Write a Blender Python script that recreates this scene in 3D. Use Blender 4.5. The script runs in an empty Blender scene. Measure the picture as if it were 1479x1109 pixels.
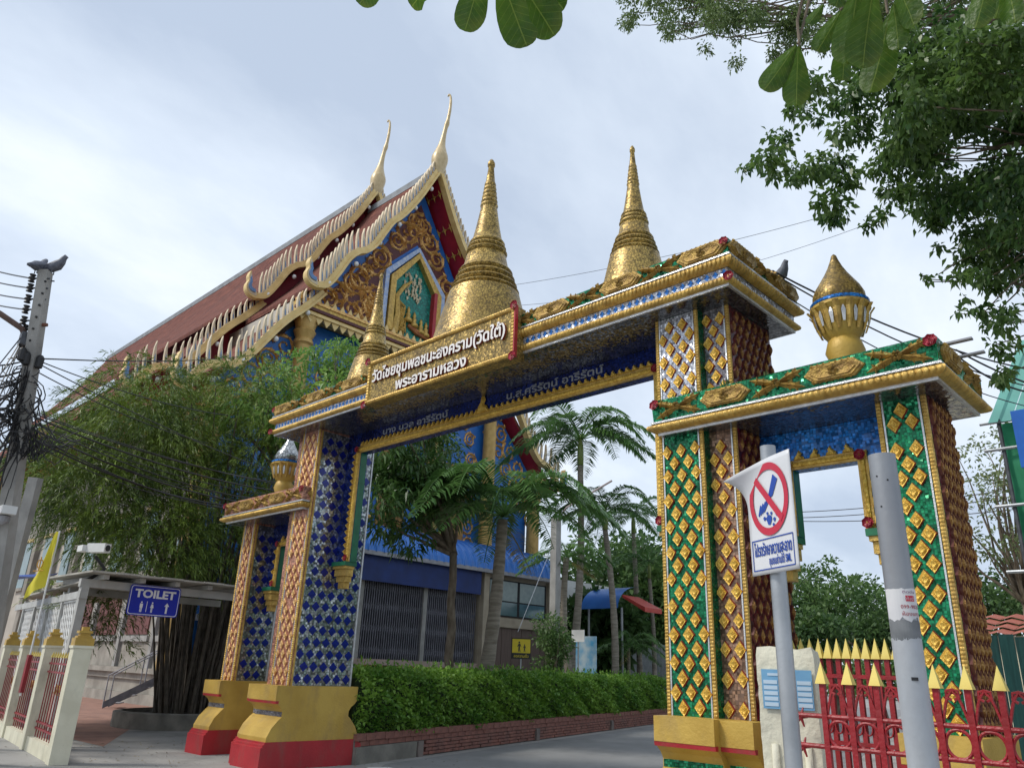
import bpy, bmesh, math, random
import numpy as np
from mathutils import Matrix, Vector
PI = math.pi
rnd = random.Random(11)
npr = np.random.default_rng(7)
sc = bpy.context.scene
col = sc.collection
# ------------------------------------------------------------------ camera
R = np.array([[0.7222457109874192, -0.21643937590636705, -0.6568981119759285],
              [0.6907076516965143, 0.2749227276827778, 0.6688351319206758],
              [0.03583396221692558, -0.9367878577141807, 0.3480580939887942]])
FPX, PW, PH = 1110.99, 1479., 1109.
EYE = np.array([0., 0., 1.6])
cd = bpy.data.cameras.new('camera')
cd.sensor_fit = 'HORIZONTAL'; cd.sensor_width = 36.; cd.lens = FPX/PW*36.
cd.clip_start = .05; cd.clip_end = 3000.
cam = bpy.data.objects.new('camera', cd); col.objects.link(cam)
mw = Matrix.Identity(4)
for i in range(3):
    mw[i][0] = R[i][0]; mw[i][1] = -R[i][1]; mw[i][2] = -R[i][2]; mw[i][3] = EYE[i]
cam.matrix_world = mw
sc.camera = cam
# ------------------------------------------------------------------ sky, sun, exposure
SUN_FROM = Vector((-.42, -.62, .80)).normalized()
SUN_EL = math.asin(SUN_FROM.z); SUN_AZ = math.atan2(SUN_FROM.x, SUN_FROM.y)
world = bpy.data.worlds.new('World'); sc.world = world; world.use_nodes = True
wt = world.node_tree; wt.nodes.clear()
def wn(t, **k):
    n = wt.nodes.new(t)
    for a, b in k.items(): setattr(n, a, b)
    return n
sky = wn('ShaderNodeTexSky', sky_type='NISHITA', sun_disc=False, sun_elevation=SUN_EL, sun_rotation=SUN_AZ)
bgA = wn('ShaderNodeBackground'); bgA.inputs[1].default_value = .09
bgB = wn('ShaderNodeBackground'); bgB.inputs[1].default_value = .96
tc = wn('ShaderNodeTexCoord'); sep = wn('ShaderNodeSeparateXYZ')
zz = wn('ShaderNodeMath', operation='ADD'); zz.inputs[1].default_value = .35
zm = wn('ShaderNodeMath', operation='MAXIMUM'); zm.inputs[1].default_value = .08
dx = wn('ShaderNodeMath', operation='DIVIDE'); dy = wn('ShaderNodeMath', operation='DIVIDE')
cmb = wn('ShaderNodeCombineXYZ')
n1 = wn('ShaderNodeTexNoise'); n1.inputs['Scale'].default_value = 1.15; n1.inputs['Detail'].default_value = 7; n1.inputs['Roughness'].default_value = .52; n1.inputs['Distortion'].default_value = .35
n2 = wn('ShaderNodeTexNoise'); n2.inputs['Scale'].default_value = 3.2; n2.inputs['Detail'].default_value = 8; n2.inputs['Roughness'].default_value = .6
mp = wn('ShaderNodeMapping'); mp.inputs['Scale'].default_value = (1., .55, 1.); mp.inputs['Rotation'].default_value = (0, 0, math.radians(35)); mp.inputs['Location'].default_value = (3.1, 1.7, 0)
L = wt.links.new
L(tc.outputs['Generated'], sep.inputs[0]); L(sep.outputs[2], zz.inputs[0]); L(zz.outputs[0], zm.inputs[0])
L(sep.outputs[0], dx.inputs[0]); L(zm.outputs[0], dx.inputs[1]); L(sep.outputs[1], dy.inputs[0]); L(zm.outputs[0], dy.inputs[1])
L(dx.outputs[0], cmb.inputs[0]); L(dy.outputs[0], cmb.inputs[1]); L(cmb.outputs[0], mp.inputs[0])
L(mp.outputs[0], n1.inputs[0]); L(mp.outputs[0], n2.inputs[0])
mixn = wn('ShaderNodeMix', data_type='FLOAT'); mixn.inputs[0].default_value = .3
L(n1.outputs[0], mixn.inputs[2]); L(n2.outputs[0], mixn.inputs[3])
rmp = wn('ShaderNodeValToRGB'); L(mixn.outputs[0], rmp.inputs[0])
e = rmp.color_ramp.elements
e[0].position = .40; e[0].color = (.35, .41, .505, 1)
e[1].position = .70; e[1].color = (.76, .785, .815, 1)
m_ = e.new(.54); m_.color = (.51, .57, .65, 1)
L(rmp.outputs[0], bgB.inputs[0]); L(sky.outputs[0], bgA.inputs[0])
mixs = wn('ShaderNodeMixShader'); mixs.inputs[0].default_value = .9
L(bgA.outputs[0], mixs.inputs[1]); L(bgB.outputs[0], mixs.inputs[2])
wo_ = wn('ShaderNodeOutputWorld'); L(mixs.outputs[0], wo_.inputs[0])
sd = bpy.data.lights.new('sun', 'SUN'); sd.energy = 1.5; sd.angle = math.radians(12); sd.color = (1., .95, .87)
sun = bpy.data.objects.new('sun', sd); col.objects.link(sun)
sun.rotation_euler = (-SUN_FROM).to_track_quat('-Z', 'Y').to_euler()
sun.location = SUN_FROM*60
sc.view_settings.view_transform = 'Standard'; sc.view_settings.look = 'None'
sc.view_settings.gamma = 1.; sc.view_settings.exposure = .78; sc.view_settings.use_curve_mapping = False
sc.cycles.use_denoising = True
sc.cycles.max_bounces = 6; sc.cycles.diffuse_bounces = 3; sc.cycles.glossy_bounces = 4; sc.cycles.transmission_bounces = 4; sc.cycles.transparent_max_bounces = 6
# ------------------------------------------------------------------ pixel helpers (direction only; distance given by what it touches)
def ray(x, y):
    v = R @ np.array([x-PW/2, y-PH/2, FPX]); return v/np.linalg.norm(v)
def at(x, y, d): return Vector(EYE+ray(x, y)*d)
def onz(x, y, z): v = ray(x, y); return Vector(EYE+v*(z-1.6)/v[2])
def ony(x, y, Y): v = ray(x, y); return Vector(EYE+v*Y/v[1])
def onx(x, y, X): v = ray(x, y); return Vector(EYE+v*X/v[0])
# ------------------------------------------------------------------ object helpers
WM = {}
def _place(o, parent, M):
    col.objects.link(o)
    if parent is not None:
        o.parent = parent; o.matrix_parent_inverse = WM[parent.name].inverted()
    o.matrix_basis = M; WM[o.name] = M.copy()
    return o
def tag(o, label=None, cat=None, group=None, kind=None):
    if label: o['label'] = label
    if cat: o['category'] = cat
    if group: o['group'] = group
    if kind: o['kind'] = kind
    return o
def thing(name, label, cat, loc=(0, 0, 0), rz=0., group=None):
    o = bpy.data.objects.new(name, None); o.empty_display_size = .2
    _place(o, None, Matrix.Translation(Vector(loc)) @ Matrix.Rotation(rz, 4, 'Z'))
    return tag(o, label, cat, group)
def obj(name, mesh, parent=None, M=None, local=False):
    """link mesh as one object; M is its world matrix (or local to the parent with local=True)"""
    o = bpy.data.objects.new(name, mesh)
    M = Matrix.Identity(4) if M is None else M
    if local and parent is not None: M = WM[parent.name] @ M
    return _place(o, parent, M)
def dup(o, M, parent=None, base=None):
    """copy a thing with its parts; M world matrix of the copy's root"""
    c = o.copy(); col.objects.link(c)
    if parent is None:
        c.matrix_basis = M
    else:
        c.parent = parent
    WM[c.name] = M.copy() if parent is None else WM[o.name]
    for ch in [x for x in bpy.data.objects if x.parent == o]:
        dup(ch, M, c)
    return c
class MB:
    """collects shapes for one mesh"""
    def __init__(s): s.v = []; s.f = []; s.m = []; s.n = 0
    def add(s, V, F, m=0):
        n = len(s.v)
        s.v.extend([tuple(p) for p in V]); s.f.extend([tuple(i+n for i in f) for f in F]); s.m.extend([m]*len(F))
        return s
    def box(s, x0, x1, y0, y1, z0, z1, m=0, M=None):
        V = [Vector((x, y, z)) for z in (z0, z1) for y in (y0, y1) for x in (x0, x1)]
        if M is not None: V = [M @ p for p in V]
        return s.add(V, [(0, 2, 3, 1), (4, 5, 7, 6), (0, 1, 5, 4), (2, 6, 7, 3), (0, 4, 6, 2), (1, 3, 7, 5)], m)
    def cbox(s, c, d, m=0, M=None):
        return s.box(c[0]-d[0]/2, c[0]+d[0]/2, c[1]-d[1]/2, c[1]+d[1]/2, c[2]-d[2]/2, c[2]+d[2]/2, m, M)
    def tube(s, pts, rad, k=8, m=0, cap=True):
        pts = [Vector(p) for p in pts]; n = len(pts)
        rad = [rad]*n if not hasattr(rad, '__len__') else rad
        V = []; up = None
        for i, p in enumerate(pts):
            t = (pts[min(i+1, n-1)]-pts[max(i-1, 0)]).normalized()
            if up is None or abs(t.dot(up)) > .98: up = Vector((0, 0, 1)) if abs(t.z) < .9 else Vector((1, 0, 0))
            a = t.cross(up).normalized(); b = a.cross(t).normalized(); up = b
            for j in range(k):
                w = 2*PI*j/k; V.append(p+(a*math.cos(w)+b*math.sin(w))*rad[i])
        F = [(i*k+j, i*k+(j+1) % k, (i+1)*k+(j+1) % k, (i+1)*k+j) for i in range(n-1) for j in range(k)]
        if cap: F += [tuple(range(k))[::-1], tuple((n-1)*k+j for j in range(k))]
        return s.add(V, F, m)
    def lathe(s, prof, c=(0, 0, 0), k=24, m=0, flute=0, amp=0.):
        V = []; n = len(prof)
        for r, z in prof:
            for j in range(k):
                w = 2*PI*j/k; rr = r*(1+amp*math.cos(w*flute)) if flute else r
                V.append((c[0]+rr*math.cos(w), c[1]+rr*math.sin(w), c[2]+z))
        F = [(i*k+j, i*k+(j+1) % k, (i+1)*k+(j+1) % k, (i+1)*k+j) for i in range(n-1) for j in range(k)]
        F += [tuple(range(k))[::-1], tuple((n-1)*k+j for j in range(k))]
        return s.add(V, F, m)
    def prism(s, poly, ax, a0, a1, m=0):
        """poly: 2D points in the two axes other than ax (in order), extruded from a0 to a1 along ax"""
        def P(q, a): return {'x': (a, q[0], q[1]), 'y': (q[0], a, q[1]), 'z': (q[0], q[1], a)}[ax]
        n = len(poly); V = [P(q, a0) for q in poly]+[P(q, a1) for q in poly]
        F = [tuple(range(n))[::-1], tuple(range(n, 2*n))]+[(i, (i+1) % n, n+(i+1) % n, n+i) for i in range(n)]
        return s.add(V, F, m)
    def mesh(s, name, mats, smooth=False):
        me = bpy.data.meshes.new(name); me.from_pydata(s.v, [], s.f)
        for x in (mats if isinstance(mats, (list, tuple)) else [mats]): me.materials.append(x)
        if any(s.m): me.polygons.foreach_set('material_index', s.m)
        bm = bmesh.new(); bm.from_mesh(me); bmesh.ops.recalc_face_normals(bm, faces=bm.faces); bm.to_mesh(me); bm.free()
        if smooth:
            me.polygons.foreach_set('use_smooth', [True]*len(me.polygons))
            if smooth is not True: me.set_sharp_from_angle(angle=math.radians(smooth))
        return me
    def obj(s, name, mats, parent=None, smooth=False, M=None): return obj(name, s.mesh(name, mats, smooth), parent, M)
def np_mesh(name, V, F, mat, smooth=False):
    V = np.asarray(V, np.float32).reshape(-1, 3); F = np.asarray(F, np.int32); k = F.shape[1]; nf = len(F)
    me = bpy.data.meshes.new(name); me.vertices.add(len(V)); me.vertices.foreach_set('co', V.ravel())
    me.loops.add(nf*k); me.loops.foreach_set('vertex_index', F.ravel())
    me.polygons.add(nf); me.polygons.foreach_set('loop_start', np.arange(nf, dtype=np.int32)*k); me.polygons.foreach_set('loop_total', np.full(nf, k, np.int32))
    me.update(calc_edges=True); me.materials.append(mat)
    if smooth: me.polygons.foreach_set('use_smooth', [True]*nf)
    return me
# ------------------------------------------------------------------ materials
def mat(name, c1, c2=None, rough=.6, metal=0., ns=6., bump=0., bs=80., mosaic=0., glit=.0, island=False, transl=0., dirt=0., dcol=(.05, .045, .04), dscale=1.6, spec=.5, ramp=(.35, .65), stretch=None, mvar=.35):
    m = bpy.data.materials.new(name); m.use_nodes = True; t = m.node_tree; t.nodes.clear()
    def N(ty, **k):
        n = t.nodes.new(ty)
        for a, b in k.items(): setattr(n, a, b)
        return n
    lk = t.links.new
    out = N('ShaderNodeOutputMaterial'); b = N('ShaderNodeBsdfPrincipled')
    b.inputs['Roughness'].default_value = rough; b.inputs['Metallic'].default_value = metal; b.inputs['Specular IOR Level'].default_value = spec
    c2 = c2 or tuple(x*.8 for x in c1); c1 = (*c1, 1); c2 = (*c2, 1)
    tco = N('ShaderNodeTexCoord'); src = tco.outputs['Object']
    if stretch:
        mpn = N('ShaderNodeMapping'); mpn.inputs['Scale'].default_value = stretch; lk(src, mpn.inputs[0]); src = mpn.outputs[0]
    mx = N('ShaderNodeMix', data_type='RGBA'); mx.inputs[6].default_value = c1; mx.inputs[7].default_value = c2
    if island:
        g = N('ShaderNodeNewGeometry'); nz = N('ShaderNodeTexNoise'); nz.inputs['Scale'].default_value = 1.1; nz.inputs['Detail'].default_value = 3; lk(tco.outputs['Object'], nz.inputs[0])
        q1 = N('ShaderNodeMath', operation='MULTIPLY_ADD'); lk(nz.outputs[0], q1.inputs[0]); q1.inputs[1].default_value = 1.9; q1.inputs[2].default_value = -.75
        q2 = N('ShaderNodeMath', operation='MULTIPLY_ADD', use_clamp=True); lk(g.outputs['Random Per Island'], q2.inputs[0]); q2.inputs[1].default_value = .6; lk(q1.outputs[0], q2.inputs[2]); lk(q2.outputs[0], mx.inputs[0])
    else:
        nz = N('ShaderNodeTexNoise'); nz.inputs['Scale'].default_value = ns; nz.inputs['Detail'].default_value = 5; lk(src, nz.inputs[0])
        mr = N('ShaderNodeMapRange'); mr.inputs[1].default_value = ramp[0]; mr.inputs[2].default_value = ramp[1]; lk(nz.outputs[0], mr.inputs[0]); lk(mr.outputs[0], mx.inputs[0])
    cur = mx.outputs[2]; nrm = None
    if mosaic:
        vo = N('ShaderNodeTexVoronoi', distance='CHEBYCHEV'); vo.inputs['Scale'].default_value = mosaic; vo.inputs['Randomness'].default_value = .55; lk(tco.outputs['Object'], vo.inputs['Vector'])
        sp = N('ShaderNodeSeparateXYZ'); lk(vo.outputs['Color'], sp.inputs[0])
        mm = N('ShaderNodeMapRange'); mm.inputs[3].default_value = 1-mvar; mm.inputs[4].default_value = 1+mvar*.6; lk(sp.outputs[0], mm.inputs[0])
        hs = N('ShaderNodeVectorMath', operation='SCALE'); lk(cur, hs.inputs[0]); lk(mm.outputs[0], hs.inputs['Scale'])
        # joints between tesserae
        jr = N('ShaderNodeMapRange'); jr.inputs[1].default_value = .36; jr.inputs[2].default_value = .46; jr.inputs[3].default_value = 1.; jr.inputs[4].default_value = .45; lk(vo.outputs['Distance'], jr.inputs[0])
        h2 = N('ShaderNodeVectorMath', operation='SCALE'); lk(hs.outputs[0], h2.inputs[0]); lk(jr.outputs[0], h2.inputs['Scale']); cur = h2.outputs[0]
        if glit:
            sb = N('ShaderNodeVectorMath', operation='SUBTRACT'); sb.inputs[1].default_value = (.5, .5, .5); lk(vo.outputs['Color'], sb.inputs[0])
            s2 = N('ShaderNodeVectorMath', operation='SCALE'); s2.inputs['Scale'].default_value = glit; lk(sb.outputs[0], s2.inputs[0])
            g2 = N('ShaderNodeNewGeometry'); ad = N('ShaderNodeVectorMath', operation='ADD'); lk(g2.outputs['Normal'], ad.inputs[0]); lk(s2.outputs[0], ad.inputs[1])
            nn = N('ShaderNodeVectorMath', operation='NORMALIZE'); lk(ad.outputs[0], nn.inputs[0]); nrm = nn.outputs[0]
    if dirt:
        dz = N('ShaderNodeTexNoise'); dz.inputs['Scale'].default_value = dscale; dz.inputs['Detail'].default_value = 9; dz.inputs['Roughness'].default_value = .65
        dm = N('ShaderNodeMapping'); dm.inputs['Scale'].default_value = (1, 1, .45); lk(tco.outputs['Object'], dm.inputs[0]); lk(dm.outputs[0], dz.inputs[0])
        dr = N('ShaderNodeMapRange'); dr.inputs[1].default_value = .5; dr.inputs[2].default_value = .72; dr.inputs[4].default_value = dirt; lk(dz.outputs[0], dr.inputs[0])
        dmx = N('ShaderNodeMix', data_type='RGBA'); lk(dr.outputs[0], dmx.inputs[0]); lk(cur, dmx.inputs[6]); dmx.inputs[7].default_value = (*dcol, 1); cur = dmx.outputs[2]
    lk(cur, b.inputs['Base Color'])
    if bump:
        bz = N('ShaderNodeTexNoise'); bz.inputs['Scale'].default_value = bs; bz.inputs['Detail'].default_value = 4; lk(src, bz.inputs[0])
        bp = N('ShaderNodeBump'); bp.inputs['Strength'].default_value = bump; bp.inputs['Distance'].default_value = .02; lk(bz.outputs[0], bp.inputs['Height'])
        if nrm is not None: lk(nrm, bp.inputs['Normal'])
        nrm = bp.outputs[0]
    if nrm is not None: lk(nrm, b.inputs['Normal'])
    if transl:
        tr = N('ShaderNodeBsdfTranslucent'); lk(cur, tr.inputs[0]); ms = N('ShaderNodeMixShader'); ms.inputs[0].default_value = transl
        lk(b.outputs[0], ms.inputs[1]); lk(tr.outputs[0], ms.inputs[2]); lk(ms.outputs[0], out.inputs[0])
    else: lk(b.outputs[0], out.inputs[0])
    return m
GOLD = mat('gold_mosaic', (.54, .37, .105), (.40, .26, .065), .42, .45, ns=3, mosaic=36, glit=.24, dirt=.9, mvar=.5, dcol=(.13, .085, .03), dscale=1.8)
GOLDR = mat('gold_relief', (.86, .58, .12), (.60, .36, .05), .4, .45, ns=22, bump=.6, bs=70, dirt=.3, dcol=(.2, .1, .03), dscale=5)
GOLDB = mat('gold_trim', (.66, .44, .115), (.44, .27, .06), .42, .45, ns=11, bump=.4, bs=60, dirt=.65, dcol=(.19, .12, .055), dscale=2.8)
OCHRE = mat('gold_paint', (.56, .37, .075), (.45, .285, .05), .5, .12, ns=2.2, bump=.25, bs=30, dirt=.6, dcol=(.27, .185, .085), dscale=2.6)
REDP = mat('red_gloss_paint', (.42, .022, .03), (.34, .018, .025), .45, ns=3, bump=.2, bs=30, dirt=.7, dcol=(.21, .075, .06), dscale=3.2)
REDS = mat('dark_red_mosaic', (.16, .012, .02), (.10, .008, .012), .35, .1, ns=5, mosaic=26, glit=.2, dirt=.2)
REDE = mat('stud_red_edge', (.30, .035, .02), (.2, .02, .015), .5)
GOLDW = mat('weathered_gold_relief', (.52, .34, .08), (.26, .15, .04), .45, .4, ns=16, bump=.7, bs=60, dirt=.75, dcol=(.09, .065, .035), dscale=3)
GREENM = mat('green_mirror_mosaic', (.02, .34, .14), (.01, .16, .07), .16, .55, ns=5, mosaic=38, glit=.5)
WHITEM = mat('silver_white_mosaic', (.72, .74, .80), (.58, .60, .68), .2, .4, ns=4, mosaic=36, glit=.4, dirt=.2)
GREYM = mat('weathered_silver_mosaic', (.34, .34, .36), (.22, .20, .22), .3, .4, ns=4, mosaic=36, glit=.4, dirt=.3)
PINKM = mat('copper_pink_mosaic', (.42, .25, .16), (.28, .16, .10), .35, .3, ns=5, mosaic=30, glit=.3, dirt=.2)
SALM = mat('salmon_mosaic', (.62, .30, .20), (.48, .20, .13), .35, .2, ns=6, mosaic=30, glit=.3, dirt=.2)
MIRR = mat('silver_mirror_mosaic', (.55, .57, .58), (.40, .41, .40), .18, .7, ns=2.5, mosaic=24, glit=.16, dirt=.45, dcol=(.16, .15, .13), dscale=2.5)
BLUET = mat('cobalt_tile', (.012, .022, .26), (.008, .014, .15), .18, .2, island=False, ns=8)
BLUEM = mat('deep_blue_mirror', (.012, .04, .28), (.01, .02, .14), .16, .5, ns=3, mosaic=30, glit=.12)
BLUEB = mat('bright_blue_mosaic', (.025, .30, .90), (.015, .17, .62), .25, .2, ns=4, mosaic=30, glit=.25)
SOFF = mat('soffit_mirror', (.36, .37, .40), (.24, .25, .27), .14, .8, ns=3, mosaic=30, glit=.16, dirt=.5, dcol=(.06, .06, .06))
SILV = mat('silver_edge', (.66, .67, .68), (.5, .5, .5), .3, .6, ns=12, bump=.3)
ROSE = mat('rose_red', (.42, .03, .06), (.30, .015, .03), .4)
LEAFG = mat('enamel_green', (.018, .17, .075), (.012, .11, .05), .35)
WPAINT = mat('white_paint', (.74, .74, .72), (.64, .64, .62), .5, ns=3, dirt=.2, dcol=(.4, .39, .36))
CREAM = mat('cream_paint', (.70, .67, .52), (.60, .57, .43), .6, ns=3, bump=.15, bs=50, dirt=.55, dcol=(.30, .29, .22), dscale=2.5)
CONC = mat('concrete', (.36, .35, .33), (.27, .265, .25), .85, ns=3, bump=.3, bs=40, dirt=.5, dcol=(.12, .115, .11))
CONCD = mat('weathered_concrete', (.25, .235, .20), (.15, .14, .12), .9, ns=3, bump=.4, bs=30, dirt=.5)
STEEL = mat('galvanised_steel', (.42, .44, .46), (.33, .35, .37), .42, .55, ns=7, bump=.05)
GSTEEL = mat('grey_painted_steel', (.33, .33, .35), (.26, .26, .28), .5, .1, ns=5, dirt=.25)
DARK = mat('dark_interior', (.02, .02, .022), (.012, .012, .013), .8)  # near-black colour standing in for shade inside rooms, recesses and holes
BLACK = mat('black_rubber', (.018, .018, .02), (.012, .012, .013), .55)
IRONG = mat('dark_iron', (.10, .105, .115), (.06, .062, .07), .5, .3, ns=8)
BARK = mat('bark', (.22, .18, .135), (.11, .085, .06), .95, ns=9, bump=.8, bs=25, stretch=(1, 1, .35))
PALMB = mat('palm_bark', (.30, .27, .22), (.17, .145, .11), .9, ns=5, bump=.5, bs=20, stretch=(.5, .5, 3))
# ------------------------------------------------------------------ ground
def sheet(name, pts, z, m, kind='structure', parent=None):
    o = MB().add([(p[0], p[1], z) for p in pts], [tuple(range(len(pts)))]).obj(name, m, parent)
    return tag(o, kind=kind) if parent is None else o
GROUND = mat('ground_concrete', (.34, .33, .31), (.25, .243, .23), .92, ns=.8, bump=.5, bs=22, dirt=.7, dcol=(.12, .118, .11), dscale=.9, ramp=(.3, .7))
ROADM = mat('worn_asphalt', (.235, .235, .232), (.185, .186, .186), .9, ns=.9, bump=.6, bs=60, dirt=.6, dcol=(.10, .10, .10), dscale=.7, ramp=(.3, .7))
PINKP = mat('red_brick_paving', (.36, .20, .15), (.27, .15, .115), .9, ns=2.5, bump=.3, bs=30, dirt=.5, dcol=(.14, .10, .085), dscale=.8)
sheet('ground', [(-900, -900), (900, -900), (900, 900), (-900, 900)], 0., GROUND)
sheet('road', [(-11.2, 4.), (-5., 4.), (-5., 11.), (-9.6, 26.), (-20., 60.), (-30., 60.), (-16.62, 25.4), (-11.75, 9.2), (-11.2, 8.6)], .004, ROADM)
sheet('forecourt_paving', [(-16.3, 6.15), (-20.5, 8.35), (-24., 10.5), (-24., 12.), (-60., 12.), (-60., 5.4)], .004, PINKP)
sheet('painted_road_line', [(-10.9, 8.42), (-10.7, 8.9), (-11.35, 8.95), (-11.5, 8.6)], .008, WPAINT)
# loose dry leaves and grit near the gate, too many to count
V = []; F = []
for i in range(700):
    x = npr.uniform(-17, -5.2); y = npr.uniform(4.2, 11); s = npr.uniform(.012, .035); a = npr.uniform(0, 6.3)
    c, s_ = math.cos(a)*s, math.sin(a)*s; n = len(V)
    V += [(x+c, y+s_, .012), (x-s_*.5, y+c*.5, .02), (x-c, y-s_, .013), (x+s_*.5, y-c*.5, .012)]; F.append((n, n+1, n+2, n+3))
tag(obj('leaf_litter', np_mesh('leaf_litter', V, F, mat('dry_leaf', (.30, .24, .14), (.16, .13, .08), .9, island=True))), 'dry fallen leaves scattered over the concrete in front of the gate', 'leaf litter', kind='stuff')
# ------------------------------------------------------------------ gate
GC = -8.38; ZB = 1.23; ZL = 4.15; ZLT = 4.56; ZC = 5.63; ZCT = 6.2
PIN, PWID, WWID, OIN, OWID = 3.64, .58, .335, 5.97, .46
YP, YPB, YW, YWB, YO, YOB, YF = 7.28, 8.50, 7.40, 8.40, 7.50, 8.20, 7.90
gate = thing('temple_gate', 'ornate temple gateway covered in gold relief and mirror mosaic with three spires', 'gate', (GC, 7.8, 0))
def sx(s, off): return GC+s*off
def span(s, a, b): return tuple(sorted((sx(s, a), sx(s, b))))
def lozenge_mesh(name, w, h, t=.03):
    m = MB(); P = [(0, h/2), (w/2, 0), (0, -h/2), (-w/2, 0)]
    V = [(x, 0, z) for x, z in P]+[(x*.88, -t*.8, z*.88) for x, z in P]+[(x*.62, -t*.55, z*.62) for x, z in P]+[(x*.42, -t*1.25, z*.42) for x, z in P]+[(0, -t*1.0, 0)]
    # diagonal petals
    F = []; mi = []
    for r in range(3):
        for j in range(4): F.append((r*4+j, r*4+(j+1) % 4, r*4+4+(j+1) % 4, r*4+4+j)); mi.append(1 if r == 0 else 0)
    for j in range(4): F.append((12+j, 12+(j+1) % 4, 16)); mi.append(0)
    m.add(V, F); m.m = mi
    n0 = len(m.v)
    for j in range(4):   # four small petals between the arms
        a = PI/4+j*PI/2; cx, cz = math.cos(a)*w*.17, math.sin(a)*h*.17; r = w*.085
        m.add([(cx+r, -t*.6, cz), (cx, -t*.6, cz+r), (cx-r, -t*.6, cz), (cx, -t*.6, cz-r), (cx, -t*1.35, cz)], [(0, 1, 4), (1, 2, 4), (2, 3, 4), (3, 0, 4)])
    return m.mesh(name, [GOLDR, REDE])
LOZ = lozenge_mesh('gold_lozenge', .138, .182, .026)
SALE = mat('stud_salmon_edge', (.50, .22, .12), (.38, .15, .09), .5); SALG = mat('rose_gold_relief', (.86, .58, .24), (.62, .36, .14), .42, .4, ns=22, bump=.5, bs=70, dirt=.2, dcol=(.4, .18, .1), dscale=5)
LOZL = LOZ.copy(); LOZL.materials[0] = SALG; LOZL.materials[1] = SALE
LOZ2 = lozenge_mesh('gold_lozenge_small', .11, .165)
def loz_spots(w, h, pu=.18, pv=.28, du=.0):
    out = []; nr = int(h/(pv/2))
    for r in range(nr):
        v = pv/4+r*pv/2
        if v > h-.03: break
        n = int(w/pu)+2
        for k in range(-n, n+1):
            u = k*pu+(pu/2 if r % 2 == 0 else 0)+du
            if abs(u) <= w/2-.012: out.append((u, v))
    return out
def face_matrix(o, ux):
    """matrix whose local x runs along ux, local -y is the outward normal, local z is up"""
    u = Vector(ux).normalized(); z = Vector((0, 0, 1)); y = z.cross(u)
    M = Matrix.Identity(4)
    for i in range(3): M[i][0] = u[i]; M[i][1] = y[i]; M[i][2] = z[i]; M[i][3] = o[i]
    return M
def lozenges(parent, org, ux, w, h, mesh=LOZ, single=True, **k):
    M0 = face_matrix(org, ux); sp = loz_spots(w, h, **k)
    if single:
        for u, v in sp:
            if rnd.random() < .018: continue
            k = rnd.uniform(.95, 1.05); obj('lozenge', mesh, parent, M0 @ Matrix.Translation((u+rnd.uniform(-.005, .005), 0, v+rnd.uniform(-.006, .006))) @ Matrix.Rotation(rnd.uniform(-.06, .06), 4, 'Y') @ Matrix.Diagonal((k, rnd.uniform(.8, 1.15), k, 1)))
    else:
        mb = MB(); vs = [v.co.copy() for v in mesh.vertices]; fs = [tuple(p.vertices) for p in mesh.polygons]; mi = [p.material_index for p in mesh.polygons]
        for u, v in sp:
            T = M0 @ Matrix.Translation((u, 0, v)); a = len(mb.m); mb.add([T @ q for q in vs], fs); mb.m[a:] = mi
        tag(mb.obj('lozenge_field', [REDGOLD, REDD], parent), kind='stuff')
REDD = mat('stud_maroon_edge', (.13, .035, .02), (.09, .02, .015), .5)
REDGOLD = mat('dark_red_gold_relief', (.44, .25, .07), (.22, .09, .03), .42, .45, ns=16, bump=.6, bs=70, dirt=.4, dcol=(.09, .02, .015), dscale=4)  # darker, browner gold for the studs on the pillar sides
def rope(mb, p0, p1, out, w, d, pitch=.034, m=0):
    """beaded half-round strip from p0 to p1, standing proud of its face along out"""
    p0, p1, out = Vector(p0), Vector(p1), Vector(out).normalized(); t = (p1-p0); Ln = t.length; t.normalize(); s = t.cross(out)
    n = max(4, int(Ln/pitch)*4); K = 5; V = []
    for i in range(n+1):
        q = .72+.28*abs(math.sin(PI*i/4.))
        for k in range(K):
            a = PI*k/(K-1); V.append(p0+t*(Ln*i/n)+s*(math.cos(a)*w/2*(.85+.15*q))+out*(math.sin(a)*d*q))
    F = [(i*K+k, i*K+k+1, (i+1)*K+k+1, (i+1)*K+k) for i in range(n) for k in range(K-1)]
    return mb.add(V, F, m)
def pillar(s, x0, x1, y0, y1, z0, z1, front, sidecol, inner, name='pillar', lab=None):
    """one shaft: core, front field, side field, borders; s=+1 is the right half of the gate"""
    core = MB().box(x0, x1, y0, y1, z0, z1).obj(name, front, gate)
    if lab: core['label'] = lab
    return core
def borders(parent, x0, x1, yf, z0, z1, side=None, w=.052, left=True, right=True):
    for x, on in ((x0+w/2, left), (x1-w/2, right)):
        if not on: continue
        mb = MB(); rope(mb, (x, yf, z0), (x, yf, z1), (0, -1, 0), w, .028); mb.obj('border', GOLDB, parent)
    for x, on in ((x0+w+.01, left), (x1-w-.01, right)):
        if on: MB().box(x-.008, x+.008, yf-.014, yf, z0, z1).obj('silver_fillet', SILV, parent)
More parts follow.
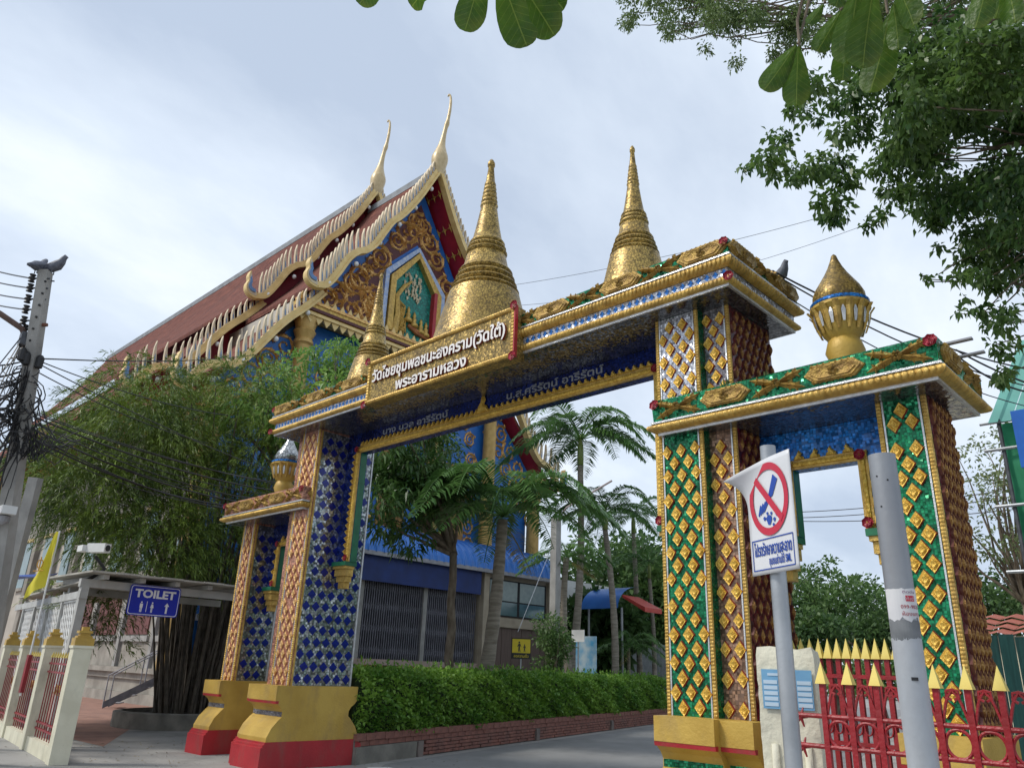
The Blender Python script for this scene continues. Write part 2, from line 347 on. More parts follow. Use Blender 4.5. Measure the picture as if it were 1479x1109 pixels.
for s in (-1, 1):
    rt = s > 0
    # --- main pilaster
    x0, x1 = span(s, PIN, PIN+PWID)
    pm = pillar(s, x0, x1, YP, YPB, ZB-.1, ZC, GREENM if rt else SALM, None, None, 'pillar', 'main pillar with green lozenge front' if rt else 'main pillar with salmon lozenge front and blue mirror tiled inner side')
    if rt: MB().box(x0+.005, x1-.005, YP-.003, YP+.01, ZLT, ZC-.004).obj('upper_panel', WHITEM, pm)
    else: MB().box(x0+.005, x1-.005, YP-.003, YP+.01, ZLT, ZC-.004).obj('upper_panel', SALM, pm)
    xm = (x0+x1)/2
    lozenges(pm, (xm, YP-.001, ZB+.01), (1, 0, 0), PWID-.14, ZL-ZB-.02, LOZ if rt else LOZL)
    lozenges(pm, (xm, YP-.004, ZLT+.02), (1, 0, 0), PWID-.14, ZC-ZLT-.03, LOZ if rt else LOZL)
    borders(pm, x0, x1, YP, ZB, ZC)
    # --- wing
    w0, w1 = span(s, PIN+PWID-.002, PIN+PWID+WWID)
    pw = pillar(s, w0, w1, YW, YWB, ZB-.1, ZC, PINKM if rt else SALM, None, None, 'pillar_wing')
    if rt:
        MB().box(w0+.01, w1-.005, YW-.003, YW+.01, ZLT, ZC-.004).obj('upper_panel', GREYM, pw)
        lozenges(pw, ((w0+w1)/2-.03, YW-.001, ZB+.01), (1, 0, 0), WWID-.05, ZL-ZB-.02, pu=.165)
        lozenges(pw, ((w0+w1)/2-.03, YW-.004, ZLT+.02), (1, 0, 0), WWID-.05, ZC-ZLT-.03, pu=.165)
        borders(pw, w0, w1, YW, ZB, ZC, left=False)
        MB().box(w1, w1+.004, YW+.01, YWB-.01, ZB, ZC-.004).obj('side_panel', REDS, pw)
        lozenges(pw, (w1+.004, (YW+YWB)/2, ZB+.01), (0, 1, 0), YWB-YW-.02, ZC-ZB-.03, LOZ2, single=False, pu=.15)
    # --- outer pillar
    o0, o1 = span(s, OIN, OIN+OWID)
    po = pillar(s, o0, o1, YO, YOB, ZB-.1, ZL, GREENM if rt else SALM, None, None, 'outer_pillar', 'outer pillar with green lozenge front' if rt else 'outer pillar with salmon lozenge front')
    lozenges(po, ((o0+o1)/2, YO-.001, ZB+.01), (1, 0, 0), OWID-.12, ZL-ZB-.02, LOZ if rt else LOZL, pu=.165, pv=.26)
    borders(po, o0, o1, YO, ZB, ZL, w=.055)
    if rt:
        MB().box(o1, o1+.004, YO+.01, YOB-.01, ZB, ZL-.004).obj('side_panel', REDS, po)
        lozenges(po, (o1+.004, (YO+YOB)/2, ZB+.01), (0, 1, 0), YOB-YO-.02, ZL-ZB-.02, LOZ2, single=False, pu=.12, pv=.24)
    else:
        # mirror tiled faces towards the roadway, cobalt tiles set on edge
        tile = MB().box(-.058, .058, -.006, 0, -.058, .058, M=Matrix.Rotation(PI/4, 4, 'Y')).mesh('cobalt_tile', BLUET)
        for px, y0, y1, z1, par in ((x1, YP+.02, YPB-.01, ZC-.02, pm), (o1, YO+.02, YOB-.01, ZL-.02, po)):
            MB().box(px, px+.004, y0, y1, ZB+.002, z1).obj('mirror_panel', MIRR, par)
            M0 = face_matrix((px+.004, (y0+y1)/2, ZB+.01), (0, 1, 0)); w = y1-y0
            for u, v in loz_spots(w, z1-ZB-.02, pu=.195, pv=.39):
                if abs(u) < w/2-.09 and .09 < v < z1-ZB-.1:
                    k = 1 if rnd.random() > .06 else .93
                    obj('cobalt_tile', tile, par, M0 @ Matrix.Translation((u+rnd.uniform(-.004, .004), 0, v)) @ Matrix.Rotation(rnd.uniform(-.07, .07), 4, 'Y') @ Matrix.Scale(k, 4))
            for yy in (y0+.015, y1-.015):
                MB().box(px+.003, px+.02, yy-.015, yy+.015, ZB+.002, z1).obj('corner_fillet', SILV if yy > 8 else GOLDB, par)
    # --- bases: profile on front and back, flat flanks
    def base(xa, xb, yf, yb, dz=0.):
        pf = [(0, 1.23), (.0, 1.0), (.02, .985), (.035, .96), (.11, .90), (.15, .84), (.15, .76), (.10, .72), (-.01, .60), (-.08, .46), (-.08, .385)]
        zs = [-d for d, z in pf]
        k = MB()
        poly = [(yf+d, z+dz) for d, z in pf]+[(yf-.08, .30+dz), (yb+.08, .30+dz), (yb+.08, .385+dz)]+[(yb-d, z+dz) for d, z in pf[::-1][1:]]
        k.prism(poly, 'x', xa, xb)
        b = k.obj('base', OCHRE, gate)
        MB().box(xa+.003, xb-.003, yf+.018, yb-.018, .964+dz, .986+dz).obj('red_fillet', REDP, b) if 0 else None
        MB().prism([(yf+.004, 1.0+dz), (yf+.012, .957+dz), (yf+.06, .957+dz), (yf+.06, 1.0+dz)], 'x', xa-.003, xb+.003).obj('red_fillet', REDP, b)
        MB().box(xa+.01, xb-.01, yf+.146, yf+.2, .765+dz, .835+dz).obj('mosaic_neck', GREENM if rt else GREYM, b)
        MB().prism([(yf-.10, .40), (yf-.10, .37), (yf-.13, .36), (yf-.13, .33), (yf-.16, .32), (yf-.16, 0), (yb+.16, 0), (yb+.16, .32), (yb+.1, .36), (yb+.1, .40)], 'x', xa-.012, xb+.012).obj('red_plinth', REDP, b)
        return b
    base(x0-(.0 if rt else .2), x1+(.09), 7.02, YPB+.1)
    base(*( (x1+.09, w1+.1) if rt else (w0-.1, x0-.2)), 7.12, YWB+.08, -.003)
    base(o0-.08, o1+.08, 7.22, YOB+.12)
# ------------------------------------------------------------------ cornices
def ring(x0, x1, y0, y1, prof):
    m = MB(); n = len(prof); V = []
    for d, z in prof: V += [(x0-d, y0-d, z), (x1+d, y0-d, z), (x1+d, y1+d, z), (x0-d, y1+d, z)]
    m.add(V, [(i*4+j, i*4+(j+1) % 4, i*4+4+(j+1) % 4, i*4+4+j) for i in range(n-1) for j in range(4)]); return m
def reeded(x0, x1, y0, y1, z0, z1, d, pitch, amp):
    """half-round moulding cut into reeds, running round the rectangle"""
    m = MB(); K = 7; zc, h = (z0+z1)/2, (z1-z0)/2
    cs = [(x0, y0, 1, 0, 0, -1), (x1, y0, 0, 1, 1, 0), (x1, y1, -1, 0, 0, 1), (x0, y1, 0, -1, -1, 0)]
    for i, (cx, cy, tx, ty, nx, ny) in enumerate(cs):
        Ln = (x1-x0) if i % 2 == 0 else (y1-y0); n = max(4, int(Ln/pitch))*4; V = []
        for j in range(n+1):
            a = j/n; q = abs(math.sin(PI*j/4.)) if 0 < j < n else 1
            for k in range(K):
                w = -PI/2+PI*k/(K-1); o = d*math.cos(w)*(1-amp*(1-q)); e = (a*2-1)*o
                V.append((cx+tx*(a*Ln+e)+nx*o, cy+ty*(a*Ln+e)+ny*o, zc+h*math.sin(w)))
        m.add(V, [(j*K+k, (j+1)*K+k, (j+1)*K+k+1, j*K+k+1) for j in range(n) for k in range(K-1)])
    return m
def rosette(parent, p, r, out=(0, -1, 0)):
    m = MB(); out = Vector(out).normalized(); q = out.to_track_quat('Z', 'Y').to_matrix().to_4x4(); T = Matrix.Translation(Vector(p)) @ q
    for ringn, (rr, zz_, n) in enumerate(((r, 0, 7), (r*.7, r*.25, 6), (r*.4, r*.45, 4))):
        for j in range(n):
            a = 2*PI*j/n+ringn*.4; c = Vector((math.cos(a), math.sin(a), 0)); t = Vector((-c.y, c.x, 0)); w = rr*.62
            V = [c*rr*.25+Vector((0, 0, zz_)), c*rr*.7-t*w+Vector((0, 0, zz_+r*.18)), c*rr+Vector((0, 0, zz_+r*.32)), c*rr*.7+t*w+Vector((0, 0, zz_+r*.18)), c*rr*.75+Vector((0, 0, zz_+r*.05))]
            m.add([T @ v for v in V], [(0, 1, 4), (1, 2, 4), (2, 3, 4), (3, 0, 4)])
    return m.obj('rosette', ROSE, parent)
def medallion_mesh(w, h, d=.05):
    m = MB(); lv = [(1., 0), (.96, .5), (.82, .55), (.8, .85), (.62, .8), (.6, 1.), (.3, .8)]
    V = []
    for k, t in lv:
        for x, z in ((-w/2, 0), (-w/2+h*.55, h/2), (w/2-h*.55, h/2), (w/2, 0), (w/2-h*.55, -h/2), (-w/2+h*.55, -h/2)):
            V.append((x*(1-(1-k)*.7), -d*t, z*k))
    m.add(V, [(i*6+j, i*6+(j+1) % 6, i*6+6+(j+1) % 6, i*6+6+j) for i in range(len(lv)-1) for j in range(6)]+[tuple(range(36, 42))])
    for j in range(5):
        a = 2*PI*j/5; cx, cz, r = math.cos(a)*h*.17, math.sin(a)*h*.17, h*.14
        m.add([(cx+r, -d*.9, cz), (cx, -d*.9, cz+r), (cx-r, -d*.9, cz), (cx, -d*.9, cz-r), (cx, -d*1.5, cz)], [(0, 1, 4), (1, 2, 4), (2, 3, 4), (3, 0, 4)])
    for sg in (-1, 1):       # beads along the rim
        for j in range(int(w/.06)):
            x = -w/2+h*.5+j*.06; z = sg*h*.42; r = .026
            if x > w/2-h*.5: break
            m.add([(x-r, -d*.3, z), (x, -d*.3, z+r), (x+r, -d*.3, z), (x, -d*.3, z-r), (x, -d*.95, z)], [(0, 1, 4), (1, 2, 4), (2, 3, 4), (3, 0, 4)])
    return m.mesh('gold_medallion', GOLDW)
def leaf_cross_mesh(w, h, d=.055):
    """four carved acanthus leaves meeting in a flower, X-shaped"""
    m = MB()
    for sx_ in (-1, 1):
        for sz in (-1, 1):
            tip = Vector((sx_*w/2, 0, sz*h/2)); nrm = Vector((-tip.z, 0, tip.x)).normalized(); pts = []
            for t, wd, ht in ((0, .10, .6), (.3, .17, 1.), (.5, .20, .95), (.72, .15, .75), (1., .01, .25)):
                c = tip*t; pts += [c-nrm*h*wd, c+Vector((0, -d*ht, 0)), c+nrm*h*wd]
            m.add(pts, [(i*3+k, i*3+k+1, i*3+4+k, i*3+3+k) for i in range(4) for k in range(2)])
            for t, sd in ((.42, 1), (.42, -1), (.68, 1), (.68, -1)):      # side lobes
                c = tip*t; e_ = c+nrm*sd*h*.30+tip*.10; m.add([c-tip*.06, c+tip*.10, e_, c+nrm*sd*h*.12+Vector((0, -d*.9, 0))], [(0, 1, 3), (1, 2, 3), (2, 0, 3)])
    for j in range(6):
        a = 2*PI*j/6; cx, cz, r = math.cos(a)*h*.16, math.sin(a)*h*.16, h*.14
        m.add([(cx+r, -d*.7, cz), (cx, -d*.7, cz+r), (cx-r, -d*.7, cz), (cx, -d*.7, cz-r), (cx, -d*1.5, cz)], [(0, 1, 4), (1, 2, 4), (2, 3, 4), (3, 0, 4)])
    return m.mesh('leaf_cross', GOLDW)
MEDL = medallion_mesh(.66, .19); LCR = leaf_cross_mesh(.62, .19)
MEDS = medallion_mesh(.6, .185); LCS = leaf_cross_mesh(.58, .19)
def ornaments(parent, a, b, up, n, med, lcr, first=0):
    """alternating medallions and leaf crosses from a to b on a sloped band; up is the slope direction"""
    a, b = Vector(a), Vector(b); u = (b-a).normalized(); z = Vector(up).normalized(); y = z.cross(u)
    for i in range(n):
        p = a.lerp(b, (i+.5)/n); M = Matrix.Identity(4)
        for r in range(3): M[r][0] = u[r]; M[r][1] = y[r]; M[r][2] = z[r]; M[r][3] = p[r]
        obj('gold_medallion' if (i+first) % 2 == 0 else 'leaf_cross', med if (i+first) % 2 == 0 else lcr, parent, M)
def cornice(x0, x1, y0, y1, z0, z1, tall, greenband, lab):
    h = z1-z0
    core = MB().box(x0+.03, x1-.03, y0+.03, y1-.03, z0, z1-.06).obj('cornice', SOFF, gate); core['label'] = lab
    z = z0
    ring(x0, x1, y0, y1, [(-.03, z-.002), (.0, z-.002), (.0, z+.028), (-.03, z+.028)]).obj('silver_edge', SILV, core); z += .028
    if tall:
        reeded(x0, x1, y0, y1, z, z+.09, .055, .05, .25).obj('rope_moulding', GOLDB, core, smooth=50); z += .09
        ring(x0, x1, y0, y1, [(-.02, z), (-.005, z), (-.005, z+.11), (-.02, z+.11)]).obj('tile_band', WHITEM, core)
        dm = MB().box(-.028, .028, -.004, 0, -.028, .028, M=Matrix.Rotation(PI/4, 4, 'Y')).mesh('band_tile', BLUEB)
        n = int((x1-x0)/.105)
        for i in range(n): obj('band_tile', dm, core, Matrix.Translation((x0+(i+.5)*(x1-x0)/n, y0+.005, z+.055)))
        z += .11
    gh = .12 if tall else .10
    reeded(x0, x1, y0, y1, z, z+gh, .10, .055, .22).obj('reeded_moulding', GOLDB, core, smooth=50); z += gh
    ring(x0, x1, y0, y1, [(-.02, z), (.06, z), (.06, z+.022), (-.02, z+.022)]).obj('silver_edge', SILV, core); z += .022
    top = z1
    bd = ring(x0, x1, y0, y1, [(.03, z), (.035, z+.01), (.05, top-.02), (.03, top), (-.2, top)]).obj('green_band', greenband, core)
    MB().box(x0+.15, x1-.15, y0+.15, y1-.15, top-.04, top-.006).obj('top_slab', CONCD, core)
    a = Vector((x0, y0, 0)); zm = (z+top)/2; up = Vector((0, -.02, top-z)).normalized(); out = .0
    L_ = x1-x0; n = max(3, round(L_/.6)); n += (n+1) % 2
    md, lc = (MEDL, LCR) if tall else (MEDS, LCS)
    ornaments(bd, (x0, y0-.042, zm), (x1, y0-.042, zm), up, n, md, lc, 0 if tall else 1)
    W_ = y1-y0; k = max(2, round(W_/.6))
    ornaments(bd, (x1+.042, y0, zm), (x1+.042, y1, zm), Vector((.02, 0, top-z)), k, md, lc)
    for xx in (x0, x1):
        rosette(core, (xx, y0-.06, top-.06), .065, (0, -1, .15))
        if tall: rosette(core, (xx+(.03 if xx == x1 else -.03), y0-.06, z0+.075), .06, (.3, -1, 0))
    return core
cmain = cornice(GC-4.80, GC+4.80, 6.97, 8.62, ZC, ZCT, True, GREENM, 'long main cornice with gold mouldings and blue and white tile band')
r0, r1 = sx(1, PIN)+.07, sx(1, OIN+OWID)+.21
cornice(r0, r1, 7.16, 8.48, ZL, ZLT, False, GREENM, 'lower cornice over the side passage with green band')
cornice(sx(-1, OIN+OWID)-.16, sx(-1, PIN)-.102, 7.16, 8.48, ZL, ZLT, False, SALM, 'lower cornice over the side passage beside the toilet sign')
# ------------------------------------------------------------------ hanging frames inside the openings
def flame_mesh(w, h, t=.03):
    m = MB(); pts = [(-w*.5, 0), (-w*.42, h*.35), (-w*.1, h*.62), (w*.05, h), (w*.32, h*.62), (w*.2, h*.42), (w*.45, h*.28), (w*.5, 0)]
    m.add([(x, 0, z) for x, z in pts]+[(x*.6, -t, z*.72+h*.04) for x, z in pts], [(i, (i+1) % 8, 8+(i+1) % 8, 8+i) for i in range(8)]+[tuple(range(8, 16))])
    return m.mesh('flame_leaf', GOLDR)
FLM = flame_mesh(.12, .095); FLS = flame_mesh(.12, .11)
def hframe(x0, x1, zt, zi, zc, wj, face, bandw, flm, pitch, thick=.15, lab=None):
    """panel hung between x0 and x1 from zt: soffit edge at zi, jambs wj wide going down to zc"""
    p = MB()
    p.box(x0, x1, YF, YF+thick, zi, zt); p.box(x0, x0+wj, YF, YF+thick, zc, zi); p.box(x1-wj, x1, YF, YF+thick, zc, zi)
    pl = p.obj('hanging_frame', face, gate)
    if lab: pl['label'] = lab
    b = MB()
    yb = YF-.03
    b.box(x0+wj-bandw, x1-wj+bandw, yb, YF, zi, zi+bandw); b.box(x0+wj-bandw, x0+wj, yb, YF, zc, zi); b.box(x1-wj, x1-wj+bandw, yb, YF, zc, zi)
    bo = b.obj('gold_band', GOLDB, pl)
    r = MB()
    for q, a, c in (((0, -1, 0), (x0+wj-bandw, yb, zi+bandw/2), (x1-wj+bandw, yb, zi+bandw/2)), ((0, -1, 0), (x0+wj-bandw/2, yb, zc), (x0+wj-bandw/2, yb, zi)), ((0, -1, 0), (x1-wj+bandw/2, yb, zc), (x1-wj+bandw/2, yb, zi))):
        rope(r, a, c, q, bandw*.55, .025, .05)
    r.obj('beading', GOLDR, pl)
    # green reveals on the inner edges
    MB().box(x0+wj, x0+wj+.005, YF+.01, YF+thick-.01, zc, zi).obj('green_reveal', LEAFG, pl)
    MB().box(x1-wj-.005, x1-wj, YF+.01, YF+thick-.01, zc, zi).obj('green_reveal', LEAFG, pl)
    n = int((x1-x0-2*wj)/pitch)
    for i in range(n):
        x = x0+wj+(i+.5)*(x1-x0-2*wj)/n; T = Matrix.Translation((x, yb+.012, zi+bandw))
        if x > (x0+x1)/2: T = T @ Matrix.Diagonal((-1, 1, 1, 1))
        obj('flame_leaf', flm, pl, T)
    k = int((zi-zc)/pitch)
    for i in range(k):
        z = zc+(i+.5)*(zi-zc)/k
        obj('flame_leaf', flm, pl, Matrix.Translation((x0+wj-bandw, yb+.012, z)) @ Matrix.Rotation(-PI/2, 4, 'Y'))
        obj('flame_leaf', flm, pl, Matrix.Translation((x1-wj+bandw, yb+.012, z)) @ Matrix.Rotation(PI/2, 4, 'Y'))
    for xc in (x0+wj/2, x1-wj/2):        # console under each jamb
        c = MB(); w = wj*.42
        c.box(xc-w-.02, xc+w+.02, YF-.08, YF+thick+.02, zc-.07, zc)
        cs = c.obj('console', LEAFG, pl)
        c = MB()
        for i, (ww, z0, z1, yo) in enumerate(((1., .12, .07, .06), (.86, .24, .12, .03), (.68, .34, .24, 0), (.45, .45, .34, -.02))):
            c.box(xc-w*ww, xc+w*ww, YF-yo, YF+thick-.01, zc-z0, zc-z1-.002)
        c.obj('console_bracket', GOLDB, cs)
    for x, z in ((x0+wj-bandw*.4, zc+.06), (x1-wj+bandw*.4, zc+.06), (x0+wj-bandw*.4, zi+bandw*.5), (x1-wj+bandw*.4, zi+bandw*.5)):
        rosette(pl, (x, yb-.03, z), .06)
    return pl
bm_ = hframe(sx(-1, PIN), sx(1, PIN), ZC-.003, 5.24, 3.28, .44, BLUEM, .12, FLM, .115, lab='deep blue mirror lintel and jambs framed in gold flames')
hframe(sx(1, PIN+PWID+WWID), sx(1, OIN), ZL-.003, 3.72, 3.02, .36, BLUEB, .10, FLS, .16, lab='bright blue mosaic frame over the side passage')
hframe(sx(-1, OIN), sx(-1, PIN+PWID+WWID), ZL-.003, 3.72, 2.95, .36, BLUEM, .10, FLS, .16)
# central flame between the two names
obj('flame_leaf', flame_mesh(.24, .34), bm_, Matrix.Translation((GC, YF-.02, 5.36)))
# ------------------------------------------------------------------ lettering
def text_mesh(txt, size, ext=.01, bold=0., mats=None, align='CENTER', name='lettering', fit=None):
    cu = bpy.data.curves.new('t', 'FONT'); cu.body = txt; cu.size = size; cu.extrude = ext; cu.offset = bold; cu.align_x = align; cu.resolution_u = 3
    o = bpy.data.objects.new('t', cu); col.objects.link(o)
    dg = bpy.context.evaluated_depsgraph_get(); me = bpy.data.meshes.new_from_object(o.evaluated_get(dg)); me.name = name
    bpy.data.objects.remove(o); bpy.data.curves.remove(cu)
    me.materials.clear()
    for x in mats: me.materials.append(x)
    if len(mats) > 1: me.polygons.foreach_set('material_index', [0 if p.normal.z > .7 else 1 for p in me.polygons])
    if fit and len(me.vertices):
        xs = [v.co.x for v in me.vertices]; k = fit/(max(xs)-min(xs)); cx = (max(xs)+min(xs))/2
        for v in me.vertices: v.co.x = (v.co.x-cx)*k
    return me
def put_text(parent, txt, p, ux, size, **k):
    """text on a vertical face: ux along the reading direction"""
    u = Vector(ux).normalized(); z = Vector((0, 0, 1)); n = u.cross(z); M = Matrix.Identity(4)
    for i in range(3): M[i][0] = u[i]; M[i][1] = z[i]; M[i][2] = n[i]; M[i][3] = p[i]
    return obj(k.pop('name', 'lettering'), text_mesh(txt, size, **k), parent, M)
WLET = mat('letter_white', (.80, .77, .74), (.70, .66, .62), .5)
RLET = mat('letter_red_side', (.23, .03, .02), (.16, .02, .015), .5)
GREYL = mat('letter_silver', (.42, .45, .50), (.33, .36, .4), .35, .4)
SX0, SX1, SY, SZ0, SZ1 = -9.99, -6.66, 6.80, 5.53, 6.28
sb = MB().box(SX0, SX1, SY, 7.0, SZ0, SZ1).obj('name_board', GOLD, gate); sb['label'] = 'gold mosaic name board with white raised lettering'
r = MB()
for z in (SZ0+.035, SZ1-.035): rope(r, (SX0, SY, z), (SX1, SY, z), (0, -1, 0), .07, .04, .05)
for x in (SX0+.035, SX1-.035): rope(r, (x, SY, SZ0), (x, SY, SZ1), (0, -1, 0), .07, .04, .05)
r.obj('board_frame', GOLDB, sb)
MB().box(SX1, SX1+.02, SY-.03, SY+.03, SZ0-.01, SZ1+.01).obj('red_end', REDP, sb)
for x in (SX0, SX1):
    for z in (SZ0, SZ1): rosette(sb, (x, SY-.03, z), .07)
mx_ = (SX0+SX1)/2
put_text(sb, 'วัดไชยชุมพลชนะสงคราม(วัดใต้)', (mx_, SY-.002, SZ0+.36), (1, 0, 0), .255, ext=.035, bold=.0072, mats=[WLET, RLET], fit=3.02)
put_text(sb, 'พระอารามหลวง', (mx_-.06, SY-.002, SZ0+.09), (1, 0, 0), .24, ext=.035, bold=.0072, mats=[WLET, RLET], fit=1.62)
put_text(bm_, 'นาง นวล อารีรัตน์', (GC-1.7, YF-.002, 5.475), (1, 0, 0), .155, ext=.008, bold=.002, mats=[GREYL], fit=1.75)
put_text(bm_, 'น.ส.ศรีรัตน์ อารีรัตน์', (GC+1.45, YF-.002, 5.475), (1, 0, 0), .155, ext=.008, bold=.002, mats=[GREYL], fit=1.85)
# ------------------------------------------------------------------ spires and lotus finials
def spire(x, y, zb, H, r0, lab, nr=1):
    """bell-shaped stupa spire with ring mouldings"""
    def rings(pr, z0, z1, ra, rb, n):
        for i in range(n):
            a = z0+(z1-z0)*i/n; b = z0+(z1-z0)*(i+1)/n; r = ra+(rb-ra)*(i+.5)/n; h = b-a
            for t in (0, .2, .5, .8, 1): pr.append((r*(.93+.13*math.sin(PI*t)), a+h*t))
    pr = [(r0*1.02, 0), (r0*1.02, .05*H), (r0*.94, .06*H), (r0*.88, .12*H), (r0*.79, .20*H), (r0*.71, .27*H), (r0*.665, .31*H)]
    rings(pr, .31*H, .43*H, r0*.64, r0*.47, 4*nr)
    pr += [(r0*.43, .44*H), (r0*.38, .495*H)]
    rings(pr, .50*H, .57*H, r0*.39, r0*.315, 3*nr)
    pr += [(r0*.285, .58*H), (r0*.24, .63*H), (r0*.195, .69*H), (r0*.165, .735*H)]
    rings(pr, .74*H, .87*H, r0*.172, r0*.105, 6)
    pr += [(r0*.09, .88*H), (r0*.055, .955*H), (r0*.075, .96*H), (r0*.075, .975*H), (r0*.045, .99*H), (.004, H)]
    o = MB().lathe(pr, (x, y, zb), 40).obj('spire', GOLD, gate, smooth=60); o['label'] = lab; return o
spire(GC, 7.8, ZCT-.06, 3.95, .88, 'tall central gold mosaic spire behind the name board')
spire(GC+3.0, 7.8, ZCT-.06, 2.72, .52, 'gold mosaic spire above the green pillars')
spire(GC-3.0, 7.8, ZCT-.06, 2.72, .52, 'gold mosaic spire beside the leafy treetop')
def lotus(x, y, zb, bud, lab, k=1.):
    cup = MB().lathe([(.2*k, 0), (.2*k, .1*k), (.155*k, .14*k), (.16*k, .26*k), (.2*k, .36*k), (.17*k, .47*k), (.15*k, .50*k), (.2*k, .56*k), (.25*k, .68*k), (.27*k, .80*k), (.31*k, .84*k), (.31*k, .87*k)], (x, y, zb), 32).obj('lotus_finial', OCHRE, gate, smooth=40)
    cup['label'] = lab
    for i in range(14):
        a = 2*PI*i/14; c, s_ = math.cos(a), math.sin(a); m = MB(); w = .034*k
        pts = [(.215*k, .56), (.262*k, .68), (.285*k, .78), (.33*k, .845)]
        V = []
        for j, (rr, z) in enumerate(pts):
            for q in (-1, 0, 1):
                ww = w*(.5, 1., 1.1, .9)[j]; V.append((x+c*(rr+(.018 if q == 0 else 0))-s_*q*ww, y+s_*(rr+(.018 if q == 0 else 0))+c*q*ww, zb+z*k))
        m.add(V, [(j*3+q, j*3+q+1, j*3+4+q, j*3+3+q) for j in range(3) for q in range(2)]).obj('petal', GOLDB, cup)
    for i in range(14):
        a = 2*PI*(i+.5)/14; c, s_ = math.cos(a), math.sin(a); V = []
        for rr, z, w in ((.258*k, .62, .012), (.283*k, .74, .022), (.286*k, .79, .006)):
            for q in (-1, 1): V.append((x+c*rr-s_*q*w*k, y+s_*rr+c*q*w*k, zb+z*k))
        MB().add(V, [(0, 1, 3, 2), (2, 3, 5, 4)]).obj('mirror_inlay', SILV, cup)
    MB().lathe([(.29*k, .872*k), (.305*k, .885*k), (.305*k, .915*k), (.27*k, .925*k)], (x, y, zb), 32).obj('tile_rim', BLUEB, cup)
    MB().lathe([(.25*k, .915*k), (.272*k, .96*k), (.268*k, 1.02*k), (.235*k, 1.10*k), (.18*k, 1.19*k), (.125*k, 1.28*k), (.08*k, 1.37*k), (.045*k, 1.46*k), (.028*k, 1.52*k), (.004, 1.545*k)], (x, y, zb), 32).obj('bud', bud, cup, smooth=60)
lotus(sx(1, 5.64), 7.83, ZLT-.03, GOLD, 'lotus bud finial with gold mosaic tip')
lotus(sx(-1, 5.7), 7.83, ZLT-.03, MIRR, 'lotus bud finial with silver mirror tip', .98)
# weeds sprouting on the ledges
WEED = mat('weed_leaf', (.07, .14, .035), (.12, .16, .05), .7, island=True, transl=.3)
for (x, y, z, n, sp) in ((-4.22, 7.35, ZLT, 60, .13), (-3.85, 7.3, ZLT, 36, .1), (-3.4, 7.3, ZLT, 20, .06)):
    V = []; F = []
    for i in range(n):
        a = npr.uniform(0, 6.3); r_ = npr.uniform(0, sp); h = npr.uniform(.03, .14); p = np.array([x+math.cos(a)*r_*.4, y+math.sin(a)*r_*.4, z-.01]); t = np.array([x+math.cos(a)*r_, y+math.sin(a)*r_, z+h]); w = np.array([-math.sin(a), math.cos(a), 0])*.014
        k = len(V); V += [p, (p+t)/2+w, t, (p+t)/2-w]; F.append((k, k+1, k+2, k+3))
    tag(obj('ledge_weed', np_mesh('ledge_weed', V, F, WEED)), 'small weed rooted on the green ledge of the lower cornice', 'weed', 'weeds on the lower cornice')
# ------------------------------------------------------------------ temple hall
TY = 19.1
BROOF = mat('brown_roof_tiles', (.22, .085, .062), (.13, .05, .04), .9, spec=.15, ns=2, bump=.2, bs=20, dirt=.45, dcol=(.09, .055, .05), dscale=.5)
def roof_tile_mat():
    m = BROOF; t = m.node_tree; b = next(n for n in t.nodes if n.type == 'BSDF_PRINCIPLED')
    tco = t.nodes.new('ShaderNodeTexCoord'); sp = t.nodes.new('ShaderNodeSeparateXYZ'); cb = t.nodes.new('ShaderNodeCombineXYZ'); br = t.nodes.new('ShaderNodeTexBrick')
    br.inputs['Scale'].default_value = 1.; br.inputs['Brick Width'].default_value = .28; br.inputs['Row Height'].default_value = .22; br.inputs['Mortar Size'].default_value = .03; br.inputs['Mortar Smooth'].default_value = .6
    bp = t.nodes.new('ShaderNodeBump'); bp.inputs['Strength'].default_value = .9; bp.inputs['Distance'].default_value = .05
    lk = t.links.new; lk(tco.outputs['Object'], sp.inputs[0]); lk(sp.outputs[0], cb.inputs[0]); lk(sp.outputs[2], cb.inputs[1]); lk(cb.outputs[0], br.inputs['Vector'])
    inv = t.nodes.new('ShaderNodeMath'); inv.operation = 'SUBTRACT'; inv.inputs[0].default_value = 1.; lk(br.outputs['Fac'], inv.inputs[1])
    lk(inv.outputs[0], bp.inputs['Height']); lk(bp.outputs[0], b.inputs['Normal'])
roof_tile_mat()
BOARD = mat('cream_gold_board', (.78, .58, .25), (.66, .47, .18), .5, .1, ns=3, dirt=.3, dcol=(.35, .28, .17))
FIN = mat('pale_fin', (.70, .58, .38), (.55, .45, .32), .5, .1, ns=5, dirt=.3, dcol=(.3, .28, .26))
FINB = mat('fin_blue_inlay', (.13, .24, .42), (.1, .18, .34), .3, .2)
SOFR = mat('crimson_soffit', (.36, .016, .04), (.28, .012, .03), .5, ns=2)
TBLUE = mat('temple_blue', (.02, .16, .52), (.016, .12, .42), .45, ns=3, dirt=.2, dcol=(.02, .07, .2))
SCRG = mat('gilded_scroll', (.80, .52, .17), (.48, .23, .08), .4, .45, ns=9, bump=.5, bs=14)
SCRD = mat('scroll_shadow_red', (.12, .03, .03), (.08, .02, .02), .6)
TEAL = mat('teal_niche', (.01, .30, .22), (.008, .22, .17), .35, .1, ns=5, mosaic=9, glit=.1)
WALLC = mat('cream_wall', (.50, .46, .40), (.42, .385, .33), .8, ns=1.2, bump=.15, bs=12, dirt=.45, dcol=(.25, .23, .2), dscale=.5)
PLIN = mat('plinth_render', (.36, .335, .29), (.24, .22, .19), .9, ns=1.5, bump=.3, bs=14, dirt=.6, dcol=(.10, .09, .08), dscale=.7)
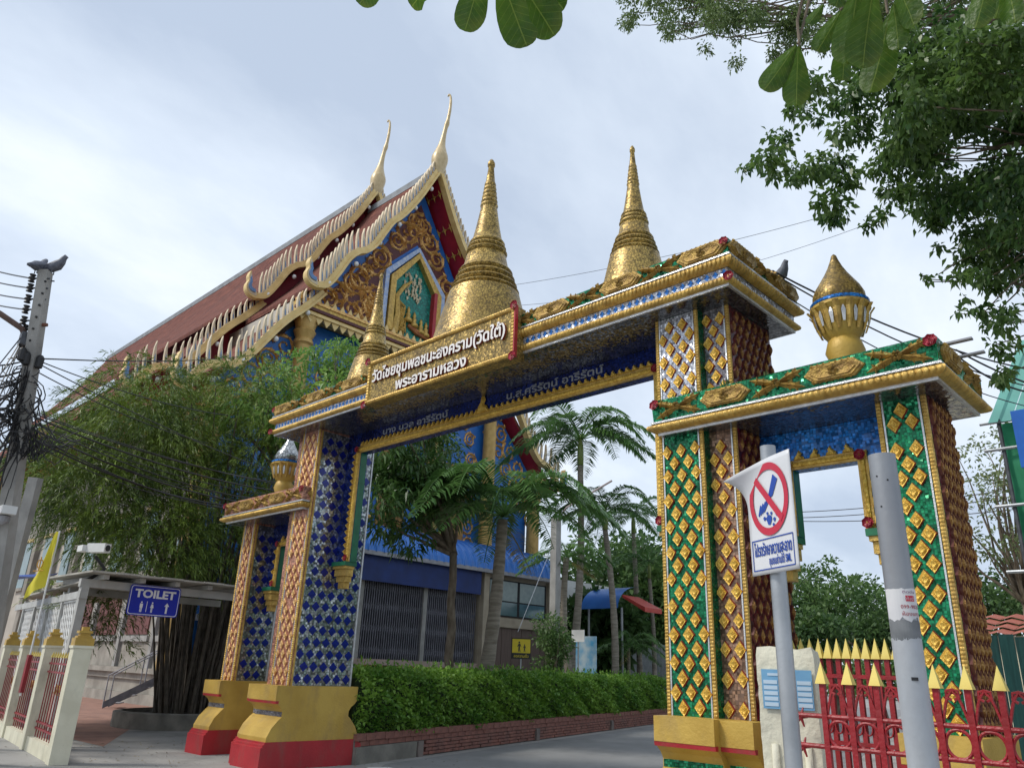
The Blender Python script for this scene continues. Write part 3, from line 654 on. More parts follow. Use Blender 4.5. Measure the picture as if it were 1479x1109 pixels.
MAROON = mat('maroon_shutter', (.17, .055, .05), (.12, .04, .035), .6, ns=4)
TGLASS = mat('teal_glass', (.10, .19, .20), (.07, .13, .14), .12, ns=2, spec=.8)
CHOF = mat('chofa_gold', (.60, .47, .27), (.50, .38, .2), .4, .2, ns=6, dirt=.3, dcol=(.3, .25, .18))
temple = thing('temple_hall', 'tall temple hall with tiered brown roofs, gold bargeboards and blue gilded gable', 'temple', (-40, TY, 0))
def spline(P, n):
    P = [Vector((*p, 0)) for p in P]; Q = [P[0]*2-P[1]]+P+[P[-1]*2-P[-2]]; out = []
    for i in range(1, len(Q)-2):
        for k in range(n):
            t = k/n; a, b, c, d = Q[i-1], Q[i], Q[i+1], Q[i+2]
            out.append(.5*((2*b)+(c-a)*t+(2*a-5*b+4*c-d)*t*t+(3*b-a-3*c+d)*t**3))
    out.append(P[-1]); return [(p.x, p.y) for p in out]
def fin_mesh(h, name='fin'):
    m = MB(); pts = [(-.11, -.06), (-.10, .35*h), (-.03, .7*h), (.12, h), (.075, .62*h), (.10, .3*h), (.10, -.06)]
    m.prism([(a*.62, b) for a, b in pts], 'x', -.06, .06, 0)
    m.prism([(-.022, .06*h), (-.02, .3*h), (.015, .45*h), (.02, .3*h), (.022, .06*h)], 'x', .058, .066, 1)
    return m.mesh(name, [FIN, FINB])
FINM = fin_mesh(.95); FINL = fin_mesh(.92)
def roof_tier(X0, X1, prof, thick=.22):
    """both slopes of one tier between X1 (back) and X0 (front); prof: (offset from the ridge line, z)"""
    for sg in (-1, 1):
        P = [(TY+sg*d, z) for d, z in prof]; poly = P+[(y, z-thick) for y, z in P[::-1]]
        m = MB().prism(poly, 'x', X1, X0); o = m.obj('roof', [BROOF, SOFR], temple)
        for p in o.data.polygons:
            if p.normal.z < -.2: p.material_index = 1
def bargeboard(X, path, sg, nf, fmesh, naga=True, w=.27, t=.26, wave=0.):
    """board that follows path (offset, z) from the top down, finned on its upper edge, ending in a serpent head"""
    pts = spline(path, 10)
    n = len(pts); up = []; dn = []; nr = []
    for i, (d, z) in enumerate(pts):
        a = pts[max(0, i-1)]; b = pts[min(n-1, i+1)]; tx, tz = b[0]-a[0], b[1]-a[1]; l = math.hypot(tx, tz); nx, nz = -tz/l, tx/l
        if nz < 0: nx, nz = -nx, -nz
        nr.append((nx, nz)); up.append((d+nx*w/2, z+nz*w/2)); dn.append((d-nx*w/2, z-nz*w/2))
    m = MB()
    for i in range(n-1):
        q = [up[i], up[i+1], dn[i+1], dn[i]]
        m.prism([(TY+sg*d, z) for d, z in q], 'x', X-t, X)
    # raised rim on the lower edge
    for i in range(n-1):
        q = [(dn[i][0]+nr[i][0]*.09, dn[i][1]+nr[i][1]*.09), (dn[i+1][0]+nr[i+1][0]*.09, dn[i+1][1]+nr[i+1][1]*.09), dn[i+1], dn[i]]
        m.prism([(TY+sg*d, z) for d, z in q], 'x', X, X+.06)
    b = m.obj('bargeboard', BOARD, temple)
    L_ = [0]
    for i in range(1, n): L_.append(L_[-1]+math.hypot(pts[i][0]-pts[i-1][0], pts[i][1]-pts[i-1][1]))
    for k in range(nf):
        s_ = L_[-1]*(k+.6)/(nf+.6); i = max(j for j in range(n) if L_[j] <= s_); i = min(i, n-2); f = (s_-L_[i])/(L_[i+1]-L_[i])
        d = up[i][0]*(1-f)+up[i+1][0]*f; z = up[i][1]*(1-f)+up[i+1][1]*f
        M = Matrix.Translation((X-t/2, TY+sg*d, z)) @ (Matrix.Diagonal((1, -sg, 1, 1))) @ Matrix.Rotation(math.radians(8), 4, 'X') @ Matrix.Diagonal((1, 1, .62+.5*k/nf, 1))
        obj('fin', fmesh, b, M)
    if naga:      # serpent head rising at the foot
        d, z = pts[-1]; m = MB()
        hp = [(d-.1, z-.22), (d+.55, z-.14), (d+.95, z+.18), (d+1.02, z+.62), (d+.86, z+.98), (d+.95, z+1.32), (d+.80, z+1.75), (d+.70, z+1.36), (d+.56, z+1.0), (d+.62, z+.66), (d+.52, z+.36), (d+.2, z+.22), (d-.1, z+.2)]
        hp = [(d+(a-d)*.5, z+(q-z)*.6) for a, q in hp]; hs = spline(hp, 3)
        m.prism([(TY+sg*a, q) for a, q in hs], 'x', X-.24, X+.03)
        h = m.obj('serpent_head', BOARD, b)
        for kk, s_ in ((.0, .82), (.05, .6)):
            mm = MB(); cx, cz = d+.32, z+.42
            mm.prism([(TY+sg*(cx+(a-cx)*s_), cz+(q-cz)*s_) for a, q in hs], 'x', X+.03+kk*.5, X+.05+kk); mm.obj('crest', FIN if kk == 0 else FINB, h)
    return b
def chofa(X, z, k=1.):
    """tall curved horn on the gable tip"""
    P = [(0, -.3, .22), (.05, .25, .34), (.12, .75, .40), (.16, 1.1, .30), (.22, 1.5, .18), (.34, 2.0, .12), (.50, 2.5, .10), (.62, 2.75, .12), (.70, 3.0, .085), (.82, 3.5, .075), (.86, 4.0, .065), (.80, 4.35, .055), (.66, 4.5, .045), (.55, 4.47, .05), (.47, 4.38, .02)]
    s = spline([(p[0], p[1]) for p in P], 3); r = [q for q, _ in spline([(p[2], i) for i, p in enumerate(P)], 3)]
    m = MB().tube([(X+.35*a*k-.1, TY+a*k*.25, z+b*k) for a, b in s], [max(.02, q*k) for q in r], 12)
    m.obj('horn_finial', CHOF, temple, smooth=True)
UP = [(0, 23.35), (1.2, 21.2), (2.4, 19.35), (3.9, 17.2), (5.55, 15.2)]
LOW = [(4.9, 15.35), (6.6, 13.1), (8.2, 11.35), (9.5, 10.15)]
def wavy(p, amp=.35, n=2, start=.42):
    """bargeboard line hung with S-shaped serpent bends on its lower half"""
    s = spline(p, 8); out = []
    for i, (d, z) in enumerate(s):
        t = i/(len(s)-1)
        if t > start: 
            u = (t-start)/(1-start); z += amp*math.sin(u*2*PI*n)*(.35+.65*u)*(-1 if False else 1)
        out.append((d, z))
    return out[::2]
def section(X0, X1, dz, sideboards=True, nu=30, nl=18):
    up = [(d, z+dz) for d, z in UP]; lo = [(d, z+dz) for d, z in LOW]
    roof_tier(X0-.3, X1, [(0, up[0][1]+.25)]+[(d+.02, z+.12) for d, z in up[1:]])
    roof_tier(X0-.9, X1, [(d, z) for d, z in lo])
    MB().box(X1, X0-.3, TY-.16, TY+.16, up[0][1]+.0, up[0][1]+.34).obj('ridge_cap', mat('ridge_grey', (.25, .27, .29), (.17, .18, .19), .7, ns=2) if 'ridge_grey' not in bpy.data.materials else bpy.data.materials['ridge_grey'], temple)
    for sg in (-1, 1):
        bargeboard(X0, wavy([(max(.12, d), z) for d, z in up], .34, 2), sg, nu, FINM)
        bargeboard(X0-.5, wavy([(d, z-.05) for d, z in lo], .38, 1.5, .12), sg, nl, FINL)
    chofa(X0-.1, up[0][1]+.1)
XF, X2 = -24., -29.
section(XF, X2-.5, 0)
section(X2, -66., 1.15)
# crimson closure between the tiers and pale dots under the boards
m = MB()
for sg in (-1, 1): m.prism([(TY, 23.9), (TY+sg*5.2, 16.0), (TY+sg*5.0, 14.9), (TY, 14.9)], 'x', X2-1.3, X2-1.2)
m.obj('gable_infill', SOFR, temple)
for sg in (-1, 1): MB().prism([(TY+sg*5., 15.9), (TY+sg*9.3, 11.0), (TY+sg*9.0, 10.8), (TY+sg*4.8, 10.8)], 'x', X2-1.9, X2-1.8).obj('gable_infill', SOFR, temple)
GLOBE = mat('globe_lamp', (.75, .74, .72), (.7, .7, .68), .3)
bulb = MB().lathe([(.02, -.11), (.08, -.07), (.1, 0), (.08, .07), (.02, .11)], k=10).mesh('globe_lamp', GLOBE, True)
for (X, pr, dz) in ((XF-.15, UP, 0), (X2-.15, UP, 1.15), (XF-.65, LOW, 0), (X2-.65, LOW, 1.15)):
    s = spline(pr, 6)
    for i in range(2, len(s)-1, 4): obj('globe_lamp', bulb, temple, Matrix.Translation((X+.1, TY-s[i][0], s[i][1]+dz-.38)))
# gold star motifs on the crimson soffit of the far slope
star = MB(); P_ = []
for i in range(8): a = 2*PI*i/8; q = .2 if i % 2 == 0 else .07; P_.append((q*math.cos(a), q*math.sin(a)*1.25))
star.add([(x, y, 0) for x, y in P_]+[(0, 0, -.04)], [(i, (i+1) % 8, 8) for i in range(8)]); starm = star.mesh('gold_star', GOLDB)
bat = MB()
for i in range(6):
    t = .10+.155*i; s = spline(UP, 12); k = int(t*(len(s)-1)); d, z = s[k]; d2, z2 = s[min(k+1, len(s)-1)]
    sl = math.atan2(z2-z, d2-d)
    for j in range(3):
        M = Matrix.Translation((XF-.5-.42*j+.1, TY+d-.02+.1*0, z-.12-.02)) @ Matrix.Rotation(sl, 4, 'X')
        obj('gold_star', starm, temple, M)
    if i in (2, 4): bat.cbox((0, 0, 0), (1.5, .12, .1), M=Matrix.Translation((XF-.9, TY+d+.55, z-.95)) @ Matrix.Rotation(sl, 4, 'X'))
bat.obj('soffit_batten', SOFR, temple)
# pediment
XP = -25.25
ped = MB().prism([(TY-5.4, 14.9), (TY-5.35, 15.1), (TY-3.6, 17.3), (TY-2.2, 19.3), (TY, 22.9), (TY+2.2, 19.3), (TY+3.6, 17.3), (TY+5.35, 15.1), (TY+5.4, 14.9)], 'x', XP-.2, XP).obj('pediment', TBLUE, temple)
def scroll_mesh(name, turns=1.6, w=.16, seed=0):
    """spiral acanthus scroll in the local y/z plane, unit radius, raised towards +x"""
    m = MB(); n = 30; V = []
    for i in range(n+1):
        t = i/n; a = t*turns*2*PI; r = 1.-.86*t; ww = w*(1.1-.75*t)*(1+.35*math.sin(i*1.7+seed)); c, s_ = math.cos(a), math.sin(a)
        for k, (dr, h) in enumerate(((-ww, 0), (-ww*.55, .09), (0, .16+.06*math.sin(i*.9)), (ww*.55, .09), (ww, 0))): V.append((h, c*(r+dr), s_*(r+dr)))
    m.add(V, [(i*5+k, i*5+k+1, i*5+6+k, i*5+5+k) for i in range(n) for k in range(4)])
    for j in range(9):        # leaflets flaming outward
        t = j/9*.6; a = t*turns*2*PI; r = 1-.86*t; c, s_ = math.cos(a), math.sin(a); b = Vector((0, c*r, s_*r)); o = Vector((0, c, s_)); tg = Vector((0, -s_, c))
        tip = b+o*(.34*(1-t*.7))+tg*.26
        m.add([b-tg*.13, b+tg*.16, tip, b+o*.13+tg*.08+Vector((.13, 0, 0))], [(0, 1, 3), (1, 2, 3), (2, 0, 3)])
    return m.mesh(name, SCRG)
SCR = [scroll_mesh('scroll', 1.5+.3*i, .15, i*1.3) for i in range(3)]
def scrolls(parent, X, spots):
    for (y, z, r, fl, rot) in spots:
        obj('scroll', SCR[rnd.randrange(3)], parent, Matrix.Translation((X, y, z)) @ Matrix.Rotation(rot, 4, 'X') @ Matrix.Diagonal((r, r*fl, r, 1)))
sp = []
edge = spline([(0, 22.0), (1.9, 18.9), (3.3, 16.9), (4.9, 15.2)], 9)
for sg in (-1, 1):
    for i in range(2, len(edge), 2):
        d, z = edge[i]; r = .42+.12*math.sin(i*2.1)
        sp.append((TY+sg*(d-.12), z-.22, r*1.2, sg, rnd.uniform(0, 6)))
        if i > 8: sp.append((TY+sg*(d-.95), z-.75, r*1.15, -sg, rnd.uniform(0, 6)))
        if i > 10: sp.append((TY+sg*(d-.9), z-1.35, r*1.0, sg, rnd.uniform(0, 6)))
        if i > 12: sp.append((TY+sg*(d-1.9), z-.9, r*1.05, -sg, rnd.uniform(0, 6)))
sp += [(TY, 21.1, .5, 1, 1.2), (TY-.3, 20.5, .42, 1, 0), (TY+.35, 20.4, .42, -1, 0)]
sp = [q for q in sp if not (abs(q[0]-TY) < 1.75 and q[1] < 19.0) and q[1] > 15.15]
scrolls(ped, XP+.01, sp)
# dark red sheet painted in as the shade between the gilded scrolls
bk = MB()
for sg in (-1, 1): bk.prism([(TY, 22.1), (TY+sg*1.95, 18.9), (TY+sg*3.35, 16.9), (TY+sg*4.75, 15.3), (TY+sg*1.9, 15.3), (TY+sg*1.8, 18.0), (TY, 19.9)], 'x', XP-.003, XP+.006)
bk.obj('scroll_shade', SCRD, ped)
# niche: gold frame, teal field, gilded relief
nf = [(TY-1.45, 15.1), (TY-1.45, 17.7), (TY, 19.4), (TY+1.45, 17.7), (TY+1.45, 15.1)]
MB().prism([(TY+(y-TY)*.82, 15.1+(z-15.1)*.93) for y, z in nf], 'x', XP, XP+.03).obj('niche_field', TEAL, ped)
fr = MB()
for a, b in zip(nf[:-1], nf[1:]):
    a2 = (TY+(a[0]-TY)*.8, 15.1+(a[1]-15.1)*.93); b2 = (TY+(b[0]-TY)*.8, 15.1+(b[1]-15.1)*.93)
    fr.prism([a, b, b2, a2], 'x', XP, XP+.28)
fr.obj('niche_frame', GOLDB, ped)
fr = MB()
for a, b in zip(nf[:-1], nf[1:]):
    f = lambda p, k: (TY+(p[0]-TY)*k, 15.1+(p[1]-15.1)*(.4*k+.6+.0))
    fr.prism([f(a, 1.18), f(b, 1.18), f(b, 1.04), f(a, 1.04)], 'x', XP, XP+.2)
fr.obj('niche_outer_frame', mat('niche_blue_white', (.25, .36, .62), (.5, .55, .62), .4, .1, ns=9), ped)
MB().box(XP+.02, XP+.3, TY+1.02, TY+1.2, 15.1, 17.75).obj('niche_reveal', REDP, ped)
rel = MB()      # gilded tree relief: trunk, hanging boughs
rel.tube([(XP+.05, TY-.95, 15.1), (XP+.1, TY-.85, 16.0), (XP+.1, TY-.95, 16.9), (XP+.1, TY-.6, 17.5), (XP+.08, TY-.2, 17.9)], [.22, .15, .12, .1, .05], 7)
for i in range(26):
    a = rnd.uniform(-.9, .5); z = rnd.uniform(15.1, 16.5); rel.tube([(XP+.06, TY-.85, z+.3), (XP+.12, TY-.85+.2+.2*(a+.9), z+.1), (XP+.06, TY-.75+.35*(a+.9), z-.25)], [.05, .04, .015], 5)
rel.obj('gilded_tree', GOLDB, ped)
lf = MB()
for i in range(60):
    y = TY+rnd.uniform(-.6, .35); z = rnd.uniform(17.2, 18.5)-abs(y-TY+.1)*.7
    lf.add([(XP+.05, y, z+.1), (XP+.1, y+.07, z), (XP+.05, y, z-.14), (XP+.1, y-.07, z)], [(0, 1, 2), (0, 2, 3)])
lf.obj('gilded_leaves', mat('pale_gilt', (.62, .54, .36), (.42, .34, .2), .4, .2), ped)
for i, (dy, z) in enumerate(((-.25, 16.2), (.1, 16.05), (.5, 15.85), (.8, 15.8))):
    MB().lathe([(.2, -.32), (.19, -.18), (.1, -.1), (.12, .06), (.05, .12), (.085, .2), (.07, .28), (.02, .42)], (XP+.1, TY+dy, z), 10).obj('seated_figure', GOLDB, ped, smooth=True)
MB().tube([(XP+.08, TY-.2, 15.75), (XP+.1, TY+.3, 15.55), (XP+.08, TY+.95, 15.45)], [.08, .14, .1], 7).obj('ledge', mat('terracotta', (.42, .16, .05), (.3, .1, .04), .6), ped)
# entablature
ent = MB().box(XP-.1, XP+.5, TY-5.7, TY+5.7, 14.25, 14.85).obj('entablature', GOLDB, temple)
for z, d, mm_ in ((14.86, .55, SCRG), (14.55, .58, SCRD), (14.33, .62, BOARD)): MB().box(XP+.2, XP+d, TY-5.8, TY+5.8, z-.09, z+.03).obj('moulding', mm_, ent)
tooth = MB().prism([(-.18, 0), (.18, 0), (.10, -.16), (0, -.3), (-.10, -.16)], 'x', 0, .05).mesh('pendant', BOARD)
lotp = MB().prism([(-.17, 0), (.17, 0), (0, .34)], 'x', 0, .06).mesh('lotus_petal', BOARD)
for i in range(31):
    y = TY-5.6+i*.373
    obj('pendant', tooth, ent, Matrix.Translation((XP+.5, y, 14.25))); obj('lotus_petal', lotp, ent, Matrix.Translation((XP+.3, y, 14.89)))
# gable wall, columns and wall ornaments
MB().box(-66, XP-.6, TY-5.6, TY+5.6, 1.2, 15.).obj('wall', WALLC, temple)
gw = MB().prism([(TY-8.2, 1.2), (TY-8.2, 10.9), (TY-5.1, 14.3), (TY+5.1, 14.3), (TY+8.2, 10.9), (TY+8.2, 1.2)], 'x', XP-.6, XP-.3).obj('gable_wall', TBLUE, temple)
for y in (TY-5.15, TY-1.8, TY+1.8, TY+5.15, TY+8.3, TY-8.2):
    zt = 14.25 if abs(y-TY) < 6 else 10.4
    c = MB().lathe([(.34, 1.2), (.30, zt-1.2), (.32, zt-1.15), (.40, zt-1.1), (.36, zt-.95), (.3, zt-.9), (.44, zt-.6), (.36, zt-.5), (.48, zt-.1), (.48, zt)], (XP+.1, y, 0), 20).obj('column', mat('column_gold', (.60, .40, .14), (.5, .32, .1), .45, .25, ns=5) if 'column_gold' not in bpy.data.materials else bpy.data.materials['column_gold'], temple, smooth=40)
sp = []
for sg in (-1, 1):
    for i in range(6):        # aisle gables
        d = 5.7+i*.58; z = 13.2-i*.72; sp += [(TY+sg*d, z-.2, .48, sg, i*1.1), (TY+sg*(d-.15), z-1.1, .42, -sg, i*.8)]
    for y0 in (TY+sg*3.4,):   # door pediments
        for k in range(7):
            a = PI*k/6; sp.append((y0+math.cos(a)*.95, 10.6+math.sin(a)*1.9, .36, 1 if math.cos(a) > 0 else -1, a))
        for k in range(5): sp += [(y0-1.0, 9.8-k*.75, .34, -1, k), (y0+1.0, 9.8-k*.75, .34, 1, k*1.3)]
for k in range(9):
    a = PI*k/8; sp.append((TY+math.cos(a)*1.1, 10.9+math.sin(a)*2.1, .38, 1 if math.cos(a) > 0 else -1, a))
scrolls(gw, XP-.29, sp)
for y0 in (TY-3.4, TY, TY+3.4):
    MB().box(XP-.3, XP-.24, y0-.7, y0+.7, 1.2, 10.2).obj('door', mat('gilt_door', (.30, .17, .04), (.18, .09, .03), .4, .4, ns=7) if 'gilt_door' not in bpy.data.materials else bpy.data.materials['gilt_door'], gw)
# long side aisle wall with pilasters, windows and plinth
aw = MB().box(-66, -26.2, TY-6.6, TY-6.0, 1.2, 12.).obj('aisle_wall', WALLC, temple)
for i in range(12):
    x = -27.5-i*3.3
    MB().box(x-.28, x+.28, TY-6.85, TY-6.6, 1.2, 11.4).obj('pilaster', PLIN, aw)
    MB().prism([(TY-6.85, 10.6), (TY-8.6, 11.2), (TY-8.5, 11.4), (TY-6.85, 11.6)], 'x', x-.12, x+.12).obj('eave_bracket', SCRG, aw)
    w = MB().box(x-2.2, x-1.1, TY-6.68, TY-6.6, 4.8, 7.2).obj('window', TGLASS, aw)
    MB().box(x-2.35, x-.95, TY-6.74, TY-6.66, 4.62, 4.78).obj('sill', PLIN, w); MB().box(x-2.35, x-.95, TY-6.74, TY-6.66, 7.22, 7.4).obj('head', BOARD, w)
for k, (y, z0, z1) in enumerate(((TY-7.1, 0, .35), (TY-6.95, .35, .8), (TY-7.05, .8, 1.02), (TY-7.2, 1.02, 1.2))):
    MB().box(-66, -24.4, y, TY-6, z0, z1-.004).obj('plinth_course', PLIN, temple)
# lean-to room under the eaves with maroon shutters
lt = MB().box(-40, -27.3, TY-6.95, TY-6.6, 1.2, 4.6).obj('lean_to_wall', PLIN, temple)
for i in range(4):
    x = -38.4+i*3.1
    for j in range(5): MB().box(x+j*.42, x+j*.42+.40, TY-7.0, TY-6.95, 2.35, 4.4).obj('shutter_leaf', MAROON, lt)
    MB().box(x-.15, x+2.25, TY-7.04, TY-6.95, 2.1, 2.3).obj('sill', CONC, lt)
    MB().box(x-.45, x-.2, TY-7.08, TY-6.95, 1.2, 4.6).obj('pilaster', CONC, lt)
MB().box(-26.9, -24.8, TY-7.2, TY-6.9, 1.2, 2.35).obj('parapet', PLIN, temple)
# ------------------------------------------------------------------ annex with the blue awning
BLUEA = mat('blue_metal_sheet', (.05, .21, .62), (.04, .16, .50), .38, .15, ns=1.2, dirt=.35, dcol=(.16, .19, .26), dscale=.9)
NAVY = mat('blue_tarpaulin', (.008, .032, .17), (.006, .022, .11), .6, ns=2)
BWALL = mat('beige_render', (.42, .36, .27), (.34, .285, .21), .8, ns=2, dirt=.3, dcol=(.22, .18, .14))
BROWNP = mat('brown_panel', (.15, .105, .085), (.11, .075, .06), .6, ns=6, stretch=(1, 6, .3))
ORANGE = mat('orange_baluster', (.48, .15, .04), (.36, .1, .03), .5)
PINKR = mat('pinkish_rail', (.42, .32, .27), (.33, .25, .21), .7, ns=3, dirt=.3)
AX = -22.2; AY0, AYm, AY1 = 12.4, 21.2, 25.3
annex = thing('temple_annex', 'low temple annex with curved blue metal awning and folding steel shutters', 'annex', (AX-1, 18, 0))
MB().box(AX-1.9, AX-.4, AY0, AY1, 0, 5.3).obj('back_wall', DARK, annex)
MB().box(AX-1.9, AX+.05, AY0, AYm+.1, 0, .95).obj('porch_floor', PINKR, annex)
# awning: one curved sheet per panel with a standing rib between panels
def awning_mesh(w):
    m = MB(); V = []; n = 9; K = 7
    for i in range(n+1):
        a = PI/2*i/n; x = -1.2+1.75*math.sin(a); z = 5.2+1.15*math.cos(a)
        for k in range(K):
            u = k/(K-1); y = u*w; rib = .035 if k in (0, K-1) else (.012 if k % 2 == 0 else 0.)
            V.append((x+math.sin(a)*rib, y, z+math.cos(a)*rib))
    m.add(V, [(i*K+k, i*K+k+1, (i+1)*K+k+1, (i+1)*K+k) for i in range(n) for k in range(K-1)])
    return m.mesh('awning_panel', BLUEA)
pwid = (AY1-AY0)/38; am = awning_mesh(pwid*.985)
rib = MB().tube([(AX-1.2+1.78*math.sin(a), 0, 5.2+1.18*math.cos(a)) for a in [PI/2*i/9 for i in range(10)]], .028, 5).mesh('awning_rib', BLUEA)
for i in range(38):
    obj('awning_panel', am, annex, Matrix.Translation((AX, AY0+i*pwid, 0)))
    obj('awning_rib', rib, annex, Matrix.Translation((0, AY0+i*pwid, 0)))
MB().box(AX+.5, AX+.56, AY0, AY1, 5.08, 5.22).obj('gutter_edge', GSTEEL, annex)
MB().box(AX+.3, AX+.34, AY0, AYm-.2, 4.25, 5.1).obj('drop_curtain', NAVY, annex)
# shutters
SHUT = mat('shutter_steel', (.19, .19, .22), (.13, .13, .155), .5, .2, ns=5, dirt=.3)
for j, (y0, y1) in enumerate(((AY0+.1, 15.6), (15.8, 18.4), (18.6, AYm-.15))):
    m = MB(); n = int((y1-y0)/.095)
    for i in range(n+1):
        y = y0+(y1-y0)*i/n; m.box(AX-.02, AX+.02, y-.014, y+.014, 1.78, 4.5)
        if i < n:
            for z in (2.05, 2.75, 3.45, 4.1):
                d = (y1-y0)/n
                for sg in (-1, 1): m.tube([(AX-.005, y, z-sg*.17), (AX-.005, y+d, z+sg*.17)], .009, 4, cap=False)
    tag(m.obj('folding_shutter', SHUT, annex), kind='stuff')
for y in (15.7, 18.5): MB().box(AX-.09, AX+.09, y-.09, y+.09, .95, 5.1).obj('post', CONC, annex)
# balustrade
MB().box(AX-.1, AX+.12, AY0, AYm, 1.6, 1.78).obj('rail', PINKR, annex)
for i in range(6): y = AY0+.1+i*1.72; MB().box(AX-.08, AX+.1, y-.13, y+.13, .95, 1.6).obj('baluster_post', PINKR, annex)
balm = MB().lathe([(.06, 0), (.06, .05), (.035, .1), (.075, .28), (.03, .46), (.055, .6), (.055, .65)], k=10).mesh('baluster', ORANGE, True)
for i in range(38):
    y = AY0+.35+i*.228
    obj('baluster', balm, annex, Matrix.Translation((AX, y, .95)))
# window bay
MB().box(AX-1.8, AX+.1, AYm, AY1, 0, 5.15).obj('bay_wall', BWALL, annex)
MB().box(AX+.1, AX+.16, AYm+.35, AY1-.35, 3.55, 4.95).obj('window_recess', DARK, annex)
for (y0, y1, z0, z1) in ((AYm+.45, 23.2, 4.15, 4.9), (23.35, AY1-.45, 4.15, 4.9), (AYm+.45, 23.2, 3.6, 4.1), (23.35, AY1-.45, 3.6, 4.1)):
    MB().box(AX+.15, AX+.17, y0, y1, z0, z1).obj('pane', TGLASS if z0 < 4 else mat('frosted_pane', (.27, .33, .31), (.22, .28, .27), .3) if 'frosted_pane' not in bpy.data.materials else bpy.data.materials['frosted_pane'], annex)
for y in (AYm+.15, AY1-.15): MB().box(AX+.1, AX+.3, y-.14, y+.14, 0, 5.1).obj('pilaster', BWALL, annex)
MB().box(AX+.1, AX+.26, AYm+.29, AY1-.29, 3.15, 3.5).obj('sill', BWALL, annex)
npl = 12
for i in range(npl):
    y0 = AYm+.35+i*(AY1-AYm-.7)/npl; MB().box(AX+.1, AX+.15+.01*(i % 2), y0+.006, y0+(AY1-AYm-.7)/npl-.006, .4, 3.12).obj('panel_board', BROWNP, annex)
# ------------------------------------------------------------------ brick planter and hedge along the roadway
BRICK = mat('red_brick', (.27, .115, .085), (.17, .075, .06), .9, ns=5, bump=.4, bs=30, dirt=.5, dcol=(.09, .075, .065), dscale=1.4)
MORT = mat('mortar', (.20, .165, .145), (.13, .11, .1), .95, ns=4)
A_, B_ = Vector((-11.86, 8.62, 0)), Vector((-17.3, 26.8, 0)); U_ = (B_-A_).normalized(); Nn = Vector((U_.y, -U_.x, 0)); HL = (B_-A_).length
def hm(): 
    M = Matrix.Identity(4)
    for i in range(3): M[i][0] = U_[i]; M[i][1] = -Nn[i]; M[i][2] = (0, 0, 1)[i]; M[i][3] = A_[i]
    return M
HM = hm()      # local x along the planter, local -y towards the road
pl = thing('brick_planter', 'long low red brick planter edging the roadway below the hedge', 'planter', A_)
MB().box(0, HL, .05, 1.2, 0, .40, M=HM).obj('core', MORT, pl)
cap = MB().box(0, .265, 0, .14, 0, .11).mesh('cap_brick', BRICK)
for i in range(int(HL/.275)):
    obj('cap_brick', cap, pl, HM @ Matrix.Translation((i*.275+.004, rnd.uniform(-.006, .006), .37+rnd.uniform(-.004, .004))))
cap2 = MB().box(0, .265, 0, .10, 0, .085).mesh('ledge_brick', BRICK)
for i in range(int(HL/.275)):
    obj('ledge_brick', cap2, pl, HM @ Matrix.Translation((i*.275+.14, .02+rnd.uniform(-.005, .005), .278)))
m = MB(); n = int(HL/.23)
for r_ in range(4):
    for i in range(n):
        if i*.23 < 1.9: continue
        x = i*.23+(.115 if r_ % 2 else 0); m.box(x+.006, x+.222, .0+rnd.uniform(-.012, .008), .06, .02+r_*.064, .02+r_*.064+.052, M=HM)
tag(m.obj('wall_brick_courses', BRICK, pl), kind='stuff')
MB().box(.0, 1.85, -.02, .06, 0, .27, M=HM).obj('rendered_end', CONCD, pl)
for x in (1.95, 7.2, 12.5): MB().box(x-.09, x+.09, -.05, .05, 0, .272, M=HM).obj('pier', MORT, pl)
# ------------------------------------------------------------------ vegetation
def leaf_mat(name, a, b, tr=.35, rough=.5, k=1.5): a, b = tuple(x*k for x in a), tuple(x*k for x in b); return mat(name, a, b, rough, island=True, transl=tr)
def leaves_np(C, D, size, wid, droop=.0, up=.5, rng=npr, fold=.12):
    """rhombic leaves: C centres (n,3), D leaf directions (n,3)"""
    n = len(C); s = size*rng.uniform(.6, 1.25, n)[:, None]
    D = D/np.maximum(np.linalg.norm(D, axis=1)[:, None], 1e-6)
    Nr = rng.normal(size=(n, 3)); Nr[:, 2] = np.abs(Nr[:, 2])+up
    S = np.cross(D, Nr); S /= np.maximum(np.linalg.norm(S, axis=1)[:, None], 1e-6); Nn_ = np.cross(S, D)
    b = C; t = C+D*s+np.array([0, 0, -1.])*droop*s; m = C+D*s*.45
    V = np.stack([b, m+S*s*wid*.5+Nn_*s*fold, t, m-S*s*wid*.5+Nn_*s*fold], 1).reshape(-1, 3)
    return V, np.arange(4*n).reshape(n, 4)
def blob_points(blobs, n, shell=.55, rng=npr):
    """points in ellipsoid clumps: blobs (x,y,z,rx,ry,rz); returns positions and outward directions"""
    B = np.array(blobs, float); w = (B[:, 3]*B[:, 4]*B[:, 5])**.66; k = rng.choice(len(B), n, p=w/w.sum())
    d = rng.normal(size=(n, 3)); d /= np.linalg.norm(d, axis=1)[:, None]
    r = (shell+(1-shell)*rng.random(n)**.6)*rng.uniform(.75, 1.08, n)
    return B[k, :3]+d*r[:, None]*B[k, 3:6], d
def clumps(c, rad, n, size, rng=npr, flat=.75):
    """n leaf clumps spread through an ellipsoid"""
    d = rng.normal(size=(n, 3)); d /= np.linalg.norm(d, axis=1)[:, None]; r = rng.random(n)**.45
    P = np.array(c)+d*r[:, None]*np.array(rad); s = size*rng.uniform(.6, 1.35, n)
    return [(p[0], p[1], p[2], a, a, a*flat) for p, a in zip(P, s)]
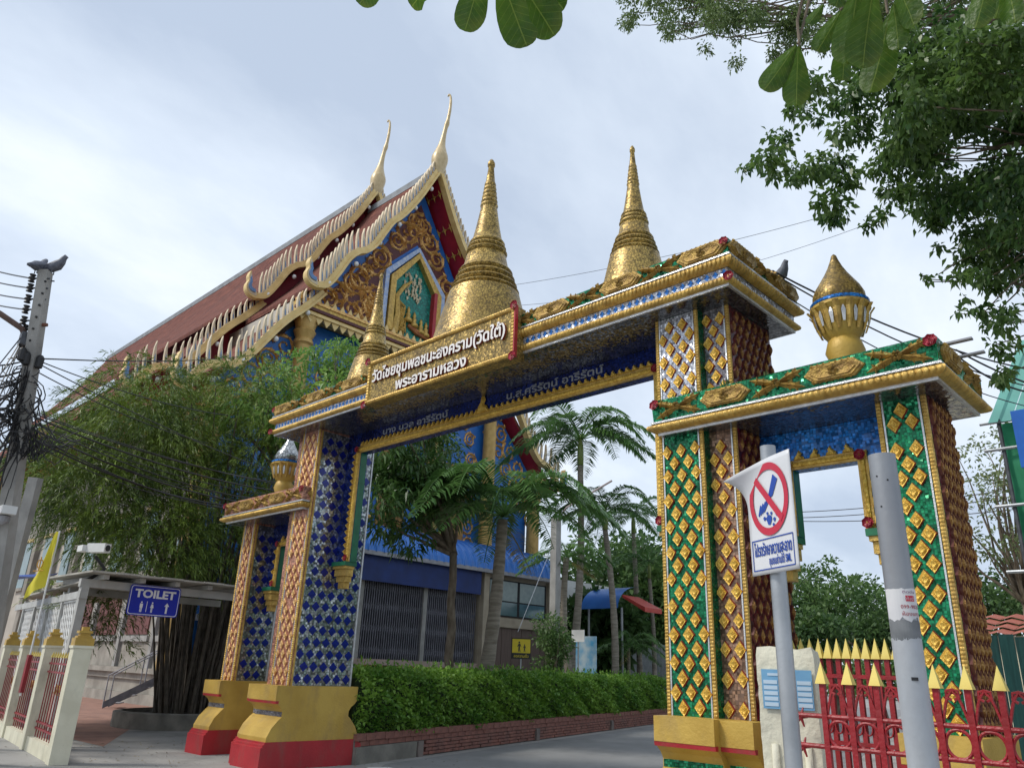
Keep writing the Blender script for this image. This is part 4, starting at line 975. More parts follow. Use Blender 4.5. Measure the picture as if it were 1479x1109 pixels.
def limb(mb, p0, p1, r0, r1, bend=.15, n=6, k=7):
    p0, p1 = Vector(p0), Vector(p1); L_ = (p1-p0).length; o = Vector([rnd.uniform(-1, 1) for _ in range(3)])*L_*bend
    mb.tube([p0.lerp(p1, i/n)+o*math.sin(PI*i/n)*.6+Vector([rnd.uniform(-1, 1) for _ in range(3)])*L_*.015 for i in range(n+1)], [r0+(r1-r0)*i/n for i in range(n+1)], k)
def tree(name, label, base, c, rad, ncl, csize, nleaf, lsize, lwid, lm, tr=.16, group=None, droop=.1, limbs=9, fork=None, shell=.35, bark=None, cat='tree'):
    t = thing(name, label, cat, base, 0, group); bark = bark or BARK
    mb = MB(); b = Vector(base); cc = Vector(c); fk = Vector(fork) if fork else b.lerp(Vector((cc.x, cc.y, cc.z-rad[2]*.75)), .85)
    limb(mb, b-Vector((0, 0, .1)), fk, tr, tr*.72, .04, 7, 10)
    bl = clumps(c, rad, ncl, csize)
    for q in rnd.sample(bl, min(limbs, len(bl))): limb(mb, fk, q[:3], tr*.5, tr*.08, .12)
    mb.obj('trunk', bark, t, smooth=True)
    P, d = blob_points(bl, nleaf, shell)
    D = d+npr.normal(size=d.shape)*.6
    V, F = leaves_np(P, D, lsize, lwid, droop)
    obj('crown', np_mesh('crown', V, F, lm), t)
    return t
# hedge
HEDGE = leaf_mat('hedge_leaf', (.04, .12, .015), (.17, .29, .04), .35)
hg = thing('clipped_hedge', 'long clipped green hedge growing in the brick planter', 'hedge', A_)
MB().box(.1, HL-.05, .22, 1.0, .30, 1.36, M=HM).obj('shade_core', mat('hedge_core', (.02, .04, .012), (.03, .05, .015), .9), hg)  # dark solid box painting the shade seen between the leaves
n = 42000; u = npr.uniform(0, HL, n); q = npr.random(n); face = npr.random(n)
def lump(a, b): return .05*np.sin(a*2.3+b)+.045*np.sin(a*5.1+1+2*b)+.04*np.sin(a*9.7+b*7)+.035*np.sin(a*17.+b*11)
loc = np.zeros((n, 3)); nr_ = np.zeros((n, 3))
fr_ = face < .56
loc[fr_] = np.stack([u[fr_], .16+npr.normal(0, .045, fr_.sum())+lump(u[fr_], q[fr_]*6)-.10*np.sin(q[fr_]*PI), .42+q[fr_]*1.02], 1); nr_[fr_] = (0, -1, .25)
tp = ~fr_; loc[tp] = np.stack([u[tp], .10+q[tp]*.95, 1.42+npr.normal(0, .035, tp.sum())+lump(u[tp], q[tp]*4)], 1); nr_[tp] = (0, -.2, 1)
hmn = np.array(HM)[:3, :3]; wpos = loc @ hmn.T+np.array(A_); wn_ = nr_ @ hmn.T
V, F = leaves_np(wpos, wn_+npr.normal(size=(n, 3))*.8, .085, .6, .1)
# stray shoots above the clipped top
k_ = 900; us = npr.uniform(0, HL, k_); ls_ = np.stack([us, npr.uniform(.1, .95, k_), 1.45+npr.random(k_)**2*.22], 1) @ hmn.T+np.array(A_)
V2, F2 = leaves_np(ls_, npr.normal(size=(k_, 3))*.5+np.array([0, 0, 1.]), .11, .5, .05); F = np.vstack([F, F2+len(V)]); V = np.vstack([V, V2])
tag(obj('foliage', np_mesh('foliage', V, F, HEDGE), hg), kind='stuff')
# bamboo-like feathery clump in its kerbed bed
BAM = leaf_mat('feathery_leaf', (.012, .038, .007), (.145, .20, .022), .2)
bb = thing('bamboo_clump', 'large feathery bamboo clump with dark bundled canes in a kerbed bed', 'bamboo', (-20.4, 9.6, 0))
ca = MB(); CANE = mat('dark_cane', (.12, .10, .075), (.06, .05, .038), .8, ns=6, bump=.4, bs=30)
cm_ = []
for i in range(95):
    a = rnd.uniform(0, 6.28); r_ = rnd.uniform(.1, .95)**.7; b = Vector((-20.4+math.cos(a)*r_*.8, 9.6+math.sin(a)*r_*.9, 0)); h = rnd.uniform(4.2, 8.2)
    e_ = Vector((b.x+math.cos(a)*rnd.uniform(.5, 3.2), b.y+math.sin(a)*rnd.uniform(.4, 2.4), h))
    mid = b.lerp(e_, .55)+Vector((-math.cos(a)*.4, -math.sin(a)*.3, .9))
    pts = [b, b.lerp(mid, .5)+Vector((rnd.uniform(-.06, .06), rnd.uniform(-.06, .06), .2)), mid, mid.lerp(e_, .55)+Vector((0, 0, .25)), e_]
    rr = rnd.uniform(.022, .05); ca.tube(pts, [rr*1.2, rr, rr*.85, rr*.6, .008], 5)
tag(ca.obj('canes', CANE, bb), kind='stuff')
bl = []
def addblob(px, py, d, r): 
    p = at(px, py, d); bl.append((p.x, p.y, p.z, r*1.15, r*1.15, r*.8))
for (px, py, r_) in ((100, 640, .95), (75, 690, .7), (140, 590, .95), (190, 560, .9), (160, 640, 1.2), (130, 700, 1.1), (210, 620, 1.2), (260, 570, 1.), (320, 560, .9), (370, 580, .85), (300, 620, 1.2), (250, 680, 1.2), (190, 720, 1.2), (340, 650, 1.), (300, 720, 1.2), (240, 770, 1.1), (180, 790, .9), (310, 790, 1.), (350, 730, .8), (130, 760, .7), (70, 655, .55), (385, 640, .7), (280, 820, .7), (200, 830, .6), (325, 840, .6), (150, 880, .5), (135, 900, .3), (125, 860, .4)):
    addblob(px+rnd.uniform(-8, 8), py+rnd.uniform(-8, 8), rnd.uniform(20.2, 23.2), r_)
bl += [(q[0]+rnd.uniform(-1, 1), q[1]+rnd.uniform(-.9, .9), q[2]+rnd.uniform(-.5, .5), q[3]*.8, q[4]*.8, q[5]*.8) for q in list(bl)]
# sprays: a twig with leaves fanned along it and drooping
ns_ = 8500; P, d = blob_points(bl, ns_, .72); d[:, 2] = d[:, 2]*.5+.15; d /= np.linalg.norm(d, axis=1)[:, None]
kk = 15; tt = np.linspace(.1, 1, kk); sl_ = npr.uniform(.25, .6, ns_)
Pos = P[:, None, :]+d[:, None, :]*(tt[None, :, None]*sl_[:, None, None])+np.array([0, 0, -1.])*(tt**2)[None, :, None]*sl_[:, None, None]*.55
Dir = d[:, None, :]+np.array([0, 0, -1.])*tt[None, :, None]*.9+npr.normal(size=(ns_, kk, 3))*.45
V, F = leaves_np(Pos.reshape(-1, 3), Dir.reshape(-1, 3), .15, .14, .15)
tag(obj('foliage', np_mesh('foliage', V, F, BAM), bb), kind='stuff')
kb = thing('kerbed_bed', 'rough concrete kerb ringing the soil under the bamboo', 'kerb', (-20.4, 9.6, 0))
m = MB(); nk = 26
for i in range(nk+1):
    a = 2*PI*i/nk; m.v += [(-20.4+math.cos(a)*r_*1.55, 9.6+math.sin(a)*r_*1.75, z) for r_, z in ((1., 0), (1.0, .34), (.9, .36), (.9, .1))]
m.f = [(i*4+k, i*4+k+1, i*4+5+k, i*4+4+k) for i in range(nk) for k in range(3)]; m.m = [0]*len(m.f)
m.obj('kerb', CONCD, kb)
MB().lathe([(1.4, .0), (1.4, .24), (.6, .3), (.01, .32)], (-20.4, 9.6, 0), 24).obj('soil', mat('soil', (.06, .045, .035), (.035, .028, .02), .95, bump=.6, bs=20), kb)
# palms
PALML = leaf_mat('palm_leaflet', (.04, .10, .025), (.10, .19, .05), .3, .42)
PALMY = leaf_mat('yellowing_leaflet', (.20, .19, .06), (.28, .22, .09), .3)
def frond_mesh(Lf, arch, nl=46, ll=.55, lw=.05, name='frond', ml=None, seed=0):
    rg = np.random.default_rng(seed); V = []; F = []
    cx = lambda t: np.array([Lf*(t-.12*t*t), 0, Lf*(arch*t-(arch*.72+.36)*t*t)])
    ts = np.linspace(0, 1, 9)
    for i in range(8):       # rachis
        a, b = cx(ts[i]), cx(ts[i+1]); w = .022*(1-ts[i])+.006; k = len(V)
        V += [a+[0, w, 0], a+[0, 0, w], a-[0, w, 0], b+[0, w, 0], b+[0, 0, w], b-[0, w, 0]]; F += [(k, k+3, k+4, k+1), (k+1, k+4, k+5, k+2)]
    for i in range(nl):
        t = .16+.84*i/nl; p = cx(t); tg = cx(min(1, t+.02))-cx(t-.02); tg /= np.linalg.norm(tg); l = ll*math.sin(PI*min(1, .25+.72*t))**.7*rg.uniform(.85, 1.1)
        for sg in (-1, 1):
            d = tg*.55+np.array([0, sg, 0])*.95+np.array([0, 0, rg.uniform(-.1, .3)]); d /= np.linalg.norm(d); q = p+d*l*.55; e_ = p+d*l*.98+np.array([0, 0, -.3*l*rg.uniform(.5, 1.2)]); w = np.cross(d, [0, 0, 1]); w = w/np.linalg.norm(w)*lw*.5
            k = len(V); V += [p-w*.5, p+w*.5, q+w, q-w, e_, e_]; F += [(k, k+1, k+2, k+3), (k+3, k+2, k+4, k+5)]
    return np_mesh(name, np.array(V), np.array(F), ml or PALML)
FR = [frond_mesh(2.6, .75, 50, .62, .055, seed=1), frond_mesh(2.6, .35, 50, .62, .055, seed=2), frond_mesh(2.5, .05, 46, .6, .05, seed=3), frond_mesh(2.4, 1.25, 46, .55, .05, seed=4)]
FRY = frond_mesh(2.3, -.35, 40, .5, .04, ml=PALMY, seed=5)
def palm(label, base, crown, k, nf, r0, group='palms behind the hedge', bow=.25, name='palm_tree', shaft=False, up=0.):
    base, crown = Vector(base), Vector(crown); base.z = 0
    t = thing(name, label, 'palm', base, 0, group)
    m = MB(); n = 14; side = Vector((rnd.uniform(-1, 1), rnd.uniform(-1, 1), 0))*bow; pts = []; rr = []
    for i in range(n+1):
        u = i/n; pts.append(base.lerp(crown, u)+side*math.sin(PI*u)); rr.append(r0*(1.25-.25*min(1, u*6))*(1-.35*u)*(1.06 if i % 2 else .97))
    m.tube(pts, rr, 10); m.obj('trunk', PALMB, t, smooth=True)
    if shaft: MB().tube([crown, crown+Vector((0, 0, .5*k)), crown+Vector((0, 0, .9*k))], [r0*.75, r0*.7, r0*.25], 10).obj('crownshaft', mat('crownshaft_green', (.16, .24, .06), (.22, .26, .08), .4) if 'crownshaft_green' not in bpy.data.materials else bpy.data.materials['crownshaft_green'], t, smooth=True)
    top = crown+Vector((0, 0, (.75 if shaft else .05)*k))
    for i in range(nf):
        a = i*2.39996+rnd.uniform(-.2, .2); lvl = i/nf-up; me = FR[3] if lvl < .22 else FR[0] if lvl < .5 else FR[1] if lvl < .78 else FR[2]
        s_ = k*rnd.uniform(.85, 1.1)
        obj('frond', me, t, Matrix.Translation(top) @ Matrix.Rotation(a, 4, 'Z') @ Matrix.Rotation(rnd.uniform(-.12, .12), 4, 'X') @ Matrix.Scale(s_, 4))
    if not shaft:
        obj('dead_frond', FRY, t, Matrix.Translation(top-Vector((0, 0, .1))) @ Matrix.Rotation(rnd.uniform(0, 6), 4, 'Z') @ Matrix.Scale(k*.8, 4))
    return t
palm('coconut palm with a thick trunk leaning towards the roadway', at(690, 962, 20.6), at(726, 750, 20.), 1.3, 24, .20, name='coconut_palm', up=.3)
palm('tallest palm, its crown against the sky beneath the beam', at(818, 955, 31), at(838, 672, 31), 1.4, 18, .17, shaft=True, up=.15)
palm('slender palm whose straight ringed trunk rises beside the red-tipped blue awning', at(887, 962, 31), at(874, 765, 31), 1.05, 16, .16, shaft=True)
palm('thin green-stemmed palm next to the grey gate beyond the hedge', at(944, 968, 35.5), at(938, 835, 35.5), .95, 11, .12, shaft=True)
palm('short palm growing close to the annex corner post', at(838, 955, 27.5), at(818, 805, 27.5), .75, 13, .15)
palm('palm half hidden behind the slender one', at(925, 960, 38), at(915, 770, 38), 1.05, 13, .15, shaft=True)
palm('young bushy palm with fronds springing near the ground', at(908, 968, 32.5), at(908, 935, 32.5), .75, 13, .09, bow=.02)
# broadleaf trees
MANGO = leaf_mat('mango_leaf', (.022, .065, .014), (.075, .135, .03), .25, .4)
LITE = leaf_mat('fresh_leaf', (.07, .17, .03), (.20, .30, .07), .4)
DKLF = leaf_mat('dark_leaf', (.025, .065, .018), (.07, .125, .035), .35)
MIDL = leaf_mat('mid_leaf', (.04, .09, .022), (.10, .165, .05), .35)
PALE = leaf_mat('olive_leaf', (.09, .13, .05), (.17, .20, .09), .4)
p = at(655, 962, 20.6); c = at(588, 692, 20.)
tree('mango_tree', 'dense dark mango tree whose crown fills the upper left of the opening', (p.x, p.y, 0), c, (1.75, 1.8, 1.6), 50, .5, 8500, .23, .27, MANGO, .13, droop=.35, fork=at(655, 800, 20.3), limbs=14)
p = at(430, 960, 22); c = at(425, 590, 22.3)
tree('leafy_tree', 'bright green leafy tree rising behind the silver lotus finial', (p.x, p.y, 0), c, (1.5, 1.9, 1.7), 34, .5, 4200, .24, .28, LITE, .12, droop=.3, limbs=12)
p = at(500, 960, 23.5); c = at(488, 525, 23.5)
tree('leafy_sapling', 'small light green treetop in front of the blue gable', (p.x, p.y, 0), c, (.95, .95, .85), 20, .34, 1700, .2, .3, LITE, .08, droop=.3, limbs=9)
for (px, py, d, r_, lm, lab) in ((935, 850, 46, 3.4, DKLF, 'dark wood behind the palms at the end of the roadway'), (880, 850, 50, 3.6, DKLF, 'dark rounded tree beyond the short palm'), (955, 880, 44, 2.6, MIDL, 'mid green tree beside the far grey gate'), (868, 905, 36, 1.9, DKLF, 'low dark tree under the small blue awning')):
    c = at(px, py, d); tree('background_tree', lab, (c.x, c.y, 0), c, (r_, r_, r_*.9), 60, r_*.32, 5200, .42, .5, lm, .25, 'trees beyond the roadway')
c = at(1198, 872, 42); tree('rounded_tree', 'rounded green tree framed by the side passage', (c.x, c.y, 0), (c.x, c.y, c.z-.4), (3.0, 3.0, 2.4), 70, .75, 9000, .26, .5, MIDL, .22, 'trees beyond the side passage')
c = at(1262, 905, 36); tree('background_tree', 'low dark tree behind the grey light pole', (c.x, c.y, 0), c, (2.2, 2.2, 1.3), 40, .55, 4500, .24, .5, DKLF, .16, 'trees beyond the side passage')
c = at(1160, 915, 30); tree('background_tree', 'dark shrubby tree close behind the maroon pillar side', (c.x, c.y, 0), (c.x, c.y, c.z-.2), (1.3, 1.3, 1.1), 30, .4, 3600, .2, .5, DKLF, .12, 'trees beyond the side passage')
c = at(1455, 735, 24); tree('thin_crowned_tree', 'pale thin-crowned tree beside the green scaffold netting', (c.x, c.y, 0), c, (1.6, 1.6, 2.3), 44, .42, 2300, .13, .5, PALE, .1, droop=.1, limbs=26)
c = at(1440, 855, 30); tree('background_tree', 'dark green tree between the maroon pillar and the red roof', (c.x, c.y, 0), c, (1.9, 1.9, 1.2), 40, .5, 4200, .2, .5, DKLF, .15)
# shrubs behind the hedge
def strap_plant(label, p, n, L_, w, lm, name='strap_leaf_plant', group=None):
    V = []; F = []; p = np.array(p); p[2] = 0 if p[2] < .2 else p[2]
    for i in range(n):
        a = npr.uniform(0, 6.28); el = npr.uniform(.35, 1.4); l = L_*npr.uniform(.6, 1.1); h = np.array([math.cos(a), math.sin(a), 0]); S = np.array([-h[1], h[0], 0])*w*.5; k = len(V); pts = []
        for t in (0, .35, .7, 1.): pts.append(p+h*l*t*math.cos(el)*(1+.3*t)+np.array([0, 0, l*(t*math.sin(el)-.55*t*t)]))
        for q, ww in zip(pts, (.6, 1., .7, .05)): V += [q-S*ww, q+S*ww]
        F += [(k+2*j, k+2*j+1, k+2*j+3, k+2*j+2) for j in range(3)]
    return tag(obj(name, np_mesh(name, np.array(V), np.array(F), lm)), label, 'plant', group)
VAR = leaf_mat('variegated_leaf', (.10, .19, .05), (.38, .40, .13), .35)
c = at(722, 962, 22); strap_plant('clump of yellow-edged strap leaves beside the school sign', (c.x, c.y, 1.2), 90, 1.0, .085, VAR)
c = at(535, 970, 17); strap_plant('spiky green strap-leaf plant behind the silver mirror pillar', (c.x, c.y, 1.25), 45, .7, .06, leaf_mat('strap_green', (.07, .14, .035), (.16, .24, .06)))
c = at(765, 975, 23.8); strap_plant('small striped strap-leaf plant at the foot of the leafy shrub', (c.x, c.y, 1.2), 50, .6, .06, VAR)
c = at(800, 905, 25); tree('leafy_shrub', 'upright leafy green shrub hiding the annex corner', (c.x, c.y, 0), (c.x, c.y, 2.3), (.55, .55, 1.25), 30, .34, 2600, .13, .4, MIDL, .05, limbs=10, cat='shrub')

# far wood closing the horizon
n = 26000; u = npr.random(n); hgt = 4.2+1.6*np.sin(u*31)+1.1*np.sin(u*77+1)+.6*np.sin(u*190); q = npr.random(n)**.8
wp_ = np.stack([-95+u*190, 92+14*np.sin(u*9)+npr.normal(0, 1.2, n), q*hgt], 1)
V, F = leaves_np(wp_, npr.normal(size=(n, 3))+np.array([0, -.5, .2]), .8, .6, .1)
tag(obj('distant_wood', np_mesh('distant_wood', V, F, MIDL)), 'low band of distant trees along the horizon beyond the temple grounds', 'wood', kind='stuff')
# ------------------------------------------------------------------ left fence: cream posts, red bars, gold tips
FR0 = Vector((-14.05, 4.66, 0)); FD = Vector((-.993, .118, 0)).normalized(); FS = 2.35
FM = Matrix.Identity(4)
for i in range(3): FM[i][0] = FD[i]; FM[i][1] = (-FD.y, FD.x, 0)[i]; FM[i][2] = (0, 0, 1)[i]
GTIP = mat('gold_tip_paint', (.66, .50, .12), (.56, .40, .08), .45, .15)
REDB = mat('red_iron_paint', (.27, .014, .022), (.21, .012, .018), .42, ns=5)
def fence_post(label, x, h=1.68, w=.27):
    M = Matrix.Translation(FR0) @ FM @ Matrix.Translation((x, 0, 0)); M4 = M
    t = thing('fence_post', label, 'fence post', M4.translation, 0, 'cream posts of the red fence')
    MB().box(-w/2, w/2, -w/2, w/2, 0, h, M=M4).obj('shaft', CREAM, t)
    MB().box(-w/2-.02, w/2+.02, -w/2-.02, w/2+.02, h, h+.04, M=M4).obj('cap_slab', CREAM, t)
    k = MB()
    for a, z0, z1 in ((.14, .04, .16), (.11, .16, .19), (.075, .19, .23), (.10, .23, .27), (.05, .27, .33)): k.box(-a, a, -a, a, h+z0, h+z1-.002, M=M4)
    k.obj('gold_cap', OCHRE, t); return t
fence_post('cream post with gold cap at the open end of the red fence', 0)
fence_post('cream fence post holding the yellow flag', FS)
fence_post('cream fence post nearest the concrete utility pole', FS*2)
fence_post('cream fence post farthest along the red fence', FS*3)
tipm = MB().add([(-.03, -.03, 0), (.03, -.03, 0), (.03, .03, 0), (-.03, .03, 0), (0, 0, .10)], [(0, 1, 4), (1, 2, 4), (2, 3, 4), (3, 0, 4), (3, 2, 1, 0)]).mesh('gold_tip', GTIP)
for pnl in range(3):
    xa, xb = pnl*FS+.14, (pnl+1)*FS-.14; M4 = Matrix.Translation(FR0) @ FM
    t = thing('iron_fence', ['red iron fence panel with gold emblem next to the open end', 'red iron fence panel with gold emblem between flag and pole', 'red iron fence panel with gold emblem beyond the utility pole'][pnl], 'fence', M4 @ Vector(((xa+xb)/2, 0, 0)), 0, 'red panels of the boundary fence')
    MB().box(xa, xb, -.1, .1, 0, .22, M=M4).obj('kerb_wall', CREAM, t)
    bar = MB().box(-.008, .008, -.008, .008, .22, 1.52).mesh('bar', REDB); n = int((xb-xa)/.2)
    for i in range(n):
        x = xa+(i+.5)*(xb-xa)/n
        obj('bar', bar, t, M4 @ Matrix.Translation((x, 0, 0))); obj('gold_tip', tipm, t, M4 @ Matrix.Translation((x, 0, 1.52)))
    for z in (.36, .46, 1.28, 1.42): MB().box(xa, xb, -.018, .018, z-.015, z+.015, M=M4).obj('rail', REDB, t)
    em = MB(); xc = (xa+xb)/2
    for j in range(3):
        em.tube([M4 @ Vector((xc+(j-1)*.2+.08*math.cos(a)*(1-.1*k/10), -.03, 1.02+.06*math.sin(a))) for k, a in enumerate([2*PI*q/10*1.3 for q in range(11)])], .012, 5)
    em.tube([M4 @ Vector((xc-.35, -.03, .96)), M4 @ Vector((xc, -.03, .93)), M4 @ Vector((xc+.35, -.03, .96))], .012, 5)
    em.obj('gold_emblem', mat('dull_gold', (.40, .25, .06), (.3, .17, .04), .5, .3) if 'dull_gold' not in bpy.data.materials else bpy.data.materials['dull_gold'], t)
# yellow flag on its staff
fp = at(46, 935, 16.2); fw = Vector((R[0][0], R[1][0], 0)).normalized()
fl = thing('yellow_flag', 'limp yellow flag with an emblem on a thin white staff at the fence', 'flag', (fp.x, fp.y, 0))
zt_ = at(40, 762, 16.2).z
MB().tube([(fp.x, fp.y, .9), (fp.x, fp.y, zt_+.02)], .016, 6).obj('staff', WPAINT, fl)
MB().box(fp.x-.05, fp.x+.05, fp.y-.03, fp.y+.03, .95, 1.55).obj('socket', REDB, fl)
m = MB(); nu, nv = 12, 18; V = []; fn = Vector((fw.y, -fw.x, 0))
for j in range(nv+1):
    v = j/nv
    for i in range(nu+1):
        u = i/nu; wdt = .04+.30*min(1, v*1.2)
        q = Vector((fp.x, fp.y, zt_-v*.92-u*.26*v))-fw*(u*wdt)+fn*(.05*math.sin(u*8+v*4)*min(1, v*2)+.05*math.sin(v*6+u*2)*u)
        V.append(q)
m.add(V, [(j*(nu+1)+i, j*(nu+1)+i+1, (j+1)*(nu+1)+i+1, (j+1)*(nu+1)+i) for j in range(nv) for i in range(nu)])
YCL = mat('yellow_cloth', (.80, .72, .08), (.74, .64, .06), .8, transl=.35)
m.obj('cloth', YCL, fl, smooth=True)
em = MB(); ec = Vector((fp.x, fp.y, zt_-.58))-fw*.15+fn*.10
em.tube([ec+fw*(.05*math.cos(a))+Vector((0, 0, .075*math.sin(a))) for a in [2*PI*i/12 for i in range(13)]], .009, 5); em.tube([ec-Vector((0, 0, .11)), ec+Vector((0, 0, .12))], .01, 5); em.tube([ec-fw*.09-Vector((0, 0, .13)), ec+fw*.09-Vector((0, 0, .11))], .009, 5)
em.obj('emblem', mat('flag_print', (.55, .30, .03), (.45, .2, .03), .8), fl)
# ------------------------------------------------------------------ covered walkway with lattice
CX = -16.6; CP = onx(124, 838, CX); CZ = CP.z
sh = thing('covered_walkway', 'grey steel walkway roof with white lattice screens behind the fence', 'shelter', (CP.x, CP.y, 0))
GRL = mat('pale_grey_paint', (.48, .48, .46), (.38, .38, .36), .6, ns=3, dirt=.4, dcol=(.22, .21, .19))
ROOFS = mat('fibre_cement_sheet', (.46, .44, .38), (.34, .32, .28), .8, ns=2, dirt=.5, dcol=(.2, .19, .16))
MB().box(CP.x-.07, CP.x+.07, CP.y-.07, CP.y+.07, 0, CZ-.05).obj('post', GRL, sh)
L2 = onx(338, 858, CX); ye = L2.y
MB().box(CP.x-.06, CP.x+.06, CP.y-.1, ye+.6, CZ-.12, CZ+.03).obj('beam', GRL, sh)
MB().box(CP.x-1.9, CP.x-1.78, CP.y+.3, ye+.6, CZ-.16, CZ-.02).obj('beam', GRL, sh)
for i in range(5):
    y = CP.y+.25+i*(ye-CP.y)/4.4; MB().box(CP.x-2., CP.x+.35, y-.05, y+.05, CZ+.032, CZ+.12).obj('rafter', GRL, sh)
nr2 = 9
for i in range(nr2):
    y0 = CP.y-.1+i*(ye+.9-CP.y)/nr2; w = (ye+.9-CP.y)/nr2
    MB().box(CP.x-2.2, CP.x+.55, y0+.006, y0+w-.006, CZ+.125+.008*(i % 2), CZ+.16+.008*(i % 2)).obj('roof_sheet', ROOFS, sh)
# side running along the fence
M5 = Matrix.Translation((CP.x, CP.y, 0)) @ FM
for x in (1.55, 3.1, 4.65, 6.2): MB().box(x-.06, x+.06, -.06, .06, 0, CZ-.15, M=M5).obj('post', GRL, sh)
MB().box(-.1, 7.5, -.07, .07, CZ-.34, CZ-.2, M=M5).obj('beam', GRL, sh)
MB().box(.1, 7.5, -1.7, .05, CZ-.03, CZ+.005, M=M5).obj('roof_sheet', ROOFS, sh)
for k in range(4):
    xa, xb = k*1.55+.08, k*1.55+1.47; m = MB(); z0, z1 = 1.05, 2.55; st = .165; h = z1-z0
    def clip(x, sg):
        a, b = Vector((x, 0, z0)), Vector((x+sg*h*.62, 0, z1)); 
        lo, hi = 0., 1.
        for t_, d in ((a.x-xa, b.x-a.x), ):
            if d > 0: lo, hi = max(lo, (xa-a.x)/d), min(hi, (xb-a.x)/d)
            else: lo, hi = max(lo, (xb-a.x)/d), min(hi, (xa-a.x)/d)
        return (a.lerp(b, lo), a.lerp(b, hi)) if hi-lo > .04 else None
    x = xa-h
    while x < xb+h:
        for sg in (-1, 1):
            q = clip(x, sg)
            if q:
                a, b = q; d = (b-a).normalized(); nn = Vector((-d.z, 0, d.x))*.032; yo = .006*sg
                V = [M5 @ (p_+o_+Vector((0, yo+yy, 0))) for yy in (-.004, .004) for p_, o_ in ((a, -nn), (a, nn), (b, nn), (b, -nn))]
                m.add(V, [(0, 1, 2, 3), (7, 6, 5, 4), (0, 4, 5, 1), (1, 5, 6, 2), (2, 6, 7, 3), (3, 7, 4, 0)])
        x += st
    tag(m.obj('lattice', WPAINT, sh), kind='stuff')
    MB().box(xa-.03, xb+.03, -.03, .03, z1, z1+.06, M=M5).obj('lattice_rail', WPAINT, sh)
    MB().box(xa-.03, xb+.03, -.03, .03, z0-.06, z0, M=M5).obj('lattice_rail', WPAINT, sh)
# blue tarpaulin sagging behind the walkway
p0 = at(14, 838, (CZ+.12-1.6)/ray(14, 838)[2]); m = MB(); V = []
for j in range(7):
    for i in range(9):
        V.append((p0.x+.6-i*.22, p0.y+.75-.22*j+.05*math.sin(i*1.3+j), p0.z+.22-j*.05-.04*math.sin(i*.9+j)-(.25 if j == 6 else 0)))
m.add(V, [(j*9+i, j*9+i+1, (j+1)*9+i+1, (j+1)*9+i) for j in range(6) for i in range(8)])
tag(m.obj('blue_tarpaulin', mat('tarp_blue', (.02, .10, .48), (.015, .07, .36), .45), None, smooth=True), 'crumpled bright blue tarpaulin above the lattice walkway', 'tarpaulin')
# TOILET sign hung on the beam
a_, b_ = onx(184, 868, CX+.12), onx(258, 868, CX+.12); zt, zb_ = onx(222, 846, CX+.12).z, onx(222, 890, CX+.12).z
ts = thing('toilet_sign', 'blue sign reading TOILET with white figures and an arrow', 'sign', ((a_.x), (a_.y+b_.y)/2, zb_))
SBLUE = mat('sign_blue', (.008, .03, .42), (.007, .026, .38), .35); SWH = mat('sign_white', (.78, .79, .82), (.74, .75, .78), .45)
yc = (a_.y+b_.y)/2; hw = (b_.y-a_.y)/2; zc_ = (zt+zb_)/2; hh = (zt-zb_)/2; SXX = CX+.16
def rrect(m, hw, hh, r, x0, x1, mi=0):
    P = []
    for cx, cz, a0 in ((hw-r, hh-r, 0), (-hw+r, hh-r, PI/2), (-hw+r, -hh+r, PI), (hw-r, -hh+r, 1.5*PI)):
        P += [(yc+cx+r*math.cos(a0+k*PI/8), zc_+cz+r*math.sin(a0+k*PI/8)) for k in range(5)]
    m.prism(P, 'x', x0, x1, mi)
m = MB(); rrect(m, hw, hh, .06, SXX-.02, SXX); m.obj('panel', SBLUE, ts)
m = MB(); rrect(m, hw*.965, hh*.94, .05, SXX, SXX+.002); m.obj('white_border', SWH, ts)
m = MB(); rrect(m, hw*.94, hh*.895, .045, SXX+.002, SXX+.004); m.obj('blue_field', SBLUE, ts)
put_text(ts, 'TOILET', (SXX+.005, yc, zc_+hh*.2), (0, 1, 0), hh*.72, ext=.003, bold=.008, mats=[SWH], fit=hw*1.62)
def toilet_fig(y, skirt):
    m = MB(); k = hh*.011
    m.lathe([(0.001, -5*k), (3.5*k, -3*k), (5*k, 0), (3.5*k, 3*k), (.001, 5*k)], k=10); m.v = [(SXX+.006+v[2]*.05, y+v[0], zc_-hh*.13+v[1]) for v in m.v]
    if skirt: P = [(-5, -8), (5, -8), (11, -30), (5, -30), (5, -58), (1, -58), (1, -30), (-1, -30), (-1, -58), (-5, -58), (-5, -30), (-11, -30)]
    else: P = [(-9, -8), (9, -8), (9, -32), (6.5, -32), (6.5, -58), (1, -58), (1, -34), (-1, -34), (-1, -58), (-6.5, -58), (-6.5, -32), (-9, -32)]
    m.prism([(y+a*k, zc_-hh*.13+b*k) for a, b in P], 'x', SXX+.004, SXX+.007); m.obj('figure', SWH, ts)
toilet_fig(yc-hw*.48, False); toilet_fig(yc-hw*.06, True)
MB().box(SXX+.004, SXX+.007, yc-hw*.28, yc-hw*.26, zc_-hh*.75, zc_-hh*.05).obj('divider', SWH, ts)
MB().prism([(yc+hw*.52+a*hh*.011, zc_-hh*.42+b*hh*.011) for a, b in ((0, 32), (16, 10), (6, 12), (6, -32), (-6, -32), (-6, 12), (-16, 10))], 'x', SXX+.004, SXX+.007).obj('arrow', SWH, ts)
for y in (yc-hw*.55, yc+hw*.6): MB().tube([(SXX-.01, y, zt-.02), (SXX-.03, y, CZ-.1)], .008, 5).obj('hanger', STEEL, ts)
